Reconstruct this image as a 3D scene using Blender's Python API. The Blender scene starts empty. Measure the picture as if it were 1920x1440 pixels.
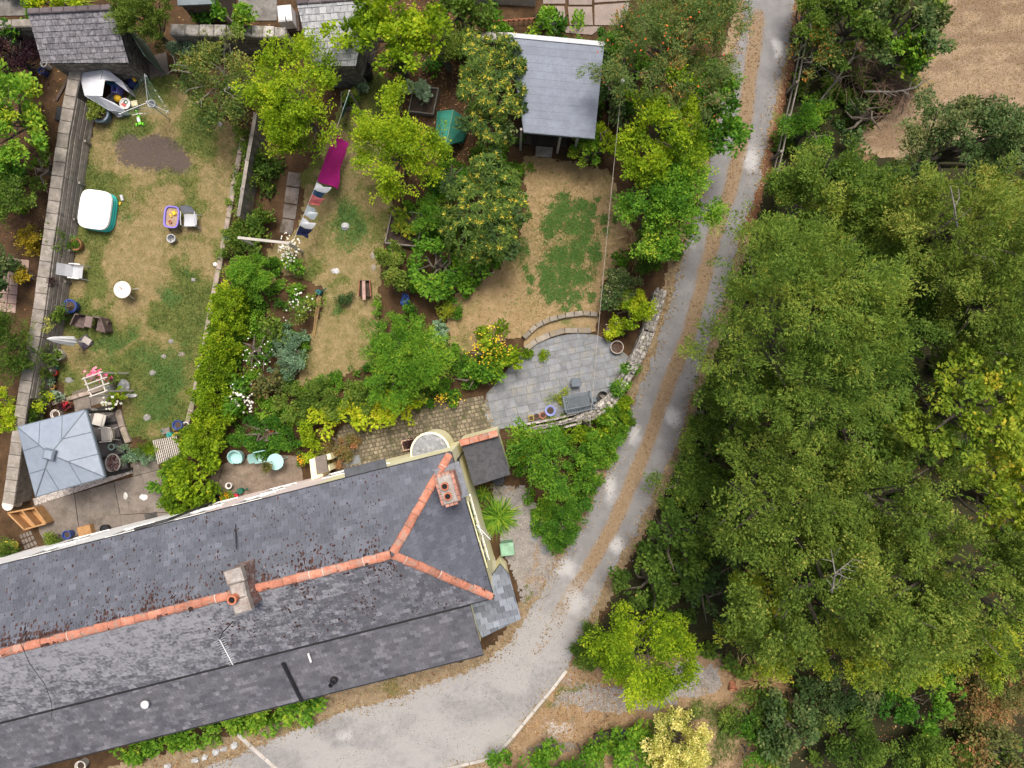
import bpy, math, random
import numpy as np
from mathutils import Vector, Matrix

R = math.radians
sc = bpy.context.scene
col = sc.collection
CAM_H, FPX = 28.5, 1282.5          # drone height over the ground, focal length in photo pixels

# ---------------------------------------------------------------- camera, sky, sun, exposure
cam_d = bpy.data.cameras.new('camera')
cam = bpy.data.objects.new('camera', cam_d)
col.objects.link(cam)
cam.location = (0, 0, CAM_H)
cam.rotation_euler = (0, 0, 0)
cam_d.sensor_width = 36.0
cam_d.lens = 36.0 * FPX / 1920.0
cam_d.clip_end = 500
sc.camera = cam

SUN_EL, SUN_AZ = 69.0, 10.0       # azimuth clockwise from +Y
world = bpy.data.worlds.new('World')
sc.world = world
world.use_nodes = True
wn = world.node_tree.nodes
wl = world.node_tree.links
bg = wn['Background']
sky = wn.new('ShaderNodeTexSky')
sky.sky_type = 'NISHITA'
sky.sun_disc = False
sky.sun_elevation = R(SUN_EL)
sky.sun_rotation = R(SUN_AZ)
sky.air_density = 0.6
sky.dust_density = 6.0
sky.ozone_density = 0.6
wl.new(sky.outputs[0], bg.inputs[0])
bg.inputs[1].default_value = 0.094
sun_d = bpy.data.lights.new('sun', 'SUN')
sun_d.energy = 1.5
sun_d.angle = R(20)
sun_d.color = (1.0, 0.95, 0.87)
sun = bpy.data.objects.new('sun', sun_d)
col.objects.link(sun)
sd = Vector((math.sin(R(SUN_AZ)) * math.cos(R(SUN_EL)), math.cos(R(SUN_AZ)) * math.cos(R(SUN_EL)), math.sin(R(SUN_EL))))
sun.rotation_euler = sd.to_track_quat('Z', 'Y').to_euler()
sun.location = sd * 60
sc.view_settings.view_transform = 'Standard'
sc.view_settings.look = 'None'
sc.view_settings.exposure = 1.08
sc.view_settings.gamma = 1.0
sc.view_settings.use_curve_mapping = False

# ---------------------------------------------------------------- helpers
def P(px, py, z=0.0):
    s = (CAM_H - z) / FPX
    return Vector(((px - 960.0) * s, (720.0 - py) * s, z))

def G(pts, z=0.0):
    return [P(a, b, z) for a, b in pts]

def hsh(ix, iy, seed):
    n = (ix.astype(np.int64) * 374761393 + iy.astype(np.int64) * 668265263 + seed * 982451653) & 0x7fffffff
    n = ((n ^ (n >> 13)) * 1274126177) & 0x7fffffff
    return ((n ^ (n >> 16)) & 0xffff) / 65535.0

def vnoise(x, y, seed=0):
    x = np.asarray(x, float); y = np.asarray(y, float)
    ix = np.floor(x); iy = np.floor(y)
    fx = x - ix; fy = y - iy
    fx = fx * fx * (3 - 2 * fx); fy = fy * fy * (3 - 2 * fy)
    a = hsh(ix, iy, seed); b = hsh(ix + 1, iy, seed); c = hsh(ix, iy + 1, seed); d = hsh(ix + 1, iy + 1, seed)
    return (a * (1 - fx) + b * fx) * (1 - fy) + (c * (1 - fx) + d * fx) * fy

def fbm(x, y, seed=0, o=4):
    x = np.asarray(x, float); y = np.asarray(y, float)
    s = 0; a = 0.5; t = 0
    for k in range(o):
        s = s + a * vnoise(x * 2 ** k, y * 2 ** k, seed + k * 17); t += a; a *= 0.55
    return s / t

def smooth(e0, e1, v):
    t = np.clip((v - e0) / (e1 - e0), 0, 1)
    return t * t * (3 - 2 * t)

def inpoly(x, y, poly):
    ins = np.zeros(x.shape, bool)
    n = len(poly)
    for i in range(n):
        x0, y0 = poly[i][0], poly[i][1]; x1, y1 = poly[(i + 1) % n][0], poly[(i + 1) % n][1]
        if y0 == y1: continue
        c = ((y0 > y) != (y1 > y)) & (x < (x1 - x0) * (y - y0) / (y1 - y0) + x0)
        ins ^= c
    return ins

def dline(x, y, pts):
    d = np.full(x.shape, 1e9)
    for (a, b) in zip(pts[:-1], pts[1:]):
        ax, ay = a[0], a[1]; vx, vy = b[0] - ax, b[1] - ay
        t = np.clip(((x - ax) * vx + (y - ay) * vy) / (vx * vx + vy * vy + 1e-12), 0, 1)
        d = np.minimum(d, np.hypot(x - ax - t * vx, y - ay - t * vy))
    return d

def resample(pts, step):
    out = []; pts = [Vector(p) for p in pts]
    for a, b in zip(pts[:-1], pts[1:]):
        n = max(1, int(round((b - a).length / step)))
        for i in range(n): out.append(a.lerp(b, i / n))
    out.append(pts[-1])
    return out

def npmesh(name, V, quads=None, tris=None, tint=None, smooth_=False):
    V = np.asarray(V, np.float32)
    me = bpy.data.meshes.new(name)
    F = []
    nq = 0 if quads is None else len(quads); nt = 0 if tris is None else len(tris)
    me.vertices.add(len(V)); me.vertices.foreach_set('co', V.ravel())
    idx = np.concatenate([a.ravel() for a in ((quads if nq else np.zeros(0, int)), (tris if nt else np.zeros(0, int)))]).astype(np.int32)
    me.loops.add(len(idx)); me.loops.foreach_set('vertex_index', idx)
    tot = np.concatenate([np.full(nq, 4, np.int32), np.full(nt, 3, np.int32)])
    st = np.concatenate([[0], np.cumsum(tot)[:-1]]).astype(np.int32) if len(tot) else np.zeros(0, np.int32)
    me.polygons.add(len(tot)); me.polygons.foreach_set('loop_start', st)
    if smooth_: me.polygons.foreach_set('use_smooth', np.ones(len(tot), bool))
    me.update(calc_edges=True)
    if tint is not None:
        a = me.attributes.new('tint', 'FLOAT', 'FACE'); a.data.foreach_set('value', np.asarray(tint, np.float32))
    return me

def link(name, me, m=None, parent=None):
    o = bpy.data.objects.new(name, me); col.objects.link(o)
    if m is not None:
        for k in (m if isinstance(m, (list, tuple)) else [m]): me.materials.append(k)
    if parent is not None: o.parent = parent
    return o

USED = set()
def tag(o, label=None, cat=None, group=None, kind=None):
    if label: o['label'] = label
    if cat: o['category'] = cat
    if group: o['group'] = group
    if kind: o['kind'] = kind
    return o

def thing(name, label, cat, loc=(0, 0, 0), rz=0.0, group=None):
    o = bpy.data.objects.new(name, None); col.objects.link(o)
    o.empty_display_size = 0.2
    o.location = loc; o.rotation_euler = (0, 0, rz)
    return tag(o, label, cat, group)

def copy_tree(o, parent=None):
    c = o.copy(); col.objects.link(c)
    if parent is not None: c.parent = parent
    for ch in list(o.children): copy_tree(ch, c)
    return c

class MB:
    """collects shapes in thing-local space (org is subtracted when built)"""
    def __init__(s): s.v = []; s.f = []; s.t = []; s.mi = []; s.cur = 0; s.tv = 0.0
    def add(s, verts, faces, tint=None):
        b = len(s.v); s.v += [tuple(p) for p in verts]
        for f in faces:
            s.f.append([b + i for i in f]); s.t.append(s.tv if tint is None else tint); s.mi.append(s.cur)
        return s
    def box(s, c, size, rz=0.0, rx=0.0, ry=0.0, tint=None):
        M = Matrix.Translation(Vector(c)) @ Matrix.Rotation(rz, 4, 'Z') @ Matrix.Rotation(ry, 4, 'Y') @ Matrix.Rotation(rx, 4, 'X')
        x, y, z = size[0] / 2, size[1] / 2, size[2] / 2
        vs = [M @ Vector(p) for p in ((-x, -y, -z), (x, -y, -z), (x, y, -z), (-x, y, -z), (-x, -y, z), (x, -y, z), (x, y, z), (-x, y, z))]
        return s.add(vs, [(3, 2, 1, 0), (4, 5, 6, 7), (0, 1, 5, 4), (1, 2, 6, 5), (2, 3, 7, 6), (3, 0, 4, 7)], tint)
    def bbox(s, c, size, b=0.02, rz=0.0, rx=0.0, ry=0.0, tint=None):
        """box with chamfered top edge"""
        M = Matrix.Translation(Vector(c)) @ Matrix.Rotation(rz, 4, 'Z') @ Matrix.Rotation(ry, 4, 'Y') @ Matrix.Rotation(rx, 4, 'X')
        x, y, z = size[0] / 2, size[1] / 2, size[2] / 2
        r0 = [(-x, -y, -z), (x, -y, -z), (x, y, -z), (-x, y, -z)]
        r1 = [(-x, -y, z - b), (x, -y, z - b), (x, y, z - b), (-x, y, z - b)]
        r2 = [(-x + b, -y + b, z), (x - b, -y + b, z), (x - b, y - b, z), (-x + b, y - b, z)]
        vs = [M @ Vector(p) for p in r0 + r1 + r2]
        fs = [(3, 2, 1, 0), (8, 9, 10, 11)]
        for k in (0, 4):
            for i in range(4): fs.append((k + i, k + (i + 1) % 4, k + 4 + (i + 1) % 4, k + 4 + i))
        return s.add(vs, fs, tint)
    def prism(s, bot, top, tint=None):
        n = len(bot)
        vs = list(bot) + list(top)
        fs = [tuple(range(n - 1, -1, -1)), tuple(range(n, 2 * n))] + [(i, (i + 1) % n, n + (i + 1) % n, n + i) for i in range(n)]
        return s.add(vs, fs, tint)
    def poly(s, pts, z0, z1, tint=None):
        pts = [Vector(p) for p in pts]
        a = sum(pts[i].x * pts[(i + 1) % len(pts)].y - pts[(i + 1) % len(pts)].x * pts[i].y for i in range(len(pts)))
        if a < 0: pts = pts[::-1]
        return s.prism([(p.x, p.y, z0) for p in pts], [(p.x, p.y, z1) for p in pts], tint)
    def tube(s, pts, r, n=6, tint=None, cap=True):
        pts = [Vector(p) for p in pts]
        rs = r if isinstance(r, (list, tuple)) else [r] * len(pts)
        vs = []
        up = Vector((0, 0, 1))
        for i, p in enumerate(pts):
            d = (pts[min(i + 1, len(pts) - 1)] - pts[max(i - 1, 0)])
            d = d.normalized() if d.length > 1e-9 else Vector((0, 0, 1))
            a = d.cross(up)
            if a.length < 0.05: a = d.cross(Vector((1, 0, 0)))
            a.normalize(); b = a.cross(d)
            for k in range(n):
                t = 2 * math.pi * k / n
                vs.append(p + (a * math.cos(t) + b * math.sin(t)) * rs[i])
        fs = []
        for i in range(len(pts) - 1):
            for k in range(n):
                fs.append((i * n + k, (i + 1) * n + k, (i + 1) * n + (k + 1) % n, i * n + (k + 1) % n))
        if cap:
            fs.append(tuple(range(n))); fs.append(tuple(range(len(pts) * n - 1, (len(pts) - 1) * n - 1, -1)))
        return s.add(vs, fs, tint)
    def lathe(s, c, prof, n=16, tint=None, M=None):
        """prof: list of (radius, z); closed at the ends when r == 0"""
        c = Vector(c); vs = []
        for (r, z) in prof:
            for k in range(n):
                t = 2 * math.pi * k / n
                q = Vector((r * math.cos(t), r * math.sin(t), z))
                if M is not None: q = M @ q
                vs.append(c + q)
        fs = []
        for i in range(len(prof) - 1):
            for k in range(n):
                fs.append((i * n + k, i * n + (k + 1) % n, (i + 1) * n + (k + 1) % n, (i + 1) * n + k))
        if prof[0][0] > 0: fs.append(tuple(range(n - 1, -1, -1)))
        if prof[-1][0] > 0: fs.append(tuple(range((len(prof) - 1) * n, len(prof) * n)))
        return s.add(vs, fs, tint)
    def blob(s, c, size, rng, n=8, m=5, rough=0.15, tint=None):
        c = Vector(c); prof = []
        vs = []
        for i in range(m + 1):
            th = math.pi * i / m
            for k in range(n):
                ph = 2 * math.pi * k / n + (i % 2) * 0.3
                f = 1 + rng.uniform(-rough, rough)
                vs.append(c + Vector((size[0] * math.sin(th) * math.cos(ph) * f, size[1] * math.sin(th) * math.sin(ph) * f, size[2] * math.cos(th) * f)))
        fs = []
        for i in range(m):
            for k in range(n):
                fs.append((i * n + k, (i + 1) * n + k, (i + 1) * n + (k + 1) % n, i * n + (k + 1) % n))
        return s.add(vs, fs, tint)
    def grid(s, fn, nu, nv, tint=None, close_u=False):
        vs = [fn(i / nu, j / nv) for j in range(nv + 1) for i in range(nu + 1)]
        fs = [(j * (nu + 1) + i, j * (nu + 1) + i + 1, (j + 1) * (nu + 1) + i + 1, (j + 1) * (nu + 1) + i) for j in range(nv) for i in range(nu)]
        return s.add(vs, fs, tint)
    def mesh(s, name, org=(0, 0, 0), smooth_=False):
        me = bpy.data.meshes.new(name)
        ox, oy, oz = org
        me.from_pydata([(x - ox, y - oy, z - oz) for x, y, z in s.v], [], s.f)
        a = me.attributes.new('tint', 'FLOAT', 'FACE'); a.data.foreach_set('value', np.array(s.t, np.float32))
        if any(s.mi): me.polygons.foreach_set('material_index', np.array(s.mi, np.int32))
        if smooth_: me.polygons.foreach_set('use_smooth', np.ones(len(s.f), bool))
        me.update()
        return me
    def build(s, name, m, parent=None, org=None, smooth_=False):
        if org is None:
            p = parent; org = Vector((0, 0, 0))
            while p is not None: org = org + p.location; p = p.parent
        return link(name, s.mesh(name, org, smooth_), m, parent)

# ---------------------------------------------------------------- materials
MATS = {}
def nt_new(name):
    m = bpy.data.materials.new(name); m.use_nodes = True
    nt = m.node_tree
    return m, nt, nt.nodes, nt.links, nt.nodes['Principled BSDF']

def nd(N, kind, **kw):
    n = N.new(kind)
    for k, v in kw.items(): setattr(n, k, v)
    return n

def noise_node(N, L, pos, scale, detail=4, rough=0.6):
    n = N.new('ShaderNodeTexNoise'); n.inputs['Scale'].default_value = scale
    n.inputs['Detail'].default_value = detail; n.inputs['Roughness'].default_value = rough
    L.new(pos, n.inputs['Vector']); return n.outputs['Fac']

def ramp(N, L, fac, stops):
    r = N.new('ShaderNodeValToRGB')
    el = r.color_ramp.elements
    while len(el) < len(stops): el.new(0.5)
    for e, (p, c) in zip(el, stops):
        e.position = p; e.color = (c[0], c[1], c[2], 1)
    L.new(fac, r.inputs[0]); return r.outputs[0]

def mixc(N, L, fac, a, b, mode='MIX'):
    n = N.new('ShaderNodeMix'); n.data_type = 'RGBA'; n.blend_type = mode
    for sock, val in ((n.inputs[0], fac), (n.inputs[6], a), (n.inputs[7], b)):
        if hasattr(val, 'is_linked') or hasattr(val, 'links'): L.new(val, sock)
        elif isinstance(val, (int, float)): sock.default_value = val
        else: sock.default_value = (val[0], val[1], val[2], 1)
    return n.outputs[2]

def mth(N, L, op, a, b=None):
    n = N.new('ShaderNodeMath'); n.operation = op
    for sock, val in zip(n.inputs, (a, b)):
        if val is None: continue
        if isinstance(val, (int, float)): sock.default_value = val
        else: L.new(val, sock)
    return n.outputs[0]

def geo_pos(N): return N.new('ShaderNodeNewGeometry').outputs['Position']

def bump(N, L, b, h, strength=0.3, dist=0.02):
    n = N.new('ShaderNodeBump'); n.inputs['Strength'].default_value = strength; n.inputs['Distance'].default_value = dist
    L.new(h, n.inputs['Height']); L.new(n.outputs[0], b.inputs['Normal'])

def tint_out(N, L):
    a = N.new('ShaderNodeAttribute'); a.attribute_name = 'tint'
    oi = N.new('ShaderNodeObjectInfo')
    s = mth(N, L, 'ADD', a.outputs['Fac'], oi.outputs['Random'])
    return mth(N, L, 'FRACT', s)

def mat(name, c, rough=0.8, var=0.25, scale=3.0, c2=None, fine=30.0, metal=0.0, bmp=0.2, piece=0.0, spec=0.3, wear=None):
    """plain surface: colour with blotchy and fine variation, optional per-piece variation and a second (stain) colour"""
    if name in MATS: return MATS[name]
    m, nt, N, L, B = nt_new(name)
    pos = geo_pos(N)
    n1 = noise_node(N, L, pos, scale); n2 = noise_node(N, L, pos, fine, 3)
    lo = [x * (1 - var) for x in c]; hi = [min(1, x * (1 + var)) for x in c]
    cc = ramp(N, L, n1, [(0.3, lo), (0.7, hi)])
    if c2 is not None:
        k = noise_node(N, L, pos, scale * 0.7 + 0.37, 6, 0.7)
        f = ramp(N, L, k, [(0.5, (0, 0, 0)), (0.62, (1, 1, 1))])
        cc = mixc(N, L, f, cc, c2)
    fr = ramp(N, L, n2, [(0.3, (1 - var * 0.7,) * 3), (0.7, (1 + var * 0.5,) * 3)])
    cc = mixc(N, L, 1.0, cc, fr, 'MULTIPLY')
    if piece > 0:
        t = tint_out(N, L)
        pr = ramp(N, L, t, [(0.0, (1 - piece,) * 3), (1.0, (1 + piece,) * 3)])
        cc = mixc(N, L, 1.0, cc, pr, 'MULTIPLY')
    L.new(cc, B.inputs['Base Color'])
    B.inputs['Roughness'].default_value = rough; B.inputs['Metallic'].default_value = metal
    B.inputs['Specular IOR Level'].default_value = spec
    if bmp > 0: bump(N, L, B, n2, bmp, 0.01)
    MATS[name] = m; return m

def leafmat(name, stops, trans=0.35, rough=0.55, gain=1.0):
    if name in MATS: return MATS[name]
    stops = [(p, tuple(min(.9, v * gain) for v in c)) for p, c in stops]
    m, nt, N, L, B = nt_new(name)
    a = N.new('ShaderNodeAttribute'); a.attribute_name = 'tint'
    c = ramp(N, L, a.outputs['Fac'], stops)
    L.new(c, B.inputs['Base Color']); B.inputs['Roughness'].default_value = rough
    B.inputs['Specular IOR Level'].default_value = 0.07
    tr = N.new('ShaderNodeBsdfTranslucent')
    tc = mixc(N, L, 1.0, c, (1.45, 1.4, 0.45), 'MULTIPLY')
    L.new(tc, tr.inputs['Color'])
    mx = N.new('ShaderNodeMixShader'); mx.inputs[0].default_value = trans
    L.new(B.outputs[0], mx.inputs[1]); L.new(tr.outputs[0], mx.inputs[2])
    L.new(mx.outputs[0], N['Material Output'].inputs['Surface'])
    MATS[name] = m; return m

# ---------------------------------------------------------------- ground sheets
def sheet(name, poly, z, cell, m, masks=(), rough=0.12, rscale=2.0, jit=0.0, seed=1, px=True, zf=None):
    """a natural ground cover: grid cells inside a ragged-edged outline, mask weights in the colour attribute 'mask'"""
    pts = G(poly) if px else [Vector((a, b, 0)) for a, b in poly]
    xs = [p.x for p in pts]; ys = [p.y for p in pts]
    x0, x1, y0, y1 = min(xs) - .3, max(xs) + .3, min(ys) - .3, max(ys) + .3
    nx = int((x1 - x0) / cell) + 1; ny = int((y1 - y0) / cell) + 1
    cx = x0 + (np.arange(nx) + .5) * cell; cy = y0 + (np.arange(ny) + .5) * cell
    X, Y = np.meshgrid(cx, cy)
    wx = (fbm(X * rscale, Y * rscale, seed) - .5) * 2 * rough + (vnoise(X * 9, Y * 9, seed + 5) - .5) * rough * .8
    wy = (fbm(X * rscale, Y * rscale, seed + 9) - .5) * 2 * rough + (vnoise(X * 9, Y * 9, seed + 7) - .5) * rough * .8
    keep = inpoly(X + wx, Y + wy, pts)
    VX, VY = np.meshgrid(x0 + np.arange(nx + 1) * cell, y0 + np.arange(ny + 1) * cell)
    idx = np.arange((nx + 1) * (ny + 1)).reshape(ny + 1, nx + 1)
    q = np.stack([idx[:-1, :-1], idx[:-1, 1:], idx[1:, 1:], idx[1:, :-1]], -1)[keep]
    used, inv = np.unique(q, return_inverse=True)
    vx = VX.ravel()[used]; vy = VY.ravel()[used]
    rng = np.random.default_rng(seed)
    vx2 = vx + rng.uniform(-.35, .35, len(vx)) * cell; vy2 = vy + rng.uniform(-.35, .35, len(vx)) * cell
    vz = np.full(len(vx), z) + rng.uniform(-jit, jit, len(vx))
    if zf is not None: vz = vz + zf(vx, vy)
    me = npmesh(name, np.stack([vx2, vy2, vz], -1), inv.reshape(q.shape), smooth_=True)
    mk = np.zeros((len(vx), 4), np.float32); mk[:, 3] = 1
    for i, f in enumerate(masks): mk[:, i] = f(vx, vy)
    a = me.attributes.new('mask', 'FLOAT_COLOR', 'POINT'); a.data.foreach_set('color', mk.ravel())
    o = link(name, me, m); o['kind'] = 'structure'
    return o, pts

def maskmat(name, base, r=None, g=None, b=None, var=0.3, scale=6.0, fine=45.0, rough=0.95, breakup=0.5, bmp=0.5, edge=(.3, .7)):
    """ground material: base colour pair plus up to three cover colours mixed in by the mask attribute, broken up by noise"""
    m, nt, N, L, B = nt_new(name)
    pos = geo_pos(N)
    n1 = noise_node(N, L, pos, scale, 6, 0.65); n2 = noise_node(N, L, pos, fine, 4, 0.7); n3 = noise_node(N, L, pos, scale * 3.1, 5, 0.7)
    cc = ramp(N, L, n1, [(0.32, base[0]), (0.68, base[1])])
    at = N.new('ShaderNodeAttribute'); at.attribute_name = 'mask'
    sp = N.new('ShaderNodeSeparateColor'); L.new(at.outputs['Color'], sp.inputs[0])
    for k, cv in enumerate((r, g, b)):
        if cv is None: continue
        j = mth(N, L, 'SUBTRACT', n3, 0.5); j = mth(N, L, 'MULTIPLY', j, breakup * 2.4)
        s = mth(N, L, 'ADD', sp.outputs[k], j)
        f = N.new('ShaderNodeMapRange'); f.inputs['From Min'].default_value = edge[0]; f.inputs['From Max'].default_value = edge[1]
        f.interpolation_type = 'SMOOTHSTEP'; L.new(s, f.inputs[0])
        fac_ = mth(N, L, 'MULTIPLY', f.outputs[0], mth(N, L, 'GREATER_THAN', sp.outputs[k], 0.02))
        c2 = ramp(N, L, n2, [(0.3, cv[0]), (0.7, cv[1])])
        cc = mixc(N, L, fac_, cc, c2)
    fr = ramp(N, L, n2, [(0.28, (1 - var,) * 3), (0.72, (1 + var,) * 3)])
    cc = mixc(N, L, 1.0, cc, fr, 'MULTIPLY')
    L.new(cc, B.inputs['Base Color']); B.inputs['Roughness'].default_value = rough
    B.inputs['Specular IOR Level'].default_value = 0.15
    bump(N, L, B, n2, bmp, 0.03)
    MATS[name] = m; return m
# ================================================================ THE SETTING: ground, lawns, road, paths
def spots(lst, gain=1.0, warp=1.0):
    L_ = [(P(a, b), c / 45.0, d / 45.0, w) for a, b, c, d, w in lst]
    def f(x, y):
        v = np.zeros(x.shape)
        wx_ = (fbm(x * .9 + 3.1, y * .9, 71, 3) - .5) * 1.7 + (vnoise(x * 3.1, y * 3.1, 73) - .5) * .4; wy_ = (fbm(x * .9, y * .9 + 5.7, 72, 3) - .5) * 1.7 + (vnoise(x * 3.1, y * 3.1, 74) - .5) * .4
        k_ = warp
        x, y = x + wx_ * k_, y + wy_ * k_
        for p, rx, ry, w in L_:
            v = np.maximum(v, w * np.exp(-(((x - p.x) / rx) ** 2 + ((y - p.y) / ry) ** 2) * 0.9))
        return np.clip(v * gain, 0, 1)
    return f

STRAW = [(0.145, 0.128, 0.05), (0.285, 0.215, 0.112)]
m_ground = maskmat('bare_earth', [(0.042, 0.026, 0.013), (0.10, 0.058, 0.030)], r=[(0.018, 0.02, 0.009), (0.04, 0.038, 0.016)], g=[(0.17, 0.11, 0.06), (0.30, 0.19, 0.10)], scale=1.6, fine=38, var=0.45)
NEAR = [(-200, -160), (2120, -160), (2120, 1600), (-200, 1600)]
RIGHT_EDGE = G([(1500, -100), (1480, 130), (1440, 300), (1390, 430), (1320, 640), (1310, 740), (1240, 930), (1160, 1100), (1090, 1230), (1380, 1260), (1400, 1500)])
far = link('terrain', npmesh('terrain', [(-220, -220, -.05), (220, -220, -.05), (220, 220, -.05), (-220, 220, -.05)], np.array([[0, 1, 2, 3]])), mat('far_grass', (0.10, 0.10, 0.04), var=0.5, scale=.3, fine=3))
far['kind'] = 'structure'
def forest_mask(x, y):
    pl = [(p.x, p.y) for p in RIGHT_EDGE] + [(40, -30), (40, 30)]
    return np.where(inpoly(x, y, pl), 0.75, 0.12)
def litter_mask(x, y):
    v = spots([(1440, 380, 20, 20, .3), (1430, 1280, 70, 60, .7), (1600, 100, 60, 60, .5), (1660, 260, 60, 40, .9), (60, 300, 70, 110, .3), (1380, 1390, 30, 60, .6), (1440, 1420, 50, 30, .8), (1860, 1330, 80, 90, .6)])(x, y)
    return v
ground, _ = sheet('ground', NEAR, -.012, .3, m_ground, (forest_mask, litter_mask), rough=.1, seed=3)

# ---- lawns
m_lawn = maskmat('parched_lawn', STRAW, r=[(0.075, 0.10, 0.022), (0.14, 0.155, 0.045)], g=[(0.055, 0.043, 0.036), (0.125, 0.097, 0.08)], b=[(0.045, 0.095, 0.022), (0.085, 0.15, 0.04)], scale=3.2, fine=42, var=0.28, breakup=0.75)
LAWN_L = [(185, 205), (215, 215), (262, 150), (330, 138), (372, 205), (450, 240), (462, 270), (440, 340), (425, 440), (400, 560), (378, 690), (345, 800), (290, 830), (235, 815), (225, 740), (125, 745), (105, 690), (120, 600), (135, 520), (150, 400), (165, 290)]
LAWN_M = [(560, 330), (600, 285), (640, 200), (700, 130), (760, 170), (740, 260), (735, 380), (722, 450), (712, 520), (712, 600), (700, 685), (640, 705), (556, 726), (572, 650), (598, 600), (610, 540), (560, 520), (530, 510), (505, 540), (500, 470), (560, 430), (575, 380)]
LAWN_R = [(980, 292), (1030, 296), (1140, 318), (1165, 380), (1190, 440), (1160, 490), (1125, 540), (1125, 590), (1060, 590), (985, 630), (940, 640), (850, 670), (838, 610), (850, 555), (900, 530), (940, 500), (975, 440), (990, 380), (985, 330)]
gl0 = spots([(300, 700, 70, 70, .95), (330, 560, 32, 34, .85), (350, 585, 26, 36, .8), (310, 770, 60, 40, .95), (215, 640, 45, 40, .8), (195, 700, 60, 40, .65), (240, 420, 26, 18, .62), (355, 490, 25, 25, .6), (350, 510, 30, 30, .55), (180, 300, 26, 60, .62), (225, 250, 60, 30, .5), (300, 175, 60, 40, .45), (370, 270, 40, 30, .5), (145, 580, 25, 40, .65), (390, 570, 14, 60, .62), (430, 320, 20, 40, .42), (180, 440, 30, 30, .5), (380, 700, 20, 60, .6)])
gl = lambda x, y: np.clip(gl0(x, y) + (.75 + .45 * smooth(5, -1, y)) * smooth(.44, .70, fbm(x * .75, y * .75, 81, 4)) + .22 * smooth(4, -1, y), 0, 1)
gb = spots([(285, 285, 66, 40, 1.0), (250, 268, 34, 26, .8), (330, 300, 30, 28, .9)], 1.0, .35)
gd = spots([(315, 700, 46, 60, 1.0), (215, 645, 36, 28, .95), (320, 565, 26, 26, .9), (285, 760, 36, 40, .95), (355, 500, 16, 14, .7), (235, 425, 22, 12, .6)])
lawn_l, LLp = sheet('lawn', LAWN_L, .02, .11, m_lawn, (gl, lambda x, y: smooth(.15, .8, gb(x, y)), gd), seed=11, jit=.006)
gm0 = spots([(655, 420, 60, 60, .9), (620, 470, 40, 30, .5), (645, 565, 26, 26, .6), (600, 440, 30, 80, .5), (700, 170, 60, 60, .75), (590, 560, 40, 40, .5), (690, 620, 30, 60, .35)])
gm = lambda x, y: np.clip(gm0(x, y) + .75 * smooth(.44, .70, fbm(x * .8, y * .8, 82, 4)), 0, 1)
gm2 = spots([(650, 405, 38, 36, 1.0), (672, 440, 26, 34, .9), (640, 430, 30, 30, .8), (645, 568, 16, 18, .8)])
lawn_m, LMp = sheet('lawn', LAWN_M, .02, .11, m_lawn, (gm, spots([(620, 508, 16, 10, .3)]), gm2), seed=12, jit=.006)
CLOVER = [(1055, 395, 22, 20, 1), (1090, 390, 20, 16, 1), (1035, 420, 18, 24, 1), (1075, 425, 22, 20, 1), (1100, 425, 14, 30, 1), (1048, 480, 24, 22, 1), (1080, 480, 22, 22, 1), (1100, 455, 14, 22, .9), (1030, 520, 20, 30, 1), (1062, 520, 22, 22, 1), (1092, 520, 22, 18, 1), (1042, 550, 18, 18, .9), (1075, 560, 20, 14, .8), (1120, 480, 12, 24, .95), (1110, 395, 10, 16, .8), (1135, 410, 14, 12, .7), (1052, 372, 12, 9, .8), (986, 470, 14, 16, .75), (993, 520, 10, 10, .7), (995, 545, 9, 8, .6), (1140, 440, 8, 12, .6), (1120, 370, 10, 8, .5), (1110, 556, 10, 10, .8), (1085, 575, 10, 8, .7), (1055, 578, 8, 7, .7), (980, 505, 12, 8, .4), (1155, 415, 6, 10, .6)]
gc = spots(CLOVER, 1.0, .25)
gr = spots([(1060, 470, 90, 120, .5), (980, 490, 40, 50, .55), (1000, 330, 40, 30, .3), (870, 580, 40, 30, .45), (870, 640, 30, 30, .6), (1000, 560, 50, 40, .4), (1140, 330, 30, 30, .45)])
m_lawn_r = maskmat('dry_lawn', [(0.235, 0.17, 0.085), (0.34, 0.245, 0.135)], r=[(0.13, 0.13, 0.04), (0.20, 0.18, 0.07)], g=STRAW, b=[(0.05, 0.11, 0.028), (0.105, 0.18, 0.05)], scale=3.5, fine=42, var=0.25, breakup=0.7)
lawn_r, LRp = sheet('lawn', LAWN_R, .02, .11, m_lawn_r, (gr, spots([]), lambda x, y: gc(x, y) * .66), seed=13, jit=.006)
FIELD = [(1765, -150), (2120, -150), (2120, 330), (1900, 260), (1760, 260), (1690, 300), (1620, 290), (1610, 250), (1650, 230), (1690, 190), (1740, 90)]
m_field = maskmat('dry_field', [(0.21, 0.15, 0.095), (0.315, 0.23, 0.15)], g=[(0.155, 0.108, 0.068), (0.23, 0.16, 0.105)], r=[(0.20, 0.16, 0.06), (0.27, 0.2, 0.09)], scale=2.6, fine=30, var=0.22)
field, FDp = sheet('field', FIELD, .02, .12, m_field, (spots([(1720, 140, 30, 60, .8), (1750, 60, 20, 60, .5), (1800, 300, 60, 20, .5)]), lambda x, y: .75 * smooth(.42, .66, fbm(x * .5, y * 1.6, 91))), seed=14, jit=.006)

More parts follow.
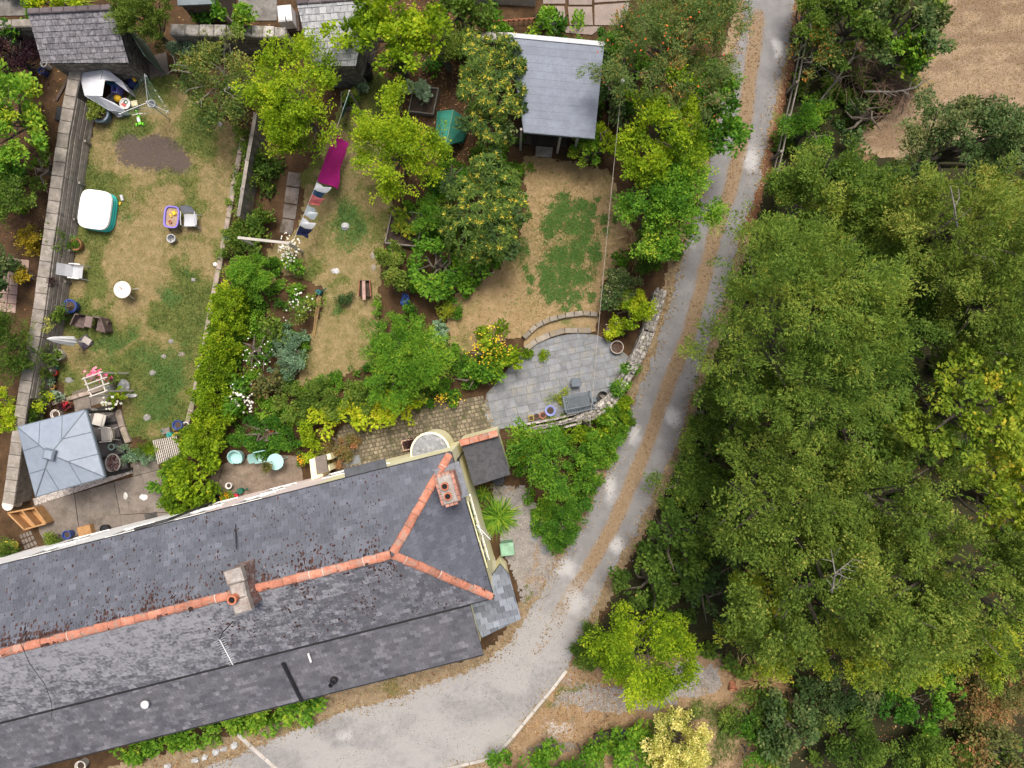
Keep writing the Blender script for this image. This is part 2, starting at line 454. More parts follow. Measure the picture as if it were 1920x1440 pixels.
def grass(name, poly, n, m, gfun, lo=.03, hi=.07, seed=1, lab=None, skip=None, w=.022):
    rng = np.random.default_rng(seed)
    xs = [p[0] for p in poly]; ys = [p[1] for p in poly]
    X = rng.uniform(min(xs), max(xs), n * 2); Y = rng.uniform(min(ys), max(ys), n * 2)
    k = inpoly(X + (fbm(X * 2, Y * 2, seed) - .5) * .3, Y, poly)
    g = np.clip(gfun(X, Y), 0, 1)
    k &= rng.random(len(X)) < (.45 + .55 * g)
    if skip is not None: k &= rng.random(len(X)) > skip(X, Y)
    X, Y, g = X[k][:n], Y[k][:n], g[k][:n]
    n = len(X)
    h = rng.uniform(lo, hi, n) * (.7 + .8 * g); a = rng.uniform(0, 2 * np.pi, n); ln = rng.uniform(.3, 1.6, n) * h
    ww = w * rng.uniform(.6, 1.3, n)
    b = np.stack([X, Y, np.full(n, .02)], -1)
    px_, py_ = np.cos(a), np.sin(a)
    s = np.stack([-py_ * ww / 2, px_ * ww / 2, np.zeros(n)], -1)
    t = b + np.stack([px_ * ln, py_ * ln, h], -1)
    V = np.stack([b - s, b + s, t], 1).reshape(-1, 3)
    T = np.arange(3 * n).reshape(n, 3)
    o = link(name, npmesh(name, V, None, T, np.clip(g * .8 + rng.normal(.1, .13, n), 0, 1)), m)
    o['kind'] = 'stuff'; return o
m_grass = leafmat('grass_blades', [(0.0, (0.36, 0.26, 0.125)), (0.3, (0.30, 0.235, 0.095)), (0.55, (0.165, 0.17, 0.05)), (0.8, (0.075, 0.13, 0.028)), (1.0, (0.045, 0.10, 0.024))], trans=.25)
pl = lambda ps: [(p.x, p.y) for p in ps]
grass('grass', pl(LLp), 52000, m_grass, lambda x, y: np.maximum(gl(x, y) * .8, gd(x, y)) * (.6 + .8 * fbm(x * 3, y * 3, 4)), seed=21, skip=lambda x, y: smooth(.3, .75, gb(x, y)) * .95)
grass('grass', pl(LMp), 30000, m_grass, lambda x, y: np.maximum(gm(x, y) * .7, gm2(x, y)) * (.6 + .8 * fbm(x * 3, y * 3, 5)), seed=22)
grass('grass', pl(LRp), 32000, m_grass, lambda x, y: np.maximum(gr(x, y) * .7, spots([(1070, 470, 75, 110, .7)])(x, y)) * (.6 + .8 * fbm(x * 3, y * 3, 6)), seed=23)
grass('grass', pl(FDp), 34000, m_grass, lambda x, y: .15 * fbm(x * 3, y * 3, 6), seed=24, lo=.03, hi=.08)
m_clover = leafmat('clover_leaves', [(0.0, (0.05, 0.13, 0.03)), (0.5, (0.10, 0.215, 0.05)), (1.0, (0.23, 0.34, 0.10))], trans=.25)
def gcl(x, y): return smooth(.16, .8, gc(x, y) + (fbm(x * 5, y * 5, 3) - .5) * 1.1)
co = grass('clover', pl(LRp), 90000, m_clover, lambda x, y: .5 + 0 * x, seed=25, lo=.03, hi=.08, w=.04, skip=lambda x, y: 1 - gcl(x, y))

# ---- road with two wheel tracks and a dry grass strip, widening into the yard
STRIP = G([(1422, 30), (1418, 60), (1405, 150), (1395, 240), (1369, 360), (1337, 450), (1315, 540), (1291, 630), (1253, 720), (1223, 810), (1186, 900), (1147, 990), (1112, 1050), (1093, 1080), (1055, 1140), (1019, 1200), (990, 1245), (965, 1285)])
ROAD = [(1396, -160), (1396, 0), (1390, 60), (1357, 150), (1343, 240), (1318, 360), (1287, 450), (1262, 540), (1237, 630), (1215, 690), (1200, 722), (1172, 810), (1132, 900), (1087, 990), (1052, 1050), (1032, 1080), (992, 1140), (958, 1200), (905, 1245), (830, 1275), (760, 1305), (640, 1335), (560, 1370), (480, 1400), (400, 1432), (330, 1460), (300, 1600), (700, 1600), (840, 1440), (925, 1418), (960, 1380), (1000, 1330), (1062, 1253), (1085, 1200), (1114, 1140), (1144, 1080), (1158, 1050), (1197, 990), (1237, 900), (1277, 810), (1302, 720), (1335, 630), (1362, 540), (1387, 442), (1417, 360), (1440, 240), (1462, 150), (1485, 60), (1490, 0), (1490, -160)]
VERGE = [(1374, -160), (1374, 0), (1368, 60), (1335, 150), (1321, 240), (1296, 360), (1265, 450), (1240, 540), (1215, 630), (1193, 690), (1178, 722), (1150, 810), (1110, 900), (1065, 990), (1030, 1050), (1010, 1080), (970, 1140), (936, 1200), (895, 1228), (740, 1268), (600, 1300), (540, 1345), (430, 1380), (320, 1410), (200, 1440), (180, 1600), (1000, 1600), (1200, 1380), (1230, 1290), (1095, 1250), (1105, 1200), (1134, 1140), (1164, 1080), (1178, 1050), (1217, 990), (1257, 900), (1297, 810), (1322, 720), (1355, 630), (1382, 540), (1407, 442), (1437, 360), (1460, 240), (1482, 150), (1505, 60), (1510, 0), (1510, -160)]
m_verge = maskmat('verge', [(0.16, 0.12, 0.07), (0.31, 0.235, 0.145)], r=[(0.10, 0.10, 0.03), (0.18, 0.15, 0.06)], g=[(0.10, 0.045, 0.025), (0.22, 0.11, 0.06)], scale=3.0, fine=34, var=0.4)
rv = G([(1510, 0), (1490, 150), (1450, 300), (1410, 420)])
verge, VGp = sheet('verge', VERGE, .008, .12, m_verge, (spots([(740, 1290, 60, 20, .7), (560, 1340, 50, 20, .8), (860, 1250, 40, 15, .4), (1250, 660, 20, 100, .4), (1300, 560, 20, 60, .4), (1370, 440, 20, 80, .6)]), lambda x, y: np.exp(-(dline(x, y, rv) / .5) ** 2)), seed=15)
m_road = maskmat('worn_tarmac', [(0.165, 0.162, 0.162), (0.225, 0.22, 0.218)], r=[(0.17, 0.12, 0.072), (0.28, 0.205, 0.128)], g=[(0.36, 0.355, 0.35), (0.42, 0.415, 0.41)], b=[(0.27, 0.26, 0.245), (0.34, 0.33, 0.315)], scale=1.6, fine=42, var=0.15, breakup=.28, bmp=.35, edge=(.15, .85))
def strip_m(x, y):
    d = dline(x, y, STRIP)
    w = .28 + .12 * (fbm(x * 1.3, y * 1.3, 31) - .5)
    end = P(985, 1210)
    fade = smooth(-11.9, -10.0, y)
    return np.clip(1.0 - smooth(w - .22, w + .25, d), 0, 1) * (.35 + .65 * fade) * (0.6 + .4 * smooth(15.9, 14.2, y))
worn = spots([(1462, 85, 9, 20, .9), (1410, 300, 16, 26, .75), (1190, 812, 14, 22, .9), (1148, 915, 15, 30, .85), (1262, 785, 16, 24, .95), (1158, 1030, 16, 18, .85), (1065, 1065, 26, 24, .8), (1078, 1130, 20, 34, .9), (645, 1378, 16, 12, .8), (720, 1370, 14, 10, .6), (1300, 460, 10, 20, .4), (670, 1440, 16, 10, .8), (880, 1300, 60, 20, .45), (1010, 1240, 50, 60, .35)], 1.0, .3)
def yard_m(x, y): return smooth(-6.5, -10, y) * (.42 + .42 * smooth(.3, .7, fbm(x * .55 + 2, y * .9, 93, 4)))
road, RDp = sheet('road', ROAD, .028, .075, m_road, (strip_m, worn, yard_m), rough=.16, seed=16)
# loose stones on the yard and along the tracks, dry leaves and straw on the strip
def chips(name, n, test, size, m, seed, flat=.5, z=.03):
    rng = np.random.default_rng(seed)
    xs = rng.uniform(-22, 22, n * 30); ys = rng.uniform(-17, 17, n * 30)
    k = rng.random(len(xs)) < test(xs, ys)
    xs, ys = xs[k][:n], ys[k][:n]; n = len(xs)
    s = rng.uniform(.5, 1.3, n) * size; a = rng.uniform(0, 6.28, n)
    base = np.array([(-.5, -.4, 0), (.5, -.45, 0), (.45, .5, 0), (-.4, .45, 0), (-.25, -.2, flat), (.28, -.22, flat), (.2, .25, flat), (-.2, .2, flat)])
    base = base[None] * (1 + rng.uniform(-.2, .2, (n, 8, 1)))
    c, sn = np.cos(a)[:, None], np.sin(a)[:, None]
    V = np.stack([(base[..., 0] * c - base[..., 1] * sn) * s[:, None] + xs[:, None], (base[..., 0] * sn + base[..., 1] * c) * s[:, None] + ys[:, None], base[..., 2] * s[:, None] + z], -1).reshape(-1, 3)
    f = np.array([(4, 5, 6, 7), (0, 1, 5, 4), (1, 2, 6, 5), (2, 3, 7, 6), (3, 0, 4, 7)])
    Q = (np.arange(n)[:, None, None] * 8 + f[None]).reshape(-1, 4)
    o = link(name, npmesh(name, V, Q, None, np.repeat(rng.random(n), 5)), m); o['kind'] = 'stuff'; return o
rp = pl(RDp); vp = pl(VGp)
m_chip = mat('pale_gravel', (0.25, 0.235, 0.22), var=.3, piece=.55, fine=20)
chips('gravel', 5000, lambda x, y: inpoly(x, y, rp) * (.25 + .75 * smooth(-7, -10, y)) * smooth(.35, .6, fbm(x * .9, y * .9, 41)), .03, m_chip, 51)
m_leaf_litter = leafmat('dry_leaves', [(0.0, (0.13, 0.05, 0.022)), (0.35, (0.24, 0.10, 0.04)), (0.7, (0.36, 0.21, 0.09)), (1.0, (0.5, 0.36, 0.19))], trans=.1)
def litter(name, n, test, size, seed, m=None, z=.045):
    rng = np.random.default_rng(seed)
    xs = rng.uniform(-22, 22, n * 30); ys = rng.uniform(-17, 17, n * 30)
    k = rng.random(len(xs)) < test(xs, ys); xs, ys = xs[k][:n], ys[k][:n]; n = len(xs)
    d = rng.normal(0, 1, (n, 3)); d[:, 2] *= .25; d /= np.linalg.norm(d, axis=1)[:, None]
    u = rng.normal(0, .35, (n, 3)); u[:, 2] = 1; w = np.cross(u, d); w /= np.linalg.norm(w, axis=1)[:, None]
    s = rng.uniform(.5, 1.4, n)[:, None] * size
    b = np.stack([xs, ys, np.full(n, z)], -1)
    V = np.stack([b - d * s * .5, b + w * s * .28, b + d * s * .5, b - w * s * .28], 1).reshape(-1, 3)
    o = link(name, npmesh(name, V, np.arange(4 * n).reshape(n, 4), None, rng.random(n)), m or m_leaf_litter); o['kind'] = 'stuff'; return o
litter('dry_grass', 7000, lambda x, y: inpoly(x, y, rp) * (strip_m(x, y) > .5) * .9, .07, 61, leafmat('straw', [(0, (0.13, 0.075, 0.04)), (.5, (0.24, 0.16, 0.09)), (1, (0.36, 0.27, 0.17))], trans=.15))
RDl = list(RDp) + [RDp[0]]
edge_d = lambda x, y: dline(x, y, RDl)
litter('dry_grass', 9000, lambda x, y: ((y < 17) & (x > -14)) * np.exp(-(edge_d(x, y) / .28) ** 2) * (.25 + .75 * (fbm(x * 1.4, y * 1.4, 97) > .48)), .075, 66, leafmat('verge_straw', [(0, (0.13, 0.09, 0.045)), (.5, (0.27, 0.20, 0.115)), (1, (0.42, 0.33, 0.21))], trans=.15))
chips('gravel', 1500, lambda x, y: ((x > -14) & (y < 0)) * np.exp(-(edge_d(x, y) / .3) ** 2) * .45, .04, m_chip, 56)
litter('fallen_leaves', 4500, lambda x, y: inpoly(x, y, vp) * ~inpoly(x, y, rp) * .8, .07, 62)
litter('fallen_leaves', 9000, lambda x, y: ((x < -10) & (y > 3)) * .10 + ((x > 9) & (y < 0)) * .25 + (np.hypot(x + 4, y - 12) < 4) * .7, .08, 63, z=.01)

# ---- gravel areas
m_gravel = maskmat('gravel_bed', [(0.20, 0.18, 0.165), (0.30, 0.275, 0.25)], r=[(0.20, 0.14, 0.08), (0.32, 0.22, 0.12)], g=[(0.07, 0.09, 0.025), (0.14, 0.14, 0.05)], scale=2.5, fine=26, var=.4, bmp=.8)
GP1 = [(925, 905), (985, 915), (1010, 965), (1035, 1030), (1050, 1050), (1010, 1110), (985, 1140), (955, 1060), (935, 1000)]
GP2 = [(1060, 1270), (1110, 1280), (1190, 1290), (1280, 1240), (1345, 1250), (1350, 1290), (1280, 1310), (1230, 1330), (1130, 1335), (1080, 1325), (1040, 1325)]
TURF = [(1060, 1262), (1120, 1240), (1330, 1215), (1380, 1260), (1400, 1330), (1390, 1460), (1320, 1500), (930, 1500), (935, 1430), (1000, 1345)]
m_turf = maskmat('rough_turf', [(0.20, 0.13, 0.075), (0.33, 0.23, 0.14)], r=[(0.05, 0.075, 0.02), (0.12, 0.125, 0.04)], g=[(0.36, 0.33, 0.31), (0.44, 0.41, 0.39)], b=[(.05, .035, .025), (.1, .06, .04)], scale=2.2, fine=34, var=.35)
turf, TFp = sheet('turf', TURF, .014, .12, m_turf, (spots([(1060, 1300, 40, 20, .7), (1120, 1310, 40, 16, .5), (1300, 1340, 50, 30, .8), (1350, 1370, 30, 60, .8), (1080, 1350, 30, 10, .5), (1150, 1370, 60, 12, .4)]), spots([(1050, 1370, 60, 30, .55), (1030, 1400, 60, 20, .5)]), spots([(1150, 1355, 50, 20, .5)])), seed=17)
gravel_1, g1 = sheet('gravel_path', GP1, .018, .1, m_gravel, (spots([(1000, 1090, 30, 30, .6), (950, 900, 20, 20, .6), (1020, 1040, 10, 40, .6)]), spots([(985, 1110, 14, 20, .7), (930, 920, 15, 20, .6)])), seed=18, rough=.2)
gravel_2, g2 = sheet('gravel_path', GP2, .02, .1, m_gravel, (spots([(1060, 1290, 30, 20, .7), (1330, 1300, 30, 20, .5)]), spots([(1080, 1300, 20, 14, .6)])), seed=19, rough=.3)
chips('gravel', 4500, lambda x, y: (inpoly(x, y, pl(g1)) | inpoly(x, y, pl(g2))) * 1.0, .035, mat('mixed_gravel', (0.26, 0.24, 0.225), var=.3, piece=.6, fine=20), 52, z=.024)
grass('rough_grass', pl(TFp), 9000, m_grass, lambda x, y: spots([(1300, 1340, 60, 30, .9), (1350, 1380, 40, 70, .9), (1070, 1300, 50, 20, .6)])(x, y), lo=.05, hi=.12, seed=26, w=.03, skip=lambda x, y: 0.5 * (y > -13))
grass('rough_grass', vp, 22000, m_grass, lambda x, y: .15 + .55 * fbm(x * 1.2, y * 1.2, 9) * (spots([(740, 1290, 80, 30, 1), (560, 1340, 60, 20, 1), (1250, 660, 20, 100, .7), (1300, 560, 20, 60, .7), (1380, 430, 25, 90, 1)])(x, y)), lo=.04, hi=.11, seed=27, w=.03, skip=lambda x, y: 1.0 * inpoly(x, y, rp))
chips('bark_chips', 3500, lambda x, y: (np.hypot((x + 3.2) / 3.0, (y - 12.6) / 2.2) < 1) * .8 + (np.hypot((x + 20) / 1.6, (y - 9) / 5.0) < 1) * .5 + (np.hypot((x + 11) / 1.4, (y - 13.5) / 1.2) < 1) * .6, .07, mat('bark', (0.07, 0.036, 0.024), piece=.7, fine=20), 53, flat=.3, z=-.01)

# ---- concrete terrace slabs, brick path, garage apron : each slab a piece of its setting
m_conc = mat('worn_concrete', (0.165, 0.14, 0.118), var=.22, scale=1.3, fine=14, c2=(0.115, 0.097, 0.08), piece=.1)
def slabs(name, polys, m, z=.03, label=None, base=None, piece='slab'):
    root = thing(name, None, None, (0, 0, 0)); root['kind'] = 'structure'
    for q in polys:
        mb = MB(); c = Vector((sum(p[0] for p in q) / len(q), sum(p[1] for p in q) / len(q)))
        w = G([(c.x + (p[0] - c.x) * .985, c.y + (p[1] - c.y) * .985) for p in q])
        mb.poly(w, -.04, z); mb.build(piece, m, root)
    return root
slabs('concrete_terrace', [[(62, 948), (140, 925), (150, 1000), (100, 1042), (75, 1000)], [(140, 925), (214, 903), (226, 965), (230, 985), (150, 1000)], [(214, 903), (300, 880), (318, 960), (226, 965)], [(150, 1000), (230, 985), (226, 965), (318, 960), (330, 985), (300, 1020), (120, 1060), (100, 1042)],
       [(245, 870), (292, 855), (300, 880), (250, 893)], [(135, 735), (165, 725), (172, 765), (142, 775)], [(165, 725), (215, 712), (222, 745), (172, 762)]], m_conc)
slabs('patio_slab', [[(420, 868), (500, 850), (565, 855), (570, 900), (440, 945), (395, 950)], [(390, 900), (420, 868), (395, 950), (375, 960)]], mat('mossy_concrete', (0.18, 0.14, 0.105), var=.3, scale=2, fine=16, c2=(0.14, 0.11, 0.08)))
slabs('garage_apron', [[(1018, -60), (1063, -60), (1060, 8), (1018, 8)], [(1066, -60), (1110, -60), (1110, 10), (1066, 10)], [(1016, 12), (1058, 12), (1062, 45), (1030, 45)], [(1064, 13), (1110, 13), (1112, 48), (1068, 48)], [(1114, 10), (1180, 5), (1175, 48), (1114, 48)], [(1114, -60), (1190, -60), (1182, 2), (1114, 6)], [(1046, 50), (1130, 50), (1110, 66), (1060, 62)]], mat('pinkish_concrete', (0.24, 0.195, 0.17), var=.2, scale=2, fine=20, c2=(0.25, 0.2, 0.16), piece=.12))
slabs('garden_path', [[(541, 322), (566, 326), (562, 352), (537, 348)], [(537, 350), (562, 354), (558, 384), (533, 380)], [(533, 382), (558, 386), (554, 412), (530, 408)], [(530, 410), (553, 414), (548, 440), (524, 436)]], mat('path_concrete', (0.15, 0.128, 0.112), var=.35, scale=2.2, piece=.12, c2=(.085, .065, .045)), z=.03)
bp = []
for i in range(6):
    for j in range(4):
        x, y = -12 + j * 17 + i * 1.5 * -1, 480 + i * 17 + j * 2
        if x + 17 < 62 - i * 6: bp.append([(x, y), (x + 16, y + 2), (x + 15, y + 18), (x - 1, y + 16)])
slabs('brick_path', bp, mat('pink_paving', (0.33, 0.23, 0.19), var=.2, piece=.2, scale=4), z=.02, piece='paving_slab')
top_yard = slabs('back_yard', [[(-60, -60), (50, -60), (52, 30), (-60, 32)], [(440, -80), (520, -80), (520, 40), (450, 40)]], mat('yard_concrete', (0.17, 0.16, 0.145), var=.25, scale=2, fine=14, c2=(.11, .10, .085)))

# ---- natural stone patio : each flag a piece
PATIO = [(912, 738), (942, 705), (972, 668), (1005, 645), (1045, 630), (1085, 624), (1118, 628), (1145, 640), (1178, 668), (1180, 690), (1160, 720), (1138, 748), (1108, 758), (1050, 780), (985, 797), (925, 806), (908, 775)]
def clip_poly(sub, cl):
    """Sutherland-Hodgman, both 2-D, clip polygon convex and counter-clockwise"""
    out = sub
    for i in range(len(cl)):
        a = cl[i]; b = cl[(i + 1) % len(cl)]; ex, ey = b[0] - a[0], b[1] - a[1]
        inp = out; out = []
        for j in range(len(inp)):
            p = inp[j - 1]; q = inp[j]
            sp = ex * (p[1] - a[1]) - ey * (p[0] - a[0]); sq = ex * (q[1] - a[1]) - ey * (q[0] - a[0])
            if sq >= 0:
                if sp < 0: t = sp / (sp - sq); out.append((p[0] + (q[0] - p[0]) * t, p[1] + (q[1] - p[1]) * t))
                out.append(q)
            elif sp >= 0:
                t = sp / (sp - sq); out.append((p[0] + (q[0] - p[0]) * t, p[1] + (q[1] - p[1]) * t))
        if len(out) < 3: return []
    return out
def hull(pts):
    pts = sorted(set((round(p[0], 4), round(p[1], 4)) for p in pts))
    def half(ps):
        h = []
        for p in ps:
            while len(h) > 1 and (h[-1][0] - h[-2][0]) * (p[1] - h[-2][1]) - (h[-1][1] - h[-2][1]) * (p[0] - h[-2][0]) <= 0: h.pop()
            h.append(p)
        return h[:-1]
    return half(pts) + half(pts[::-1])
m_flag = mat('slate_flag', (0.19, 0.20, 0.215), var=.25, scale=2.2, fine=22, c2=(0.235, 0.228, 0.21), piece=.13, rough=.75)
m_joint = mat('patio_mortar', (0.155, 0.158, 0.145), var=.3, scale=5)
patio = thing('patio', None, None); patio['kind'] = 'structure'
hp = hull([(p.x, p.y) for p in G(PATIO)])
pw = [(p.x, p.y) for p in G(PATIO)]
mb = MB(); mb.poly([(a, b, 0) for a, b in pw], -.05, .022); mb.build('mortar_bed', m_joint, patio)
rng = random.Random(5)
ca, sa = math.cos(R(12)), math.sin(R(12))
y = -8.0
while y < 8:
    h = rng.choice((.26, .34, .44, .5, .3)); x = -9.0 - rng.random()
    while x < 9:
        w = rng.choice((.22, .3, .42, .6, .36, .5))
        q = [(x + .012, y + .012), (x + w - .012, y + .012 + rng.uniform(-.01, .01)), (x + w - .012, y + h - .012), (x + .012, y + h - .012 + rng.uniform(-.01, .01))]
        q = [(a * ca - b * sa, a * sa + b * ca) for a, b in q]
        cx_, cy_ = sum(p[0] for p in q) / 4, sum(p[1] for p in q) / 4
        if -1.6 < cx_ < 5.4 and -2.6 < cy_ < 2.6:
            q = clip_poly(q, hp)
            if len(q) >= 3 and inpoly(np.array([cx_]), np.array([cy_]), pw)[0]:
                m2 = MB(); m2.poly([(a, b, 0) for a, b in q], .0, .034 + rng.uniform(0, .006)); m2.build('flagstone', m_flag, patio)
        x += w
    y += h
# ---- cobbled path behind the house
COB = [(640, 800), (700, 782), (770, 765), (840, 752), (905, 742), (915, 775), (925, 806), (860, 830), (780, 850), (700, 868), (630, 890), (610, 850)]
cob = thing('cobbled_path', None, None); cob['kind'] = 'structure'
cw = [(p.x, p.y) for p in G(COB)]
mb = MB(); mb.poly([(a, b, 0) for a, b in cw], -.03, .012); mb.build('bedding', mat('cobble_joint', (0.10, 0.085, 0.055), var=.4, scale=3, c2=(.06, .07, .025)), cob)
mb = MB(); rng = random.Random(8); y = -6
while y < 2:
    h = rng.uniform(.13, .19); x = -9
    while x < 1:
        w = rng.uniform(.10, .22)
        X_, Y_ = x * ca - y * sa, x * sa + y * ca
        if inpoly(np.array([X_ + .05]), np.array([Y_ + .05]), cw)[0] and rng.random() > .06:
            mb.bbox((X_ + w / 2, Y_ + h / 2, .01 + rng.uniform(-.008, .008)), (w - .025, h - .025, .07), .022, rz=R(12) + rng.uniform(-.12, .12), tint=rng.random())
        x += w
    y += h
o = mb.build('cobbles', mat('cobble', (0.20, 0.165, 0.115), var=.3, scale=2.5, c2=(.11, .105, .05), piece=.35), cob); o['kind'] = 'stuff'
# ---- low kerbs : concrete edging beside the yard
def edging(name, pts, w, h, step, m, label, cat, piece='edging_stone', z0=-.05, gap=.02, wob=.0, rng=random.Random(2), px=True, group=None):
    pw = G(pts) if px else pts
    rs = resample(pw, step)
    c = sum((Vector(p) for p in rs), Vector()) / len(rs); c.z = 0
    root = thing(name, label, cat, c, group=group)
    for a, b in zip(rs[:-1], rs[1:]):
        d = b - a
        mb = MB(); mb.bbox(((a + b) / 2 + Vector((0, 0, (h + z0) / 2 + rng.uniform(-wob, wob)))), (d.length - gap, w * (1 + rng.uniform(-wob, wob) * 4), h - z0), min(.02, w * .15), rz=math.atan2(d.y, d.x) + rng.uniform(-wob, wob))
        mb.build(piece, m, root)
    return root
m_kerb = mat('pale_kerb', (0.42, 0.39, 0.35), var=.2, scale=3, piece=.12)
edging('kerb', [(1062, 1256), (1040, 1285), (1000, 1333), (960, 1382), (925, 1420), (880, 1430), (832, 1442)], .14, .10, .9, m_kerb, 'long pale concrete kerb between the gravel yard and the rough turf', 'kerb', 'kerb_stone')
edging('kerb', [(440, 1370), (470, 1398), (525, 1446)], .16, .07, .8, m_kerb, 'short pale concrete kerb across the dry grass by the climbing shrub', 'kerb', 'kerb_stone')
m_brickedge = mat('weathered_edging', (0.30, 0.24, 0.20), var=.3, scale=4, piece=.2, c2=(.2, .19, .12))
edging('lawn_edging', [(458, 262), (440, 350), (425, 440), (405, 540), (385, 650), (366, 745), (352, 800)], .2, .16, .65, m_brickedge, 'weathered low stone edging along the right side of the left lawn', 'edging', wob=.02)
edging('lawn_edging', [(100, 757), (150, 742), (215, 722)], .16, .14, .6, m_brickedge, 'low stone edging at the bottom left of the lawn by the rose arch', 'edging', wob=.015)
edging('lawn_edging', [(222, 768), (232, 800), (243, 830)], .26, .14, .7, m_brickedge, 'stone edging strip between the grey gazebo and the green lawn', 'edging', wob=.01)
m_step = mat('step_stone', (0.24, 0.21, 0.172), var=.22, scale=4, piece=.15, c2=(.24, .2, .13))
edging('terrace_edging', [(982, 634), (1005, 612), (1030, 600), (1060, 592), (1092, 588), (1120, 590)], .2, .22, .4, m_step, 'upper curved stone step edge below the right hand lawn', 'edging', 'step_stone', wob=.01)
edging('terrace_edging', [(985, 655), (1005, 640), (1030, 628), (1058, 620), (1108, 620)], .24, .14, .5, m_step, 'lower curved stone step edge around the slate patio', 'edging', 'step_stone', wob=.01)
BAND = [(985, 650), (983, 634), (1005, 613), (1030, 601), (1060, 593), (1122, 592), (1118, 622), (1058, 618), (1028, 626)]
sheet('grass_terrace', BAND, .03, .1, maskmat('terrace_turf', [(0.21, 0.15, 0.075), (0.31, 0.225, 0.125)], r=[(0.09, 0.11, 0.03), (0.17, 0.16, 0.06)], scale=4), (spots([(1060, 600, 30, 10, .8), (1095, 610, 20, 14, .7), (1010, 625, 10, 10, .4)]),), seed=30, rough=.03)
# white gravel strip at the foot of the gazebo
mb = MB(); mb.poly(G([(62, 935), (195, 893), (292, 862), (296, 870), (198, 905), (66, 948)]), -.02, .02)
o = mb.build('gravel_strip', mat('pale_pebbles', (0.40, 0.36, 0.33), var=.5, scale=12, fine=30, bmp=.8)); o['kind'] = 'structure'
chips('pebbles', 900, lambda x, y: inpoly(x, y, pl(G([(62, 935), (195, 893), (292, 862), (296, 870), (198, 905), (66, 948)]))) * 1.0, .05, m_chip, 54, z=.02)
# ================================================================ THE COTTAGE ROW
V3 = Vector
NE, RE, SE = P(845, 848, 5.0), P(735, 1040, 6.5), P(925, 1120, 4.6)
dr = (P(0, 1225, 6.5) - RE).normalized()           # along the ridge, westwards
nr = V3((-dr.y, dr.x, 0)).normalized()
if nr.y < 0: nr = -nr                               # northwards, square to the ridge
LEN = 21.0
house = thing('cottage_row', 'long terrace of slate roofed cottages with orange ridge tiles and cream, pink and white walls', 'house', (RE.x - 6, RE.y - 2, 0))

def slatemat(name, lichen, base_=None, spread=.15, base=(0.084, 0.092, 0.113), lc=(0.33, 0.33, 0.345)):
    base = base_ or base
    m, nt, N, L, B = nt_new(name)
    pos = geo_pos(N); t = tint_out(N, L)
    n1 = noise_node(N, L, pos, 1.1, 4); n2 = noise_node(N, L, pos, 26, 4, .7); n3 = noise_node(N, L, pos, 8.5, 4, .6)
    cc = ramp(N, L, t, [(0, [v * (1 - spread) for v in base]), (.5, base), (.9, [v * (1 + spread) for v in base]), (1, [v * (1 + spread * 2.3) for v in base])])
    cc = mixc(N, L, 1.0, cc, ramp(N, L, n1, [(.3, (.8, .8, .82)), (.7, (1.2, 1.18, 1.16))]), 'MULTIPLY')
    cc = mixc(N, L, 1.0, cc, ramp(N, L, n2, [(.3, (.75,) * 3), (.7, (1.25,) * 3)]), 'MULTIPLY')
    if lichen > 0:
        sx = N.new('ShaderNodeSeparateXYZ'); L.new(pos, sx.inputs[0])
        # weathering grows towards the western end and towards the ridge (height above the eaves)
        gx = N.new('ShaderNodeMapRange'); gx.inputs['From Min'].default_value = -4.0; gx.inputs['From Max'].default_value = -11.0; L.new(sx.outputs[0], gx.inputs[0])
        gz = N.new('ShaderNodeMapRange'); gz.inputs['From Min'].default_value = 4.3; gz.inputs['From Max'].default_value = 6.4; L.new(sx.outputs[2], gz.inputs[0])
        g = mth(N, L, 'MULTIPLY', gx.outputs[0], mth(N, L, 'ADD', mth(N, L, 'MULTIPLY', gz.outputs[0], .8), .25))
        k = mth(N, L, 'ADD', mth(N, L, 'ADD', n3, mth(N, L, 'MULTIPLY', mth(N, L, 'SUBTRACT', t, .5), .16)), mth(N, L, 'MULTIPLY', g, .27 * lichen))
        f = N.new('ShaderNodeMapRange'); f.inputs['From Min'].default_value = .55 + .15 * (1 - lichen); f.inputs['From Max'].default_value = .78 + .15 * (1 - lichen); L.new(k, f.inputs[0])
        cc = mixc(N, L, mth(N, L, 'MULTIPLY', f.outputs[0], .72), cc, lc)
    else:
        n4 = noise_node(N, L, pos, 9, 3, .5)
        f = ramp(N, L, n4, [(.70, (0, 0, 0)), (.76, (.5,) * 3)])
        cc = mixc(N, L, f, cc, lc)
    L.new(cc, B.inputs['Base Color']); B.inputs['Roughness'].default_value = .62; B.inputs['Specular IOR Level'].default_value = .35
    bump(N, L, B, n2, .25, .01)
    MATS[name] = m; return m
m_slate_n = slatemat('slate_north', 0); m_slate_s = slatemat('slate_lichened', 1.0, (0.118, 0.121, 0.136), .24); m_slate_l = slatemat('slate_leanto', .45, (0.104, 0.105, 0.117), .22)

def plane_frame(pts, u):
    pts = [Vector(p) for p in pts]
    n = (pts[1] - pts[0]).cross(pts[2] - pts[0]).normalized()
    if n.z < 0: n = -n
    u = (u - n * u.dot(n)).normalized(); v = n.cross(u)
    if v.z < 0: u = -u; v = n.cross(u)
    return pts, u, v, n

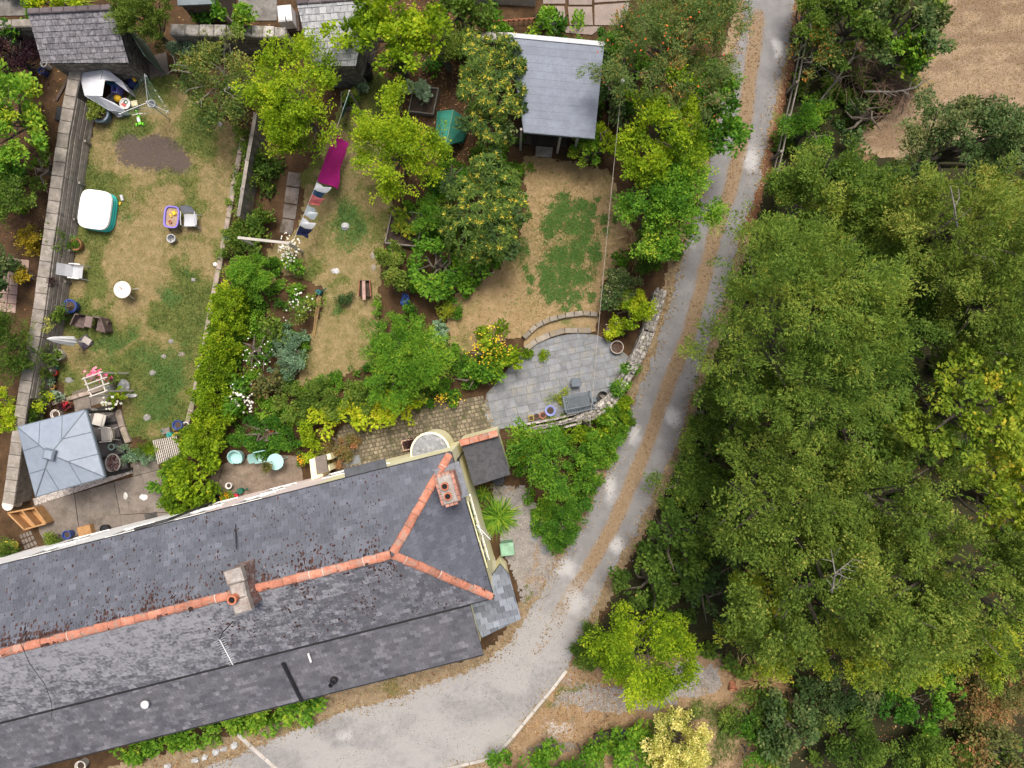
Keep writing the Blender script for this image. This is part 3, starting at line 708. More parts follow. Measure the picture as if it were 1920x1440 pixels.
def slate_plane(parent, pts, u, w, e, m, nparts=0, seed=1, lap=.05, th=.016, name='slate', near=(0, 0), gap=.006, deck=True, deck_m=None, tj=.004, off=.012):
    pts, u, v, n = plane_frame(pts, u)
    o = pts[0]
    q = [((p - o).dot(u), (p - o).dot(v)) for p in pts]
    if sum(q[i][0] * q[(i + 1) % len(q)][1] - q[(i + 1) % len(q)][0] * q[i][1] for i in range(len(q))) < 0: q = q[::-1]
    if deck:
        mb = MB(); top = [o + u * a + v * b for a, b in q]
        mb.prism([p - n * .10 for p in top], [p - n * .004 for p in top]); mb.build('roof_deck', deck_m or m_soffit, parent)
    rng = random.Random(seed)
    u0, u1 = min(a for a, b in q), max(a for a, b in q); v0, v1 = min(b for a, b in q), max(b for a, b in q)
    out = []; k = 0; y = v0
    while y < v1 - .02:
        x = u0 - w * (.5 if k % 2 else 0) - rng.uniform(0, .02)
        while x < u1:
            j = rng.uniform(-.005, .005)
            rect = [(x + gap / 2, y + j), (x + w - gap / 2, y + j), (x + w - gap / 2, y + e + lap), (x + gap / 2, y + e + lap)]
            c = clip_poly(rect, q)
            if len(c) >= 3:
                tl = th + rng.uniform(-tj, tj) + off; tt = .003 + off * .3
                out.append((c, y, tl, tt))
            x += w
        y += e; k += 1
    def solid(mb, it):
        c, y, tl, tt = it
        top = [o + u * a + v * b + n * (tl + (tt - tl) * min(1, max(0, (b - y) / (e + lap)))) for a, b in c]
        bot = [o + u * a + v * b - n * .003 for a, b in c]
        nn = len(c)
        mb.add(bot + top, [tuple(range(nn, 2 * nn))] + [(i, (i + 1) % nn, nn + (i + 1) % nn, nn + i) for i in range(nn)], rng.random())
    if nparts:
        def dist(it):
            a = sum(p[0] for p in it[0]) / len(it[0]); b = sum(p[1] for p in it[0]) / len(it[0])
            p = o + u * a + v * b
            return (p.x - near[0]) ** 2 + (p.y - near[1]) ** 2 - (100 if len(it[0]) == 4 else 0)
        out.sort(key=dist)
    for it in out[:nparts]:
        mb = MB(); solid(mb, it); mb.build(name, m, parent)
    if out[nparts:]:
        mb = MB()
        for it in out[nparts:]: solid(mb, it)
        ob = mb.build(name + 's', m, parent); ob['kind'] = 'stuff'
    return o, u, v, n

m_soffit = mat('dark_soffit', (0.04, 0.04, 0.042), var=.2)
m_cream = mat('cream_render', (0.86, 0.81, 0.54), var=.05, scale=.8, fine=8, bmp=.1, c2=(0.78, 0.71, 0.42))
m_pink = mat('pale_pink_render', (0.86, 0.72, 0.68), var=.07, scale=.8, fine=8, bmp=.1)
m_white = mat('white_render', (0.86, 0.86, 0.84), var=.06, scale=.8, fine=8, bmp=.1)
m_gutter = mat('black_gutter', (0.02, 0.02, 0.023), rough=.4, var=.2)
m_orange = mat('orange_ridge', (0.41, 0.165, 0.105), var=.25, scale=5, fine=16, piece=.22, c2=(0.33, 0.215, 0.165), rough=.8)
m_glass = mat('dark_glass', (0.03, 0.035, 0.045), rough=.12, var=.1, bmp=0, spec=.6)
m_frame_w = mat('white_frame', (0.75, 0.75, 0.73), rough=.5, var=.05)

NWc, SWc, RWc = NE + dr * (LEN + 1.2), SE + dr * LEN, RE + dr * LEN
slate_plane(house, [NE, NWc, RWc, RE], dr, .27, .19, m_slate_n, 120, 3)
slate_plane(house, [RE, RWc, SWc, SE], dr, .27, .19, m_slate_s, 120, 4)
slate_plane(house, [NE, RE, SE], (SE - NE), .25, .19, m_slate_n, 60, 5)
# walls under the eaves
ins = .005
ew = V3((SE.x - NE.x, SE.y - NE.y, 0)).normalized(); en = V3((-ew.y, ew.x, 0));  en = en if en.x > 0 else -en
a_ = V3((NE.x, NE.y, 0)) - nr * ins
t_ = (V3((NE.x, NE.y, 0)) - en * ins - a_).dot(en) / dr.dot(en)
WNE = a_ + dr * t_
b_ = V3((SE.x, SE.y, 0)) - en * ins
WSE = b_ + nr * (ins)
def wall(p, q, z0, zp, zq, m, nrm, name='wall', label=None, th=.3):
    d = -nrm * th
    mb = MB(); mb.prism([V3((p.x, p.y, z0)), V3((q.x, q.y, z0)), V3((q.x + d.x, q.y + d.y, z0)), V3((p.x + d.x, p.y + d.y, z0))], [V3((p.x, p.y, zp)), V3((q.x, q.y, zq)), V3((q.x + d.x, q.y + d.y, zq)), V3((p.x + d.x, p.y + d.y, zp))])
    o = mb.build(name, m, house)
    if label: o['label'] = label
    return o
def north_t(px, z=4.9):
    """distance along the north wall at which it crosses photo column px at height z"""
    x = (px - 960) * (CAM_H - z) / FPX
    return (x - WNE.x) / dr.x
ztop = 4.9
tP, tW = north_t(583), north_t(318)
wall(WNE, WNE + dr * tP, 0, ztop, ztop, m_cream, nr, label='cream painted rear wall')
wall(WNE + dr * (tP + .004), WNE + dr * tW, 0, ztop, ztop, m_pink, nr, label='pale pink painted rear wall')
wall(WNE + dr * (tW + .004), WNE + dr * LEN, 0, ztop, ztop, m_white, nr, label='white painted rear wall')
wall(WNE - nr * .3, WSE, 0, 4.9, 4.5, m_cream, en, label='cream painted gable end wall')
wall(WSE, WSE + dr * LEN, 0, 4.6, 4.6, m_white, -nr, label='front wall')
# string course, fascia boards, gutters
for (p, q, nrm, z) in ((NE, NWc, nr, 5.0),):
    mb = MB(); mb.tube([p + nrm * .01 + V3((0, 0, -.04)), q + nrm * .01 + V3((0, 0, -.04))], .035, 6); mb.build('gutter', m_gutter, house)
mb = MB(); mb.tube([NE + en * .01 - V3((0, 0, .04)), SE + en * .01 - V3((0, 0, .04))], .032, 6); mb.build('gutter', m_gutter, house)
mb = MB(); mb.tube([SE - nr * .03 + V3((0, 0, -.04)), SWc - nr * .03 + V3((0, 0, -.04))], .042, 6); mb.build('gutter', m_gutter, house)
def window(p, d, nrm, z0, z1, w, canopy=False, sill=True, m=None):
    c = p + V3((0, 0, (z0 + z1) / 2)); rz = math.atan2(d.y, d.x)
    mb = MB()
    h = z1 - z0
    for sx in (-1, 1): mb.box(c + d * sx * (w / 2 - .04) - nrm * .02, (.08, .09, h), rz)
    for sz in (-1, 1): mb.box(c + V3((0, 0, sz * (h / 2 - .04))) - nrm * .02, (w - .16, .088, .08), rz)
    mb.box(c - nrm * .02, (.06, .086, h - .16), rz)
    fr = mb.build('window', m or m_frame_w, house)
    mb = MB(); mb.box(c - nrm * .007, (w - .1, .03, h - .1), rz); mb.build('pane', m_glass, fr)
    if sill:
        mb = MB(); mb.box(p + nrm * .015 + V3((0, 0, z0 - .05)), (w + .1, .07, .05), rz); mb.build('sill', m_frame_w, fr)
    if canopy:
        mb = MB(); a, b = p - d * (w / 2 + .2), p + d * (w / 2 + .2)
        mb.prism([a + V3((0, 0, z1 + .05)), b + V3((0, 0, z1 + .05)), b + nrm * .3 + V3((0, 0, z1 - .06)), a + nrm * .3 + V3((0, 0, z1 - .06))], [a + V3((0, 0, z1 + .14)), b + V3((0, 0, z1 + .14)), b + nrm * .3 + V3((0, 0, z1 + .02)), a + nrm * .3 + V3((0, 0, z1 + .02))])
        mb.build('canopy', mat('canopy_slate', (0.07, 0.075, 0.085), var=.2), fr)
for px, cn, z0 in ((690, True, 3.0), (470, False, 3.1), (365, False, 3.1), (235, False, 3.1), (80, False, 3.1)):
    window(WNE + dr * north_t(px, 4.0), dr, nr, z0, z0 + 1.25, 1.1, cn)
for px, w in ((640, 1.3), (520, 1.0), (400, 1.3), (150, 1.4)):
    window(WNE + dr * north_t(px, 1.6), dr, nr, .9, 2.1, w)
EL = (WSE - WNE).length
window(WNE + ew * EL * .50, ew, en, 2.9, 4.1, 1.5, False, m=m_cream)
window(WNE + ew * EL * .74, ew, en, 2.7, 3.9, 1.0, m=m_cream)
# black downpipe and waste pipes on the rear wall
mb = MB(); p0 = WNE + dr * north_t(250) + nr * .08
mb.tube([p0 + V3((0, 0, 4.8)), p0 + dr * -1.0 + V3((0, 0, 4.45)), p0 - dr * 1.05 + V3((0, 0, 0))], .05, 6); mb.build('downpipe', m_gutter, house)
mb = MB(); p0 = WNE + ew * EL * .12 + en * .07
mb.tube([p0 + V3((0, 0, 4.9)), p0 + ew * .1 + V3((0, 0, 4.5)), p0 - ew * .25 + V3((0, 0, 3.9)), p0 - ew * .25], .045, 6); mb.build('downpipe', m_gutter, house)

m_mort = mat('ridge_mortar', (0.45, 0.40, 0.36), var=.3, scale=8)
# ridge and hip tiles, each one a part
def ridge_run(a, b, n1, n2, step=.44, r=.108, seed=1, name='ridge_tile'):
    rng = random.Random(seed); d = (b - a); Ln = d.length; d.normalize()
    up = (n1 + n2).normalized(); side = d.cross(up).normalized()
    k = int(Ln / step)
    for i in range(k):
        p = a + d * (Ln * i / k); q = a + d * (Ln * (i + 1) / k - .012)
        rr = r * rng.uniform(.94, 1.06); p = p + side * rng.uniform(-.012, .012); q = q + side * rng.uniform(-.012, .012); lift = rng.uniform(0, .012)
        mb = MB(); vs = []; fs = []; ns = 6
        for e, (s, ex) in enumerate(((p, 0.0), (q, .012))):
            for j in range(ns + 1):
                t = math.pi * j / ns
                vs.append(s + side * math.cos(t) * (rr + ex) * 1.25 + up * (math.sin(t) * (rr + ex) * .62 - .02 + lift))
        for j in range(ns): fs.append((j, j + 1, ns + 2 + j, ns + 1 + j))
        fs.append(tuple(range(ns, -1, -1))); fs.append(tuple(range(ns + 1, 2 * ns + 2)))
        mb.add(vs, fs, rng.random()); mb.build(name, m_orange, house)
        if rng.random() < .22:                                # pale mortar squeezed out of the joint
            mb = MB(); vs = []
            for s in (q, q + d * .03):
                for j in range(ns + 1):
                    t = math.pi * j / ns; vs.append(s + side * math.cos(t) * (rr + .016) * 1.25 + up * (math.sin(t) * (rr + .016) * .62 - .018 + lift))
            mb.add(vs, [(j, j + 1, ns + 2 + j, ns + 1 + j) for j in range(ns)]); mb.build('mortar_joint', m_mort, house)
fN = plane_frame([NE, NWc, RWc], dr)[3]; fS = plane_frame([RE, RWc, SWc], dr)[3]; fE = plane_frame([NE, RE, SE], dr)[3]
ridge_run(RE + dr * .05, RWc, fN, fS, seed=2)
ridge_run(NE + (RE - NE) * .02, RE - (RE - NE).normalized() * .05, fN, fE, seed=3)
ridge_run(SE + (RE - SE) * .01, RE - (RE - SE).normalized() * .05, fS, fE, seed=4)
# pale mortar joints on two ridge tiles
# moss clumps caught on the slate edges (geometry nobody could count)
def moss(a, u, v, n, lu, lv, num, seed, dens, size=(.03, .10)):
    rng = random.Random(seed); mb = MB(); k = 0
    while k < num:
        s, t = rng.random(), rng.random()
        if rng.random() > dens(s, t): continue
        k += 1
        p = a + u * (s * lu) + v * (t * lv) + n * .025
        sz = rng.uniform(*size) * (.6 + .8 * dens(s, t))
        e1, e2 = sz * rng.uniform(.5, 1.1), sz * rng.uniform(.8, 2.0)
        vs = [p + u * (math.cos(x) * e1 * rng.uniform(.6, 1.2)) + v * (math.sin(x) * e2 * rng.uniform(.6, 1.2)) - n * .02 for x in [i * math.pi / 3 for i in range(6)]]
        mb.add(vs + [p + n * .018], [(i, (i + 1) % 6, 6) for i in range(6)], rng.random())
    return mb
m_moss = mat('roof_moss', (0.06, 0.03, 0.024), var=.4, fine=30, piece=.4, rough=1)
def updir(n_): 
    v = V3((0, 0, 1)) - n_ * n_.z; return v.normalized()
vN, vS, vE = updir(fN), updir(fS), updir(fE)
lN = (RE - (NE + dr * ((RE - NE).dot(dr)))).length; lS = (RE - (SE + dr * ((RE - SE).dot(dr)))).length
dn = lambda s, t: .05 + .95 * (max(0, t - .35) / .65) ** 3 * (0.12 + .88 * smooth(.3, .75, fbm(s * 22, t * 3.0, 3)))
mb = moss(NE + dr * ((RE - NE).dot(dr)), dr, vN, fN, 16, lN, 2000, 1, dn)
s0 = RE - V3((0, 0, 0)) - vS * lS
mb2 = moss(s0, dr, vS, fS, 7, lS, 520, 2, lambda s, t: (.25 + .75 * t) * (.1 + .9 * smooth(.35, .7, fbm(s * 9, t * 4, 8))), (.025, .075))
mb3 = moss(s0 - dr * 3.0, dr, vS, fS, 3.2, lS * .55, 90, 4, lambda s, t: max(0, .8 - t * .6 - max(0, .5 - s) * .8), (.022, .045))
mb4 = moss(RE - vE * .5 - dr * 1.6, -vE, ew, fE, 1.0, 1.2, 20, 5, lambda s, t: .6)
for m4 in (mb, mb2, mb3): o = m4.build('moss', m_moss, house); o['kind'] = 'stuff'

# chimneys
m_chim = mat('chimney_render', (0.33, 0.30, 0.27), var=.25, scale=5, c2=(.27, .22, .19))
m_brick = mat('chimney_brick', (0.40, 0.19, 0.14), var=.3, scale=6, piece=.2, c2=(.34, .25, .2))
m_pot = mat('terracotta', (0.45, 0.15, 0.08), var=.15, piece=.12)
m_soot = mat('soot', (0.008, 0.008, 0.008), var=.2, bmp=0)
def pot(c, r, h, parent, org=None):
    mb = MB(); mb.lathe(c, [(r * 1.1, 0), (r * 1.05, h * .8), (r * 1.22, h * .84), (r * 1.22, h), (r * .86, h), (r * .8, h * .3), (0, h * .25)], 16); o = mb.build('chimney_pot', m_pot, parent, smooth_=False)
    mb = MB(); mb.lathe(c, [(r * .86, h * .8), (0, h * .81)], 16); mb.build('flue', m_soot, o)
c = P(838, 919, 6.75); rz = math.atan2(ew.y, ew.x)
mb = MB(); zb = 5.2
mb.box(V3((c.x, c.y, (6.55 + zb) / 2)), (.86, .52, 6.55 - zb), rz); st = mb.build('chimney', m_brick, house)
for i, z in enumerate((6.41, 6.53)):
    mb = MB()
    for k in range(5):
        for s in (-1, 1):
            mb.bbox(c - V3((0, 0, 6.75 - z)) + ew * (-.37 + k * .187) + en * s * .265, (.175, .12, .11), .012, rz, tint=random.Random(k + i * 9 + s).random())
    for k in range(3):
        for s in (-1, 1):
            mb.bbox(c - V3((0, 0, 6.75 - z)) + en * (-.14 + k * .14) + ew * s * .49, (.12, .13, .11), .012, rz, tint=random.Random(k * 3 + i + s).random())
    mb.build('brick_course', m_brick, st)
mb = MB(); mb.bbox(c - V3((0, 0, .17)), (.90, .46, .14), .03, rz); mb.build('cap', m_chim, st)
pot(c - V3((0, 0, .12)) + ew * -.14 + en * -.03, .105, .22, house); pot(c - V3((0, 0, .12)) + ew * .19 + en * -.02, .105, .22, house)
mb = MB(); p = c + ew * .0; 
pz = lambda q, pl_o, n_: pl_o.z - ((q.x - pl_o.x) * n_.x + (q.y - pl_o.y) * n_.y) / n_.z
fl = [c + ew * a + en * b for a, b in ((-.62, -.42), (.62, -.42), (.62, .42), (-.62, .42))]
mb.prism([V3((q.x, q.y, pz(q, RE, fE) - .02)) for q in fl], [V3((q.x, q.y, pz(q, RE, fE) + .035)) for q in fl]); mb.build('flashing', mat('lead', (0.20, 0.21, 0.23), var=.25, scale=4, rough=.5), st)
c = P(444, 1110, 7.35)
mb = MB(); mb.box(V3((c.x, c.y, 6.1)), (.46, 1.3, 2.0), math.atan2(dr.y, dr.x)); st = mb.build('chimney', mat('rendered_stack', (0.21, 0.125, 0.10), var=.4, scale=9, c2=(.42, .38, .35)), house)
mb = MB(); rzc = math.atan2(dr.y, dr.x)
for k, (o_, l_, w_) in enumerate(((-.47, .45, .54), (0, .47, .48), (.47, .45, .56))): mb.bbox(c + nr * o_ + V3((0, 0, -.16 - .04 * (k % 2))), (w_, l_, .30), .06, rzc + (.05, -.04, .06)[k])
mb.build('cap', m_chim, st)
pot(c + V3((0, 0, -.05)) + nr * -.16 + dr * .11, .12, .28, house)
mb = MB(); fl = [c + dr * a + nr * b for a, b in ((-.40, -.82), (.40, -.82), (.40, .82), (-.40, .82))]
def rz_at(q): return min(pz(q, RE, fN), pz(q, RE, fS))
mb.prism([V3((q.x, q.y, rz_at(q) - .02)) for q in fl], [V3((q.x, q.y, rz_at(q) + .03)) for q in fl])
# aerials
m_alu = mat('aluminium', (0.55, 0.56, 0.58), rough=.4, metal=.5, var=.1, bmp=0)
def aerial(p, q, n, w, foot, mast_top, label_part='aerial'):
    mb = MB(); mb.tube([p, q], .014, 5)
    d = (q - p).normalized(); s = d.cross(V3((0, 0, 1))).normalized()
    for i in range(n):
        c_ = p.lerp(q, (i + .3) / n); ww = w * (1.3 if i == 0 else 1 - .3 * i / n)
        mb.tube([c_ - s * ww / 2, c_ + s * ww / 2], .008, 4)
    o = mb.build(label_part, m_alu, house)
    mb = MB(); mb.tube([foot, mast_top, p.lerp(q, .02)], .02, 5); mb.build('mast', m_gutter, o)
aerial(P(411, 1198, 7.0), P(437, 1247, 7.0), 13, .32, P(437, 1165, 6.2), P(418, 1185, 7.0))
aerial(P(893, 984, 4.4), P(920, 1012, 4.4), 10, .30, P(893, 984, 4.2), P(893, 984, 4.3))
# cables slung over the slates
mb = MB(); mb.tube([P(64, 1080, 5.25), P(58, 1120, 5.6), P(52, 1160, 6.0), P(38, 1205, 6.66), P(55, 1243, 6.4), P(85, 1285, 5.6), P(97, 1318, 5.05), P(97, 1345, 4.75)], .012, 4); mb.build('cable', m_gutter, house)
mb = MB(); mb.tube([P(441, 962, 5.05), P(443, 1030, 5.95)], .018, 4); mb.build('roof_joint', m_gutter, house)

# lean-to along the front, its divider and pipes
TR, BR = P(884, 1143, 4.42) + nr * .16 + V3((0, 0, .072)), P(906, 1226, 3.55)
LTW = TR + dr * LEN; LBW = BR + dr * LEN
slate_plane(house, [TR, LTW, LBW, BR], dr, .25, .17, m_slate_l, 0, 6)
mb = MB(); mb.tube([BR - nr * .03 - V3((0, 0, .05)), LBW - nr * .03 - V3((0, 0, .05))], .055, 6); mb.build('gutter', m_gutter, house)
wall(BR + nr * .15 + dr * .1, LBW + nr * .15, 0, 3.5, 3.5, m_white, -nr, label='lean-to front wall')
q0, q1 = V3((BR.x, BR.y, 0)) + dr * .1 + nr * .15, V3((TR.x, TR.y, 0)) + dr * .1
mb = MB(); mb.prism([q0, q1, q1 + dr * .25, q0 + dr * .25], [q0 + V3((0, 0, 3.45)), q1 + V3((0, 0, 4.3)), q1 + dr * .25 + V3((0, 0, 4.3)), q0 + dr * .25 + V3((0, 0, 3.45))]); mb.build('wall', m_cream, house)
pa, pb = P(531, 1243, 4.45), P(566, 1314, 3.62)
mb = MB(); mb.tube([pa + V3((0, 0, .04)), pb + V3((0, 0, .04))], .07, 6); mb.build('party_strip', m_gutter, house)
mb = MB(); mb.tube([P(578, 1226, 4.5), P(583, 1241, 4.36)], .04, 6); mb.build('vent_pipe', m_frame_w, house)
mb = MB(); p = P(280, 1314, 4.15); mb.lathe(p, [(.05, -.1), (.05, .22), (.13, .24), (.14, .32), (.06, .38), (0, .38)], 14); mb.build('vent_pipe', m_frame_w, house)
mb = MB(); p = P(625, 1277, 3.95); mb.lathe(p, [(.15, -.1), (.12, .06), (.07, .10), (.07, .30), (.09, .31), (.09, .36), (.055, .36), (.05, .2), (0, .2)], 14); mb.build('vent_pipe', mat('black_plastic', (0.02, 0.02, 0.022), rough=.35, bmp=0), house)
mb = MB(); p = P(171, 1348, 4.12); mb.bbox(p, (.34, .2, .1), .03, math.atan2(dr.y, dr.x), rx=.35); mb.build('roof_vent', m_slate_l, house)
mb = MB(); p = V3((BR.x, BR.y, 0)) + dr * 4.1 - nr * .1; mb.bbox(p + V3((0, 0, .12)), (1.3, .5, .28), .03, math.atan2(dr.y, dr.x)); mb.build('door_step', m_cream, house)
mb = MB(); p = V3((BR.x, BR.y, 0)) + dr * 1.8 - nr * .12; mb.bbox(p + V3((0, 0, .06)), (3.2, .35, .16), .03, math.atan2(dr.y, dr.x)); mb.build('plinth', m_conc, house)
# large-slated porch on the corner
m_porch = mat('porch_slate', (0.17, 0.19, 0.215), var=.15, scale=3, piece=.38, rough=.5, fine=16)
pz0 = lambda px, py: 3.05 - .0035 * ((px - 900) * .55 + (py - 1110) * .8)
pp = [P(a, b, pz0(a, b)) for a, b in ((878, 1140), (904, 1195), (977, 1160), (955, 1078), (938, 1058))]
n3 = (pp[1] - pp[0]).cross(pp[2] - pp[0]).normalized()
pp = [V3((p.x, p.y, pp[0].z - ((p.x - pp[0].x) * n3.x + (p.y - pp[0].y) * n3.y) / n3.z)) for p in pp]
slate_plane(house, pp, dr, .29, .25, m_porch, 0, 9, name='porch_slate', lap=.02, th=.018, gap=.012)
hc = V3((sum(p.x for p in pp) / 5, sum(p.y for p in pp) / 5, 0))
hq = [V3((p.x, p.y, 0)).lerp(hc, .3) for p in pp]
mb = MB(); mb.poly(hq, 0, 2.55); mb.build('porch_wall', m_cream, house)
# flat-roofed outhouse on the corner, with orange coping on its rear wall
m_felt = mat('roof_felt', (0.055, 0.056, 0.062), var=.25, scale=5, fine=20, c2=(.075, .075, .082), rough=.7)
A = [P(a, b, 2.55) for a, b in ((866, 836), (935, 817), (957, 890), (888, 912))]
mb = MB(); mb.prism([p - V3((0, 0, .16)) for p in A], [A[0], A[1] , A[2] + V3((0, 0, -.05)), A[3] + V3((0, 0, -.05))]); o = mb.build('outhouse_roof', m_felt, house)
mb = MB(); ac = sum(A, V3()) / 4
for a, b in ((0, 1), (1, 2), (2, 3), (3, 0)):
    p, q = A[a].lerp(ac, .05), A[b].lerp(ac, .05)
    pi, qi = A[a].lerp(ac, .25), A[b].lerp(ac, .25)
    mb.prism([V3((k.x, k.y, 0)) for k in (p, q, qi, pi)], [V3((k.x, k.y, 2.38)) for k in (p, q, qi, pi)])
mb.build('outhouse_wall', m_cream, house)
c0, c1 = P(862, 831, 2.78), P(933, 812, 2.78); dd = (c1 - c0)
mb = MB(); mb.box((c0 + c1) / 2 - V3((0, 0, 1.42)), (dd.length, .18, 2.75), math.atan2(dd.y, dd.x)); mb.build('outhouse_wall', m_cream, house)
for i in range(4):
    a, b = c0.lerp(c1, i / 4), c0.lerp(c1, (i + 1) / 4)
    mb = MB(); mb.bbox((a + b) / 2, ((b - a).length - .008, .25, .09), .02, math.atan2(dd.y, dd.x)); mb.build('coping_tile', m_orange, house)
mb = MB(); p = P(934, 905, 1.9); mb.lathe(V3((p.x, p.y, 0)), [(.26, 0), (.26, 1.0), (.24, 1.05), (0, 1.06)], 18); wb = mb.build('water_butt', mat('black_barrel', (0.025, 0.028, 0.035), rough=.5, bmp=0)); tag(wb, 'dark round water butt tucked under the flat roofed outhouse', 'barrel')
# round bay beside the corner
bt = north_t(806, 2.4); bc = WNE + dr * bt
mb = MB(); mb.lathe(bc, [(.74, 0), (.74, 2.25)], 28); mb.build('bay_wall', m_cream, house)
mb = MB(); mb.lathe(bc, [(.77, 2.25), (.77, 2.29), (.70, 2.30)], 28); mb.build('bay_parapet', m_cream, house)
mb = MB(); mb.lathe(bc, [(.70, 2.30), (.66, 2.36), (.3, 2.42), (0, 2.44)], 28); mb.build('bay_roof', mat('bay_lead', (0.19, 0.20, 0.21), var=.3, scale=4, c2=(.3, .3, .3), rough=.6), house)
# gate pier with a grey flat top and a cream stub wall
pr = thing('gate_pier', 'low cream wall stub with grey slab top beside the cobbled path', 'wall', P(602, 868, 0))
mb = MB(); q = G([(596, 856), (616, 850), (620, 886), (600, 892)], 0); mb.poly([p * 1.0 for p in q], 0, 1.2); mb.build('wall_stub', m_cream, pr)
zz = 1.28
mb = MB(); mb.poly([V3((a.x, a.y, 0)) for a in G([(590, 857), (611, 852), (615, 884), (594, 890)], zz)], 1.203, zz); mb.build('slab_top', m_conc, pr)
for a, b in ((615, 857), (613, 878)):
    mb = MB(); p = P(a, b, 1.0); mb.bbox(V3((p.x, p.y, .55)), (.26, .24, 1.1), .05, .25); mb.build('pier', m_cream, pr)
# ================================================================ TREES, SHRUBS, HEDGES
L_MID = leafmat('leaf_mid_green', [(0, (0.035, 0.07, 0.012)), (.45, (0.085, 0.14, 0.022)), (.8, (0.15, 0.20, 0.032)), (1, (0.22, 0.23, 0.04))], gain=1.48)
L_OLIVE = leafmat('leaf_olive', [(0, (0.038, 0.062, 0.012)), (.45, (0.088, 0.135, 0.020)), (.8, (0.155, 0.188, 0.036)), (1, (0.25, 0.23, 0.05))], gain=1.6)
L_YELLOW = leafmat('leaf_yellow_green', [(0, (0.055, 0.10, 0.012)), (.45, (0.135, 0.19, 0.02)), (.8, (0.22, 0.25, 0.024)), (1, (0.36, 0.29, 0.03))], gain=1.55)
L_ACID = leafmat('leaf_acid', [(0, (0.055, 0.105, 0.008)), (.4, (0.15, 0.23, 0.012)), (.75, (0.27, 0.34, 0.018)), (1, (0.40, 0.38, 0.03))], trans=.42, gain=1.5)
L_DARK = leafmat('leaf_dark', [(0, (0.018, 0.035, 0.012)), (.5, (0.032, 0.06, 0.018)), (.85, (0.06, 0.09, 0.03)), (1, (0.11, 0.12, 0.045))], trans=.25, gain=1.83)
L_FRESH = leafmat('leaf_fresh', [(0, (0.025, 0.075, 0.010)), (.45, (0.075, 0.165, 0.015)), (.8, (0.14, 0.235, 0.024)), (1, (0.26, 0.29, 0.03))], trans=.36, gain=1.7)
L_GOLD = leafmat('leaf_gold', [(0, (0.16, 0.15, 0.02)), (.4, (0.38, 0.30, 0.03)), (.8, (0.60, 0.44, 0.04)), (1, (0.70, 0.55, 0.10))], gain=1.0)
L_CREAM = leafmat('leaf_cream_gold', [(0, (0.12, 0.18, 0.03)), (.3, (0.36, 0.37, 0.09)), (.7, (0.60, 0.55, 0.20)), (1, (0.76, 0.70, 0.36))], gain=1.25)
L_GREY = leafmat('leaf_grey_green', [(0, (0.05, 0.09, 0.05)), (.5, (0.11, 0.17, 0.10)), (1, (0.24, 0.30, 0.21))], trans=.2, gain=1.95)
L_PURPLE = leafmat('leaf_purple', [(0, (0.012, 0.006, 0.010)), (.6, (0.035, 0.014, 0.022)), (1, (0.07, 0.035, 0.03))], trans=.2, gain=1.0)
L_BROWN = leafmat('leaf_russet', [(0, (0.04, 0.05, 0.015)), (.45, (0.085, 0.09, 0.028)), (.8, (0.15, 0.085, 0.035)), (1, (0.22, 0.10, 0.05))], trans=.25, gain=1.95)
L_ROW = leafmat('leaf_rowan', [(0, (0.03, 0.055, 0.014)), (.5, (0.065, 0.10, 0.028)), (.85, (0.115, 0.135, 0.04)), (.93, (0.2, 0.14, 0.04)), (1, (0.33, 0.12, 0.03))], gain=1.95)
L_STRAW = leafmat('leaf_dead', [(0, (0.20, 0.12, 0.055)), (.5, (0.38, 0.25, 0.12)), (1, (0.55, 0.40, 0.22))], trans=.15, gain=0.8)
L_ROSET = leafmat('leaf_rosette', [(0, (0.03, 0.06, 0.015)), (.45, (0.06, 0.10, 0.02)), (.62, (0.11, 0.16, 0.025)), (.8, (0.33, 0.29, 0.035)), (1, (0.55, 0.42, 0.06))], gain=1.6)
L_APPLE = leafmat('leaf_apple', [(0, (0.04, 0.075, 0.02)), (.45, (0.10, 0.15, 0.035)), (.8, (0.19, 0.21, 0.05)), (1, (0.36, 0.28, 0.08))], gain=1.3)
M_BARK = mat('tree_bark', (0.12, 0.10, 0.08), var=.35, scale=6, bmp=.6)
M_PALEBARK = mat('pale_dead_wood', (0.22, 0.20, 0.175), var=.25, scale=8)
M_TWIG = mat('brown_twigs', (0.16, 0.10, 0.07), var=.3, scale=8)

def nrmz(a): return a / (np.linalg.norm(a, axis=-1, keepdims=True) + 1e-9)

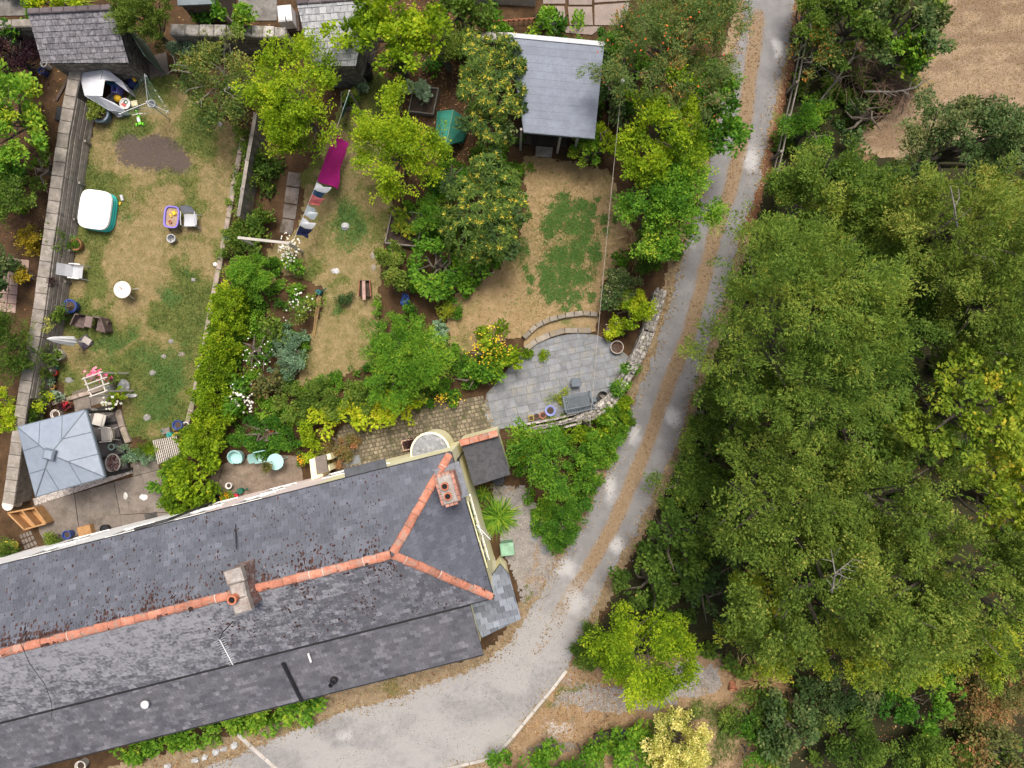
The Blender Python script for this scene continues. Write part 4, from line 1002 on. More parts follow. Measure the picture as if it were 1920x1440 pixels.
# style: leaf length, leaf width, shoot length, leaves per shoot, shoot half-width, droop, leaf share per m2
ST = {
    'tree':   (.098, .052, .46, 32, .15, .10, .98),
    'willow': (.115, .034, .58, 38, .14, .12, .95),
    'broad':  (.15, .095, .45, 24, .19, .10, .95),
    'fine':   (.060, .036, .26, 34, .10, .02, 1.25),
    'hedge':  (.085, .052, .26, 26, .12, .02, 1.15),
    'fern':   (.10, .030, .48, 44, .12, .16, 1.1),
    'big':    (.20, .13, .34, 12, .18, .08, .9),
    'loose':  (.10, .055, .48, 24, .16, .08, .75),
}
def foliage(name, lobes, style, seed, m, parent, org, dens=1.0, base_t=.42, patch=.35, up=.25, clip=None, gap=None):
    gap = gap if gap is not None else (.2 if style in ('hedge', 'fine') else (.43 if style in ('tree', 'willow', 'broad') else .38))
    rng = np.random.default_rng(seed)
    ll, lw, sl, k, sw, droop, sh = ST[style]
    lb = np.array(lobes, float)
    area = np.pi * lb[:, 3] * lb[:, 4] * (1 + .6 * lb[:, 5] / np.maximum(lb[:, 3], lb[:, 4]))
    per = sh * dens * 1.9 / (ll * lw * .5 * k)
    n = max(6, int(area.sum() * per))
    cf = 1.75 if style in ('tree', 'willow') else 1.0
    nt_ = max(3, int(n / (6 * cf)))                      # branch tips, each carrying a handful of shoots: clumps with gaps between
    li = rng.choice(len(lb), nt_, p=area / area.sum())
    u = nrmz(rng.normal(0, 1, (nt_, 3)))
    flip = (u[:, 2] < 0) & (rng.random(nt_) < .9); u[flip, 2] *= -1
    s = np.where(rng.random(nt_) < .8, rng.uniform(.66, 1.16, nt_), rng.uniform(.4, .66, nt_))
    c = lb[li, :3]; r = lb[li, 3:6]
    pos = c + r * u * s[:, None]
    keep = np.ones(nt_, bool)
    for j in range(len(lb)):
        q = ((pos - lb[j, :3]) / lb[j, 3:6]); d = (q ** 2).sum(1)
        keep &= ~((d < .42) & (li != j))
    g = fbm(pos[:, 0] * 1.3 + seed, pos[:, 1] * 1.3 + pos[:, 2] * .9, seed, 3)
    keep &= (g > gap) | (rng.random(nt_) < .15)
    pos, u, c = pos[keep], u[keep], c[keep]
    tip_t = rng.normal(0, .09, len(pos))
    rep = rng.integers(int(4 * cf), int(9 * cf), len(pos)); ix = np.repeat(np.arange(len(pos)), rep)
    pos, u, c, tip_t = pos[ix], u[ix], c[ix], tip_t[ix]; n = len(pos)
    cl = sl * .33 * (1.22 if cf > 1 else 1)
    pos = pos + rng.normal(0, 1, (n, 3)) * np.array([cl, cl, cl * .55])
    keep = pos[:, 2] > .03
    if clip is not None: keep &= clip(pos)
    pos, u, c, tip_t = pos[keep], u[keep], c[keep], tip_t[keep]; n = len(pos)
    if n < 1: pos, u, c, tip_t, n = lb[:1, :3], np.array([[0, 0, 1.]]), lb[:1, :3], np.zeros(1), 1
    a = nrmz(u * np.array([1, 1, .55]) + np.array([0, 0, up]) + rng.normal(0, .38, (n, 3)))
    nr_ = u * .45 + np.array([0, 0, 1.0]) + rng.normal(0, .28, (n, 3))
    nr_ = nrmz(nr_ - a * (nr_ * a).sum(1)[:, None])
    pp_ = np.cross(nr_, a)
    t = (np.arange(k) + rng.random((n, k))) / k
    side = np.where((np.arange(k)[None] + rng.integers(0, 2, (n, 1))) % 2 == 0, 1.0, -1.0)
    SL = sl * rng.uniform(.6, 1.3, (n, 1)); off = side * sw * rng.uniform(.05, 1, (n, k)) * (1.15 - .75 * t)
    b = pos[:, None] + a[:, None] * ((t - .55) * SL)[..., None] + pp_[:, None] * off[..., None] + nr_[:, None] * rng.normal(0, .04, (n, k))[..., None]
    b[..., 2] -= droop * t ** 2 * SL
    d = nrmz(a[:, None] * .75 + pp_[:, None] * (side * .75)[..., None] + rng.normal(0, .32, (n, k, 3)))
    ln = nrmz(nr_[:, None] + rng.normal(0, .5, (n, k, 3)))
    w = nrmz(np.cross(ln, d))
    sz = rng.uniform(.65, 1.25, (n, k))[..., None]
    V = np.stack([b, b + d * ll * .5 * sz + w * lw * .5 * sz, b + d * ll * sz, b + d * ll * .5 * sz - w * lw * .5 * sz], 2).reshape(-1, 3)
    pt = (fbm(pos[:, 0] * .8 + 7.3, pos[:, 1] * .8, seed + 5, 3) - .5) * 2
    tt = base_t + pt * patch + tip_t * 1.3 + rng.normal(0, .07, n)
    T = np.clip(tt[:, None] + rng.normal(0, .15, (n, k)) + (rng.random((n, k)) < .03) * rng.uniform(.2, .6, (n, k)), 0, 1).ravel()
    V = V - np.array(org)
    me = npmesh(name, V, np.arange(len(V)).reshape(-1, 4), None, T)
    return link(name, me, m, parent)

def lobes_for(cx, cy, rx, ry, zb, zt, n, seed, rot=0.0):
    """a crown's lobes: one core and n uneven side lobes"""
    rng = random.Random(seed); zc = zb + (zt - zb) * .5
    out = [(cx, cy, zc, rx * .62, ry * .62, (zt - zb) * .48)]
    for i in range(n):
        t = 2 * math.pi * (i + rng.uniform(-.35, .35)) / n; q = rng.uniform(.42, .72)
        k = rng.uniform(.30, .46)
        x, y = math.cos(t) * rx * q, math.sin(t) * ry * q
        out.append((cx + x * math.cos(rot) - y * math.sin(rot), cy + x * math.sin(rot) + y * math.cos(rot), zb + (zt - zb) * rng.uniform(.38, .72), rx * k, ry * k, (zt - zb) * rng.uniform(.22, .34)))
    for i in range(max(2, n // 2)):
        t = rng.uniform(0, 6.28); q = rng.uniform(.1, .4)
        x, y = math.cos(t) * rx * q, math.sin(t) * ry * q
        out.append((cx + x, cy + y, zb + (zt - zb) * rng.uniform(.68, .8), rx * .30, ry * .30, (zt - zb) * .22))
    return out

def trunk(parent, c, z, lobes, r, m=None, seed=1, name='trunk'):
    rng = random.Random(seed); mb = MB()
    mb.tube([(c[0], c[1], -.1), (c[0] + rng.uniform(-.1, .1), c[1] + rng.uniform(-.1, .1), z * .5), (c[0], c[1], z)], [r * 1.3, r, r * .7], 8)
    for l in lobes[1:]:
        a = V3((c[0], c[1], z * rng.uniform(.45, .95))); b = V3(l[:3])
        mid = a.lerp(b, .5) + V3((rng.uniform(-.2, .2), rng.uniform(-.2, .2), rng.uniform(-.1, .3)))
        mb.tube([a, mid, b, b + (b - mid) * .5], [r * .5, r * .34, r * .18, r * .06], 5)
    return mb.build(name, m or M_BARK, parent)

def pxl(px, py, rx, ry, zb, zt):
    """a crown seen at photo pixel (px,py): its centre height carries it there"""
    zc = zb + (zt - zb) * .6; p = P(px, py, zc); k = (CAM_H - zc) / FPX
    return p.x, p.y, rx * k * 1.12, ry * k * 1.12

def tree(name, label, cat, px, py, rx, ry, zb, zt, style, m, seed, n=8, dens=1.0, base_t=.42, patch=.35, r=.14, group=None, rot=0.0, flowers_=None, tm=None):
    x, y, ax, ay = pxl(px, py, rx, ry, zb, zt)
    root = thing(name, label, cat, (x, y, 0), group=group)
    lb = lobes_for(x, y, ax, ay, zb, zt, n, seed, rot)
    foliage('crown' if 'tree' in name or zt > 3.5 else 'foliage', lb, style, seed, m, root, (x, y, 0), dens, base_t, patch)
    trunk(root, (x, y), zb + (zt - zb) * .45, lb, r, tm, seed, 'trunk' if 'tree' in name or zt > 3.5 else 'stems')
    if flowers_: flowers(root, lb, *flowers_, seed=seed)
    return root

def flowers(root, lobes, n, size, m, seed=1, name='flowers', petals=5, cluster=1, zmin=.2):
    rng = np.random.default_rng(seed + 77); lb = np.array(lobes, float)
    ar = lb[:, 3] * lb[:, 4]; mb = MB(); rr = random.Random(seed)
    for i in range(n):
        j = rng.choice(len(lb), p=ar / ar.sum()); u = rng.normal(0, 1, 3); u[2] = abs(u[2]) + .4; u /= np.linalg.norm(u)
        p0 = lb[j, :3] + lb[j, 3:6] * u * 1.06
        for q in range(cluster):
            p = V3(p0) + V3((rr.uniform(-1, 1), rr.uniform(-1, 1), rr.uniform(-.3, .5))) * (size * 1.3 if cluster > 1 else 0)
            if p.z < zmin: continue
            nn = V3((u[0] * .5 + rr.uniform(-.3, .3), u[1] * .5 + rr.uniform(-.3, .3), 1)).normalized()
            a = nn.cross(V3((1, .2, 0))).normalized(); b = nn.cross(a); s = size * rr.uniform(.7, 1.2)
            vs = [p + nn * s * .15]
            for t in range(petals * 2):
                th = math.pi * t / petals; rad = s * (.5 if t % 2 == 0 else .36)
                vs.append(p + (a * math.cos(th) + b * math.sin(th)) * rad + nn * s * (.22 if t % 2 == 0 else .1))
            mb.add(vs, [(0, 1 + t, 1 + (t + 1) % (petals * 2)) for t in range(petals * 2)], rr.random())
    org = V3((0, 0, 0)); p = root
    o = mb.build(name, m, root); o['kind'] = 'stuff'; return o

def hedge(name, label, cat, pts, w, h, style, m, seed, dens=1.0, base_t=.45, patch=.3, z0=0.0, zpx=None, top=.8, group=None, stems=True, step=.55, jit=.12):
    """a clipped or trailing row: lobes strung along a path of photo pixels (taken at half height)"""
    zp = h * .7 if zpx is None else zpx
    pw = resample(G(pts, zp), w * step); rng = random.Random(seed)
    c = sum(pw, V3()) / len(pw); c.z = 0
    root = thing(name, label, cat, c, group=group)
    lb = [(p.x + rng.uniform(-jit, jit) * w, p.y + rng.uniform(-jit, jit) * w, z0 + h * rng.uniform(.42, .52), w * (.55 + jit * rng.uniform(-.6, .6)), w * (.55 + jit * rng.uniform(-.6, .6)), h * rng.uniform(.46, .56)) for p in pw]
    foliage('foliage', lb, style, seed, m, root, c, dens, base_t, patch, gap=.2)
    mb = MB()
    if stems:
        for l in lb[::2]: mb.tube([(l[0], l[1], z0 - .05), (l[0] + .05, l[1], z0 + h * .3), (l[0] + .1, l[1] + .08, z0 + h * .75)], [.035, .028, .012], 5)
        o = mb.build('stems', M_BARK, root); o['kind'] = 'stuff'
    root['_l'] = 0; del root['_l']
    return root, lb

def branchy(root, pts3, r, name='branch', m=None, twigs=6, seed=1, tl=.6):
    rng = random.Random(seed); mb = MB(); pts3 = [V3(p) for p in pts3]
    mb.tube(pts3, [r * (1 - .75 * i / (len(pts3) - 1)) for i in range(len(pts3))], 5)
    for i in range(twigs):
        k = rng.randrange(len(pts3) - 1); a = pts3[k].lerp(pts3[k + 1], rng.random()); d = (pts3[k + 1] - pts3[k]).normalized()
        e = (d + V3((rng.uniform(-1, 1), rng.uniform(-1, 1), rng.uniform(-.3, .5)))).normalized() * tl * rng.uniform(.5, 1.2)
        mid = a + e * .5 + V3((rng.uniform(-.08, .08), rng.uniform(-.08, .08), .03))
        mb.tube([a, mid, a + e], [r * .4, r * .3, r * .12], 4)
    return mb.build(name, m or M_PALEBARK, root)

# ---------------- the wood on the right of the lane
W = 'trees of the wood beside the lane'
tree('tree', 'broad feathery mid-green tree overhanging the right edge of the lane, largest of the upper wood', 'tree', 1505, 610, 180, 215, 3.0, 9.5, 'willow', L_MID, 101, 13, dens=.82, base_t=.5, patch=.2, r=.24, group=W)
tree('tree', 'mixed green and olive tree between the dry field and the feathery tree at the lane', 'tree', 1560, 350, 120, 85, 2.0, 6.5, 'tree', L_MID, 102, 8, base_t=.45, group=W)
tree('tree', 'dark green broad tree at the right edge just below the dry field', 'tree', 1815, 265, 130, 95, 2.5, 7.0, 'tree', L_DARK, 103, 9, base_t=.72, r=.2, group=W)
t4 = tree('tree', 'olive yellow tree with bare pale branches poking out of its crown', 'tree', 1790, 430, 130, 115, 3.0, 8.5, 'willow', L_OLIVE, 104, 9, base_t=.5, r=.2, group=W, dens=.75)
branchy(t4, [P(1796, 468, 6.5), P(1795, 430, 7.6), P(1790, 390, 8.2), P(1782, 348, 8.4)], .05, seed=3)
branchy(t4, [P(1796, 468, 6.5), P(1830, 478, 7.2), P(1850, 482, 7.4)], .03, seed=4)
tree('tree', 'olive green tree at the right edge below the bare branched crown', 'tree', 1875, 560, 110, 115, 3.0, 8.0, 'willow', L_OLIVE, 105, 8, dens=.85, base_t=.42, r=.18, group=W)
tree('tree', 'low dark tree filling the shaded hollow in the middle of the wood', 'tree', 1710, 630, 90, 100, 1.5, 5.5, 'tree', L_MID, 106, 7, base_t=.2, group=W)
tree('tree', 'small dark green tree in the upper wood left of the olive crown', 'tree', 1650, 460, 80, 80, 1.5, 6.0, 'willow', L_MID, 107, 7, base_t=.35, group=W)
tree('tree', 'dark green tree leaning over the lane below the feathery tree', 'tree', 1410, 770, 95, 78, 1.5, 5.5, 'broad', L_MID, 108, 8, base_t=.38, group=W)
tree('tree', 'mid-green tree in the middle of the wood under the feathery tree', 'tree', 1600, 810, 125, 90, 2.0, 6.5, 'broad', L_MID, 109, 9, base_t=.42, group=W)
tree('tree', 'bright yellow-green tree at the right edge of the wood', 'tree', 1830, 770, 110, 105, 3.0, 8.0, 'broad', L_YELLOW, 110, 9, base_t=.42, patch=.3, r=.18, group=W)
tree('tree', 'golden yellow tree at the right edge below the yellow-green one', 'tree', 1888, 940, 75, 95, 3.0, 7.5, 'broad', L_YELLOW, 111, 7, base_t=.55, patch=.3, group=W)
tree('tree', 'pale green tree on the left flank of the big lower canopy', 'tree', 1470, 960, 150, 120, 3.0, 8.5, 'tree', L_OLIVE, 112, 10, dens=.85, base_t=.36, r=.2, group=W)
tree('tree', 'pale green tree at the centre top of the big lower canopy', 'tree', 1650, 940, 140, 110, 3.0, 8.0, 'tree', L_OLIVE, 113, 9, base_t=.32, r=.18, group=W)
t14 = tree('tree', 'largest pale olive tree of the lower wood with bare twigs on its top', 'tree', 1580, 1130, 200, 130, 3.0, 9.5, 'tree', L_OLIVE, 114, 12, base_t=.42, r=.24, group=W)
branchy(t14, [P(1560, 1110, 8.8), P(1566, 1075, 9.4), P(1558, 1030, 9.5)], .035, seed=6, twigs=8)
branchy(t14, [P(1566, 1075, 9.4), P(1600, 1048, 9.6)], .025, seed=7, twigs=5)
tree('tree', 'pale olive tree at the right of the big lower canopy', 'tree', 1800, 1100, 150, 130, 3.0, 9.0, 'tree', L_OLIVE, 115, 10, dens=.85, base_t=.40, r=.2, group=W)
tree('tree', 'yellow-green low tree along the bottom edge of the big lower canopy', 'tree', 1640, 1225, 150, 52, 1.5, 5.0, 'tree', L_YELLOW, 116, 8, base_t=.5, patch=.3, group=W)
tree('tree', 'yellowing low tree at the lower right of the big canopy', 'tree', 1830, 1210, 100, 60, 1.5, 5.0, 'tree', L_YELLOW, 117, 7, base_t=.5, patch=.35, group=W)
tree('tree', 'yellow edged low tree at the lower left of the big canopy beside the dead leaves', 'tree', 1420, 1160, 80, 85, 1.5, 5.5, 'tree', L_YELLOW, 118, 7, base_t=.4, patch=.4, group=W)
tree('shrub', 'dark green roadside shrub mass left of the pale lower canopy', 'shrub', 1265, 1010, 85, 80, .8, 3.6, 'broad', L_MID, 119, 8, base_t=.25)
tree('shrub', 'dark roadside shrub above the bright green junction tree', 'shrub', 1225, 1095, 75, 60, .4, 2.6, 'broad', L_MID, 120, 7, base_t=.2)
tree('shrub', 'shaded dark shrub between the junction tree and the yellow edged tree', 'shrub', 1330, 1110, 60, 70, .3, 2.2, 'broad', L_DARK, 121, 7, base_t=.4)
tree('tree', 'low mid-green tree filling the gap left of the yellow-green crown', 'tree', 1745, 745, 75, 75, 1.0, 5.0, 'tree', L_MID, 162, 7, base_t=.4, group=W)
tree('tree', 'low green tree at the right edge between the olive and the yellow-green crowns', 'tree', 1850, 665, 75, 50, 1.0, 5.0, 'tree', L_MID, 163, 7, base_t=.45, group=W)
tree('shrub', 'leafy green shrub filling the verge beside the short rail fence', 'shrub', 1330, 820, 46, 50, .2, 2.4, 'tree', L_MID, 160, 6, base_t=.4)
tree('shrub', 'green shrub at the lane edge beneath the big feathery tree', 'shrub', 1345, 735, 40, 36, .2, 2.6, 'tree', L_MID, 161, 6, base_t=.45)
tree('shrub', 'shaded green shrub under the leaning tree on the right verge of the lane', 'shrub', 1290, 900, 60, 60, .3, 2.2, 'tree', L_MID, 122, 7, base_t=.3)
tree('shrub', 'dark hedge shrub against the post and rail fence at the top of the lane', 'shrub', 1520, 40, 36, 80, .3, 2.4, 'hedge', L_MID, 123, 7, base_t=.4)
tree('shrub', 'dark glossy shrub at the top edge beside the dry field', 'shrub', 1690, 50, 75, 80, .5, 3.4, 'broad', L_DARK, 124, 8, base_t=.75)
tree('shrub', 'mixed dark shrub in the top hedge right of the fence', 'shrub', 1600, 45, 70, 65, .5, 3.2, 'broad', L_MID, 125, 8, base_t=.3)
tree('shrub', 'light green shrub on the lower end of the top hedge', 'shrub', 1695, 100, 34, 45, .5, 3.0, 'broad', L_FRESH, 126, 6, base_t=.6)
tree('shrub', 'bright fresh green shrub beside the rail fence below the dead twigs', 'shrub', 1520, 240, 50, 38, .3, 2.2, 'fern', L_FRESH, 127, 6, base_t=.35)
tree('shrub', 'olive shrub beside the rail fence above the feathery tree', 'shrub', 1490, 325, 50, 50, .3, 2.8, 'tree', L_OLIVE, 128, 6, base_t=.45)
tree('shrub', 'yellow and orange tinged bush leaning over the rail fence', 'shrub', 1530, 110, 42, 36, .4, 2.4, 'loose', L_ROW, 129, 6, base_t=.85, patch=.5, dens=.7)
tree('shrub', 'dark bramble mound around the heap of dead twigs', 'shrub', 1620, 220, 60, 45, .1, 1.4, 'broad', L_DARK, 130, 6, base_t=.5, dens=.7)
tree('shrub', 'green bush on the edge of the dry field above the olive crown', 'shrub', 1700, 345, 50, 40, .5, 3.0, 'tree', L_MID, 131, 6, base_t=.5)
for i, (px, py, rx, ry, zt, m_, lab, bt) in enumerate([
    (1480, 1360, 60, 60, 1.6, L_DARK, 'dark bramble bush right of the turf path at the bottom', .6), (1590, 1300, 80, 45, 1.4, L_DARK, 'dark shaded bramble bush directly below the yellow-green canopy edge', .55),
    (1600, 1390, 80, 60, 2.0, L_MID, 'feathery green bramble mound at the bottom edge', .25), (1720, 1320, 80, 50, 1.6, L_FRESH, 'greener bramble mound below the canopy right of centre', .15),
    (1730, 1410, 80, 45, 1.8, L_MID, 'mid-green bramble mound on the bottom edge right of the feathery one', .3), (1850, 1310, 80, 60, 1.6, L_BROWN, 'russet brown bramble patch at the right edge', .6),
    (1850, 1410, 85, 50, 1.6, L_BROWN, 'russet and green bramble patch in the bottom right corner', .45), (1400, 1345, 34, 34, .8, L_MID, 'low green bush beside the dead straw clump', .3), (1400, 1410, 34, 40, 1.0, L_FRESH, 'low leafy green bush at the bottom beside the worn earth path', .3),
    (1890, 1230, 40, 50, 2.2, L_BROWN, 'russet bramble at the right edge beside the yellowing tree', .5)]):
    tree('bramble', lab, 'bramble', px, py, rx, ry, .05, zt, 'tree' if i % 3 else 'broad', m_, 140 + i, 8, base_t=bt, patch=.45, r=.03, group='brambles below the wood')
# dead twig heap and fallen branches
dt = thing('brush_pile', 'heap of dead brown twigs and fallen branches beside the dry field', 'brush pile', P(1640, 160, 0))
mb = MB(); rng = random.Random(4)
for i in range(420):
    cx_, cy_ = (1600 + rng.gauss(0, 28), 125 + rng.gauss(0, 20)) if i % 5 < 2 else (1675 + rng.gauss(0, 26), 170 + rng.gauss(0, 24))
    z = rng.uniform(.2, 1.2); p = P(cx_, cy_, z); t = rng.uniform(0, 6.28); l = rng.uniform(.3, 1.0)
    e = V3((math.cos(t), math.sin(t), rng.uniform(-.2, .35))) * l
    mb.tube([p, p + e * .5 + V3((0, 0, .06)), p + e], [.014, .01, .004], 3, cap=False)
o = mb.build('twigs', M_TWIG, dt); o['kind'] = 'stuff'
branchy(dt, [P(1620, 172, .9), P(1680, 172, 1.2), P(1715, 165, 1.5), P(1750, 142, 1.3)], .045, seed=5, twigs=9)
branchy(dt, [P(1535, 192, .5), P(1565, 155, 1.2), P(1600, 105, 1.8), P(1612, 70, 2.2)], .04, seed=8, twigs=12)
branchy(dt, [P(1570, 145, 1.0), P(1540, 125, 1.6), P(1520, 100, 2.0)], .03, seed=9, twigs=8)
branchy(dt, [P(1690, 215, .3), P(1700, 180, 1.0), P(1712, 150, 1.4)], .03, seed=10, twigs=6)

# ---------------- low cover in the beds and under the trees (nobody could count it)
def cover(name, poly, style, m, seed, n, h, base_t, dens=1.0, patch=.4, rad=.5):
    pts = G(poly); pw_ = [(p.x, p.y) for p in pts]; rng = np.random.default_rng(seed)
    xs = [p[0] for p in pw_]; ys = [p[1] for p in pw_]
    X = rng.uniform(min(xs), max(xs), n * 6); Y = rng.uniform(min(ys), max(ys), n * 6)
    k = inpoly(X, Y, pw_) & (fbm(X * .8, Y * .8, seed, 3) > .36); X, Y = X[k][:n], Y[k][:n]
    lb = [(x, y, h * rng.uniform(.15, .4), rad * rng.uniform(.6, 1.2), rad * rng.uniform(.6, 1.2), h * rng.uniform(.4, .8)) for x, y in zip(X, Y)]
    o = foliage(name, lb, style, seed, m, None, (0, 0, 0), dens, base_t, patch); o['kind'] = 'stuff'; return o
cover('undergrowth', [(1400, 440), (1370, 620), (1350, 760), (1290, 940), (1190, 1160), (1340, 1220), (1400, 1440), (2000, 1500), (2000, 300), (1700, 330), (1460, 330)], 'big', L_MID, 801, 300, .8, .22, .6, rad=.95)
cover('undergrowth', [(1500, -40), (1740, -40), (1740, 90), (1680, 200), (1640, 240), (1480, 330), (1450, 330), (1490, 130)], 'broad', L_MID, 802, 90, .7, .25, .7, rad=.55)
cover('ground_cover', [(1130, 60), (1380, 60), (1345, 250), (1300, 430), (1230, 530), (1180, 500), (1200, 430), (1150, 310), (1110, 290)], 'broad', L_FRESH, 803, 110, .8, .3, .7, rad=.5)
cover('ground_cover', [(960, 812), (1100, 800), (1190, 725), (1180, 770), (1100, 920), (1040, 1020), (1010, 960), (985, 900)], 'hedge', L_FRESH, 804, 90, .6, .4, .7, rad=.45)
cover('ground_cover', [(740, 440), (860, 270), (990, 270), (970, 440), (930, 510), (850, 560), (850, 680), (980, 640), (960, 700), (900, 740), (740, 760), (700, 700), (712, 520)], 'hedge', L_FRESH, 805, 90, .6, .3, .7, rad=.45)
cover('ground_cover', [(440, 550), (480, 560), (500, 700), (560, 720), (680, 700), (700, 760), (560, 790), (430, 790)], 'hedge', L_FRESH, 806, 100, .45, .35, .6, rad=.38)
cover('ground_cover', [(820, -20), (960, -20), (1010, 40), (1140, 70), (960, 70), (880, 110), (800, 130), (760, 110)], 'broad', L_FRESH, 807, 60, .8, .25, .7, rad=.5)
cover('ground_cover', [(455, 250), (500, 220), (510, 300), (470, 480), (430, 540), (425, 470)], 'hedge', L_MID, 808, 40, .45, .4, .6, rad=.3)
cover('ground_cover', [(230, 1400), (560, 1310), (600, 1300), (580, 1350), (430, 1390), (300, 1440), (100, 1480)], 'hedge', L_FRESH, 809, 30, .25, .4, .5, rad=.3)
cover('ground_cover', [(505, 480), (560, 540), (600, 545), (590, 600), (560, 690), (490, 640), (480, 540)], 'hedge', L_FRESH, 811, 34, .4, .35, .6, rad=.3)
cover('ground_cover', [(0, 140), (70, 150), (110, 240), (90, 330), (60, 430), (10, 520), (-30, 520), (-30, 140)], 'broad', L_FRESH, 812, 26, .5, .35, .8, rad=.42)
cover('ground_cover', [(-20, -20), (130, -20), (60, 100), (60, 160), (-20, 180)], 'broad', L_FRESH, 810, 22, .6, .4, .7, rad=.5)

# ---------------- between the gardens and the lane
RB = leafmat('rowan_berries', [(0, (0.45, 0.06, 0.02)), (1, (0.65, 0.16, 0.04))], trans=.05)
tree('tree', 'dull green rowan tree with orange berries at the top of the lane', 'tree', 1262, 85, 135, 115, 2.0, 6.0, 'fern', L_ROW, 201, 11, dens=.72, base_t=.5, patch=.25, r=.16, flowers_=(55, .07, RB, ))
tree('tree', 'yellow-green tree between the flat grey roof and the lane', 'tree', 1240, 255, 85, 100, 1.8, 5.5, 'tree', L_ACID, 202, 9, dens=1.3, base_t=.28, patch=.3, r=.14)
tree('tree', 'mixed green tree overhanging the lane right of the patchy lawn', 'tree', 1238, 392, 88, 88, 1.5, 5.0, 'tree', L_FRESH, 203, 9, base_t=.45, patch=.4, r=.13)
tree('tree', 'darker green leafy tree reaching over the left wheel track', 'tree', 1335, 235, 55, 70, 1.5, 4.5, 'broad', L_FRESH, 204, 7, base_t=.2, r=.1)
tree('shrub', 'dark shrub in the shaded gap beside the flat grey roof', 'shrub', 1150, 170, 34, 80, .3, 2.0, 'broad', L_DARK, 205, 7, base_t=.5)
tree('shrub', 'green hedge shrub above the flat grey roof', 'shrub', 1140, 90, 60, 28, .3, 2.0, 'hedge', L_FRESH, 206, 7, base_t=.3)
tree('shrub', 'light green shrub at the front corner of the flat roofed summer house', 'shrub', 1105, 280, 40, 26, .3, 1.7, 'hedge', L_FRESH, 207, 6, base_t=.65)
tree('shrub', 'yellow-green bush beside the lower corner of the flat grey roof', 'shrub', 1135, 262, 20, 24, .4, 2.0, 'broad', L_ACID, 208, 5, base_t=.45)
tree('shrub', 'dark evergreen shrub below the mixed green tree beside the lane', 'shrub', 1222, 470, 46, 42, .3, 1.8, 'fine', L_MID, 209, 6, base_t=.2)
tree('shrub', 'grey-green shrub with pale seed heads behind the round lime bush', 'shrub', 1160, 535, 34, 42, .2, 1.7, 'hedge', L_DARK, 210, 6, base_t=.8, flowers_=(30, .05, leafmat('pale_seed', [(0, (.45, .40, .32)), (1, (.62, .58, .5))])))
tree('shrub', 'round lime green bush beside the curved stone wall', 'shrub', 1192, 582, 38, 34, .3, 1.6, 'hedge', L_ACID, 211, 6, base_t=.48, patch=.2)
tree('shrub', 'small yellow-green bush with pale flowers at the patio edge', 'shrub', 1148, 617, 22, 18, .1, .8, 'hedge', L_ACID, 212, 5, base_t=.6, flowers_=(12, .06, leafmat('pale_flower', [(0, (.62, .5, .42)), (1, (.78, .7, .6))])))
tree('tree', 'mid-green tree on the bank between the outhouse and the lane', 'tree', 1012, 865, 58, 76, .8, 4.0, 'tree', L_FRESH, 213, 9, base_t=.36, patch=.35, r=.1)
hedge('hedge', 'tangled yellow-green ivy hedge on the bank below the patio wall', 'hedge', [(985, 826), (1030, 815), (1080, 806), (1130, 794), (1165, 768)], .95, .8, 'hedge', L_ACID, 214, base_t=.22, patch=.35)
hedge('hedge', 'green hedge on the bank along the left edge of the lane', 'hedge', [(1150, 790), (1130, 830), (1110, 870), (1090, 920)], 1.2, 1.3, 'hedge', L_FRESH, 215, base_t=.38, patch=.35)
tree('shrub', 'clipped dark green bush between the gravel and the lane', 'shrub', 1055, 985, 34, 44, .1, 1.7, 'fine', L_FRESH, 216, 6, base_t=.15, patch=.2)
tree('tree', 'bright green tree standing at the lane junction', 'tree', 1205, 1218, 84, 90, 1.2, 5.0, 'tree', L_ACID, 217, 11, dens=1.4, base_t=.36, patch=.35, r=.13)
tree('shrub', 'clipped rounded dark hedge bush left of the junction tree', 'shrub', 1105, 1215, 30, 46, .1, 1.7, 'fine', L_MID, 218, 6, base_t=.25, patch=.2)
tree('conifer', 'golden cream conifer at the bottom edge beside the boards', 'conifer', 1270, 1398, 58, 60, .1, 3.0, 'hedge', L_CREAM, 219, 9, base_t=.55, patch=.3, r=.09)
hedge('hedge', 'broad-leaved green hedge along the bottom edge left of the golden conifer', 'hedge', [(950, 1440), (1000, 1428), (1060, 1425), (1120, 1420), (1180, 1412), (1225, 1405)], 1.4, 1.5, 'broad', L_FRESH, 220, dens=1.4, base_t=.35, patch=.3)
tree('tall_grass', 'tussock of long green grass above the golden conifer', 'grass', 1290, 1340, 40, 16, .0, .7, 'fern', L_MID, 221, 5, base_t=.35, r=.02)

# ---------------- gardens
tree('tree', 'tall acid green tree over the washing line', 'tree', 556, 196, 70, 108, 1.4, 4.6, 'tree', L_ACID, 301, 12, dens=1.3, base_t=.45, patch=.22, r=.11)
tree('tree', 'rounded acid green tree in the middle of the central garden', 'tree', 740, 278, 84, 84, 1.2, 4.2, 'tree', L_ACID, 302, 11, dens=1.3, base_t=.48, patch=.22, r=.10)
tree('tree', 'bright green tree spilling over the pale slate shed', 'tree', 735, 62, 95, 66, 1.4, 4.2, 'broad', L_ACID, 303, 9, dens=1.4, base_t=.34, patch=.3, r=.10)
tree('shrub', 'olive shrub beside the yellow star-leaved tree at the top', 'shrub', 835, 90, 60, 36, .4, 2.6, 'tree', L_OLIVE, 304, 7, base_t=.35)
tree('shrub', 'dark green shrub under the bright tree at the back of the central garden', 'shrub', 755, 122, 40, 16, .2, 1.4, 'broad', L_MID, 305, 5, base_t=.25)
tree('shrub', 'dark shrub against the polytunnel at the top edge', 'shrub', 870, 30, 60, 30, .3, 2.6, 'broad', L_MID, 306, 7, base_t=.25)
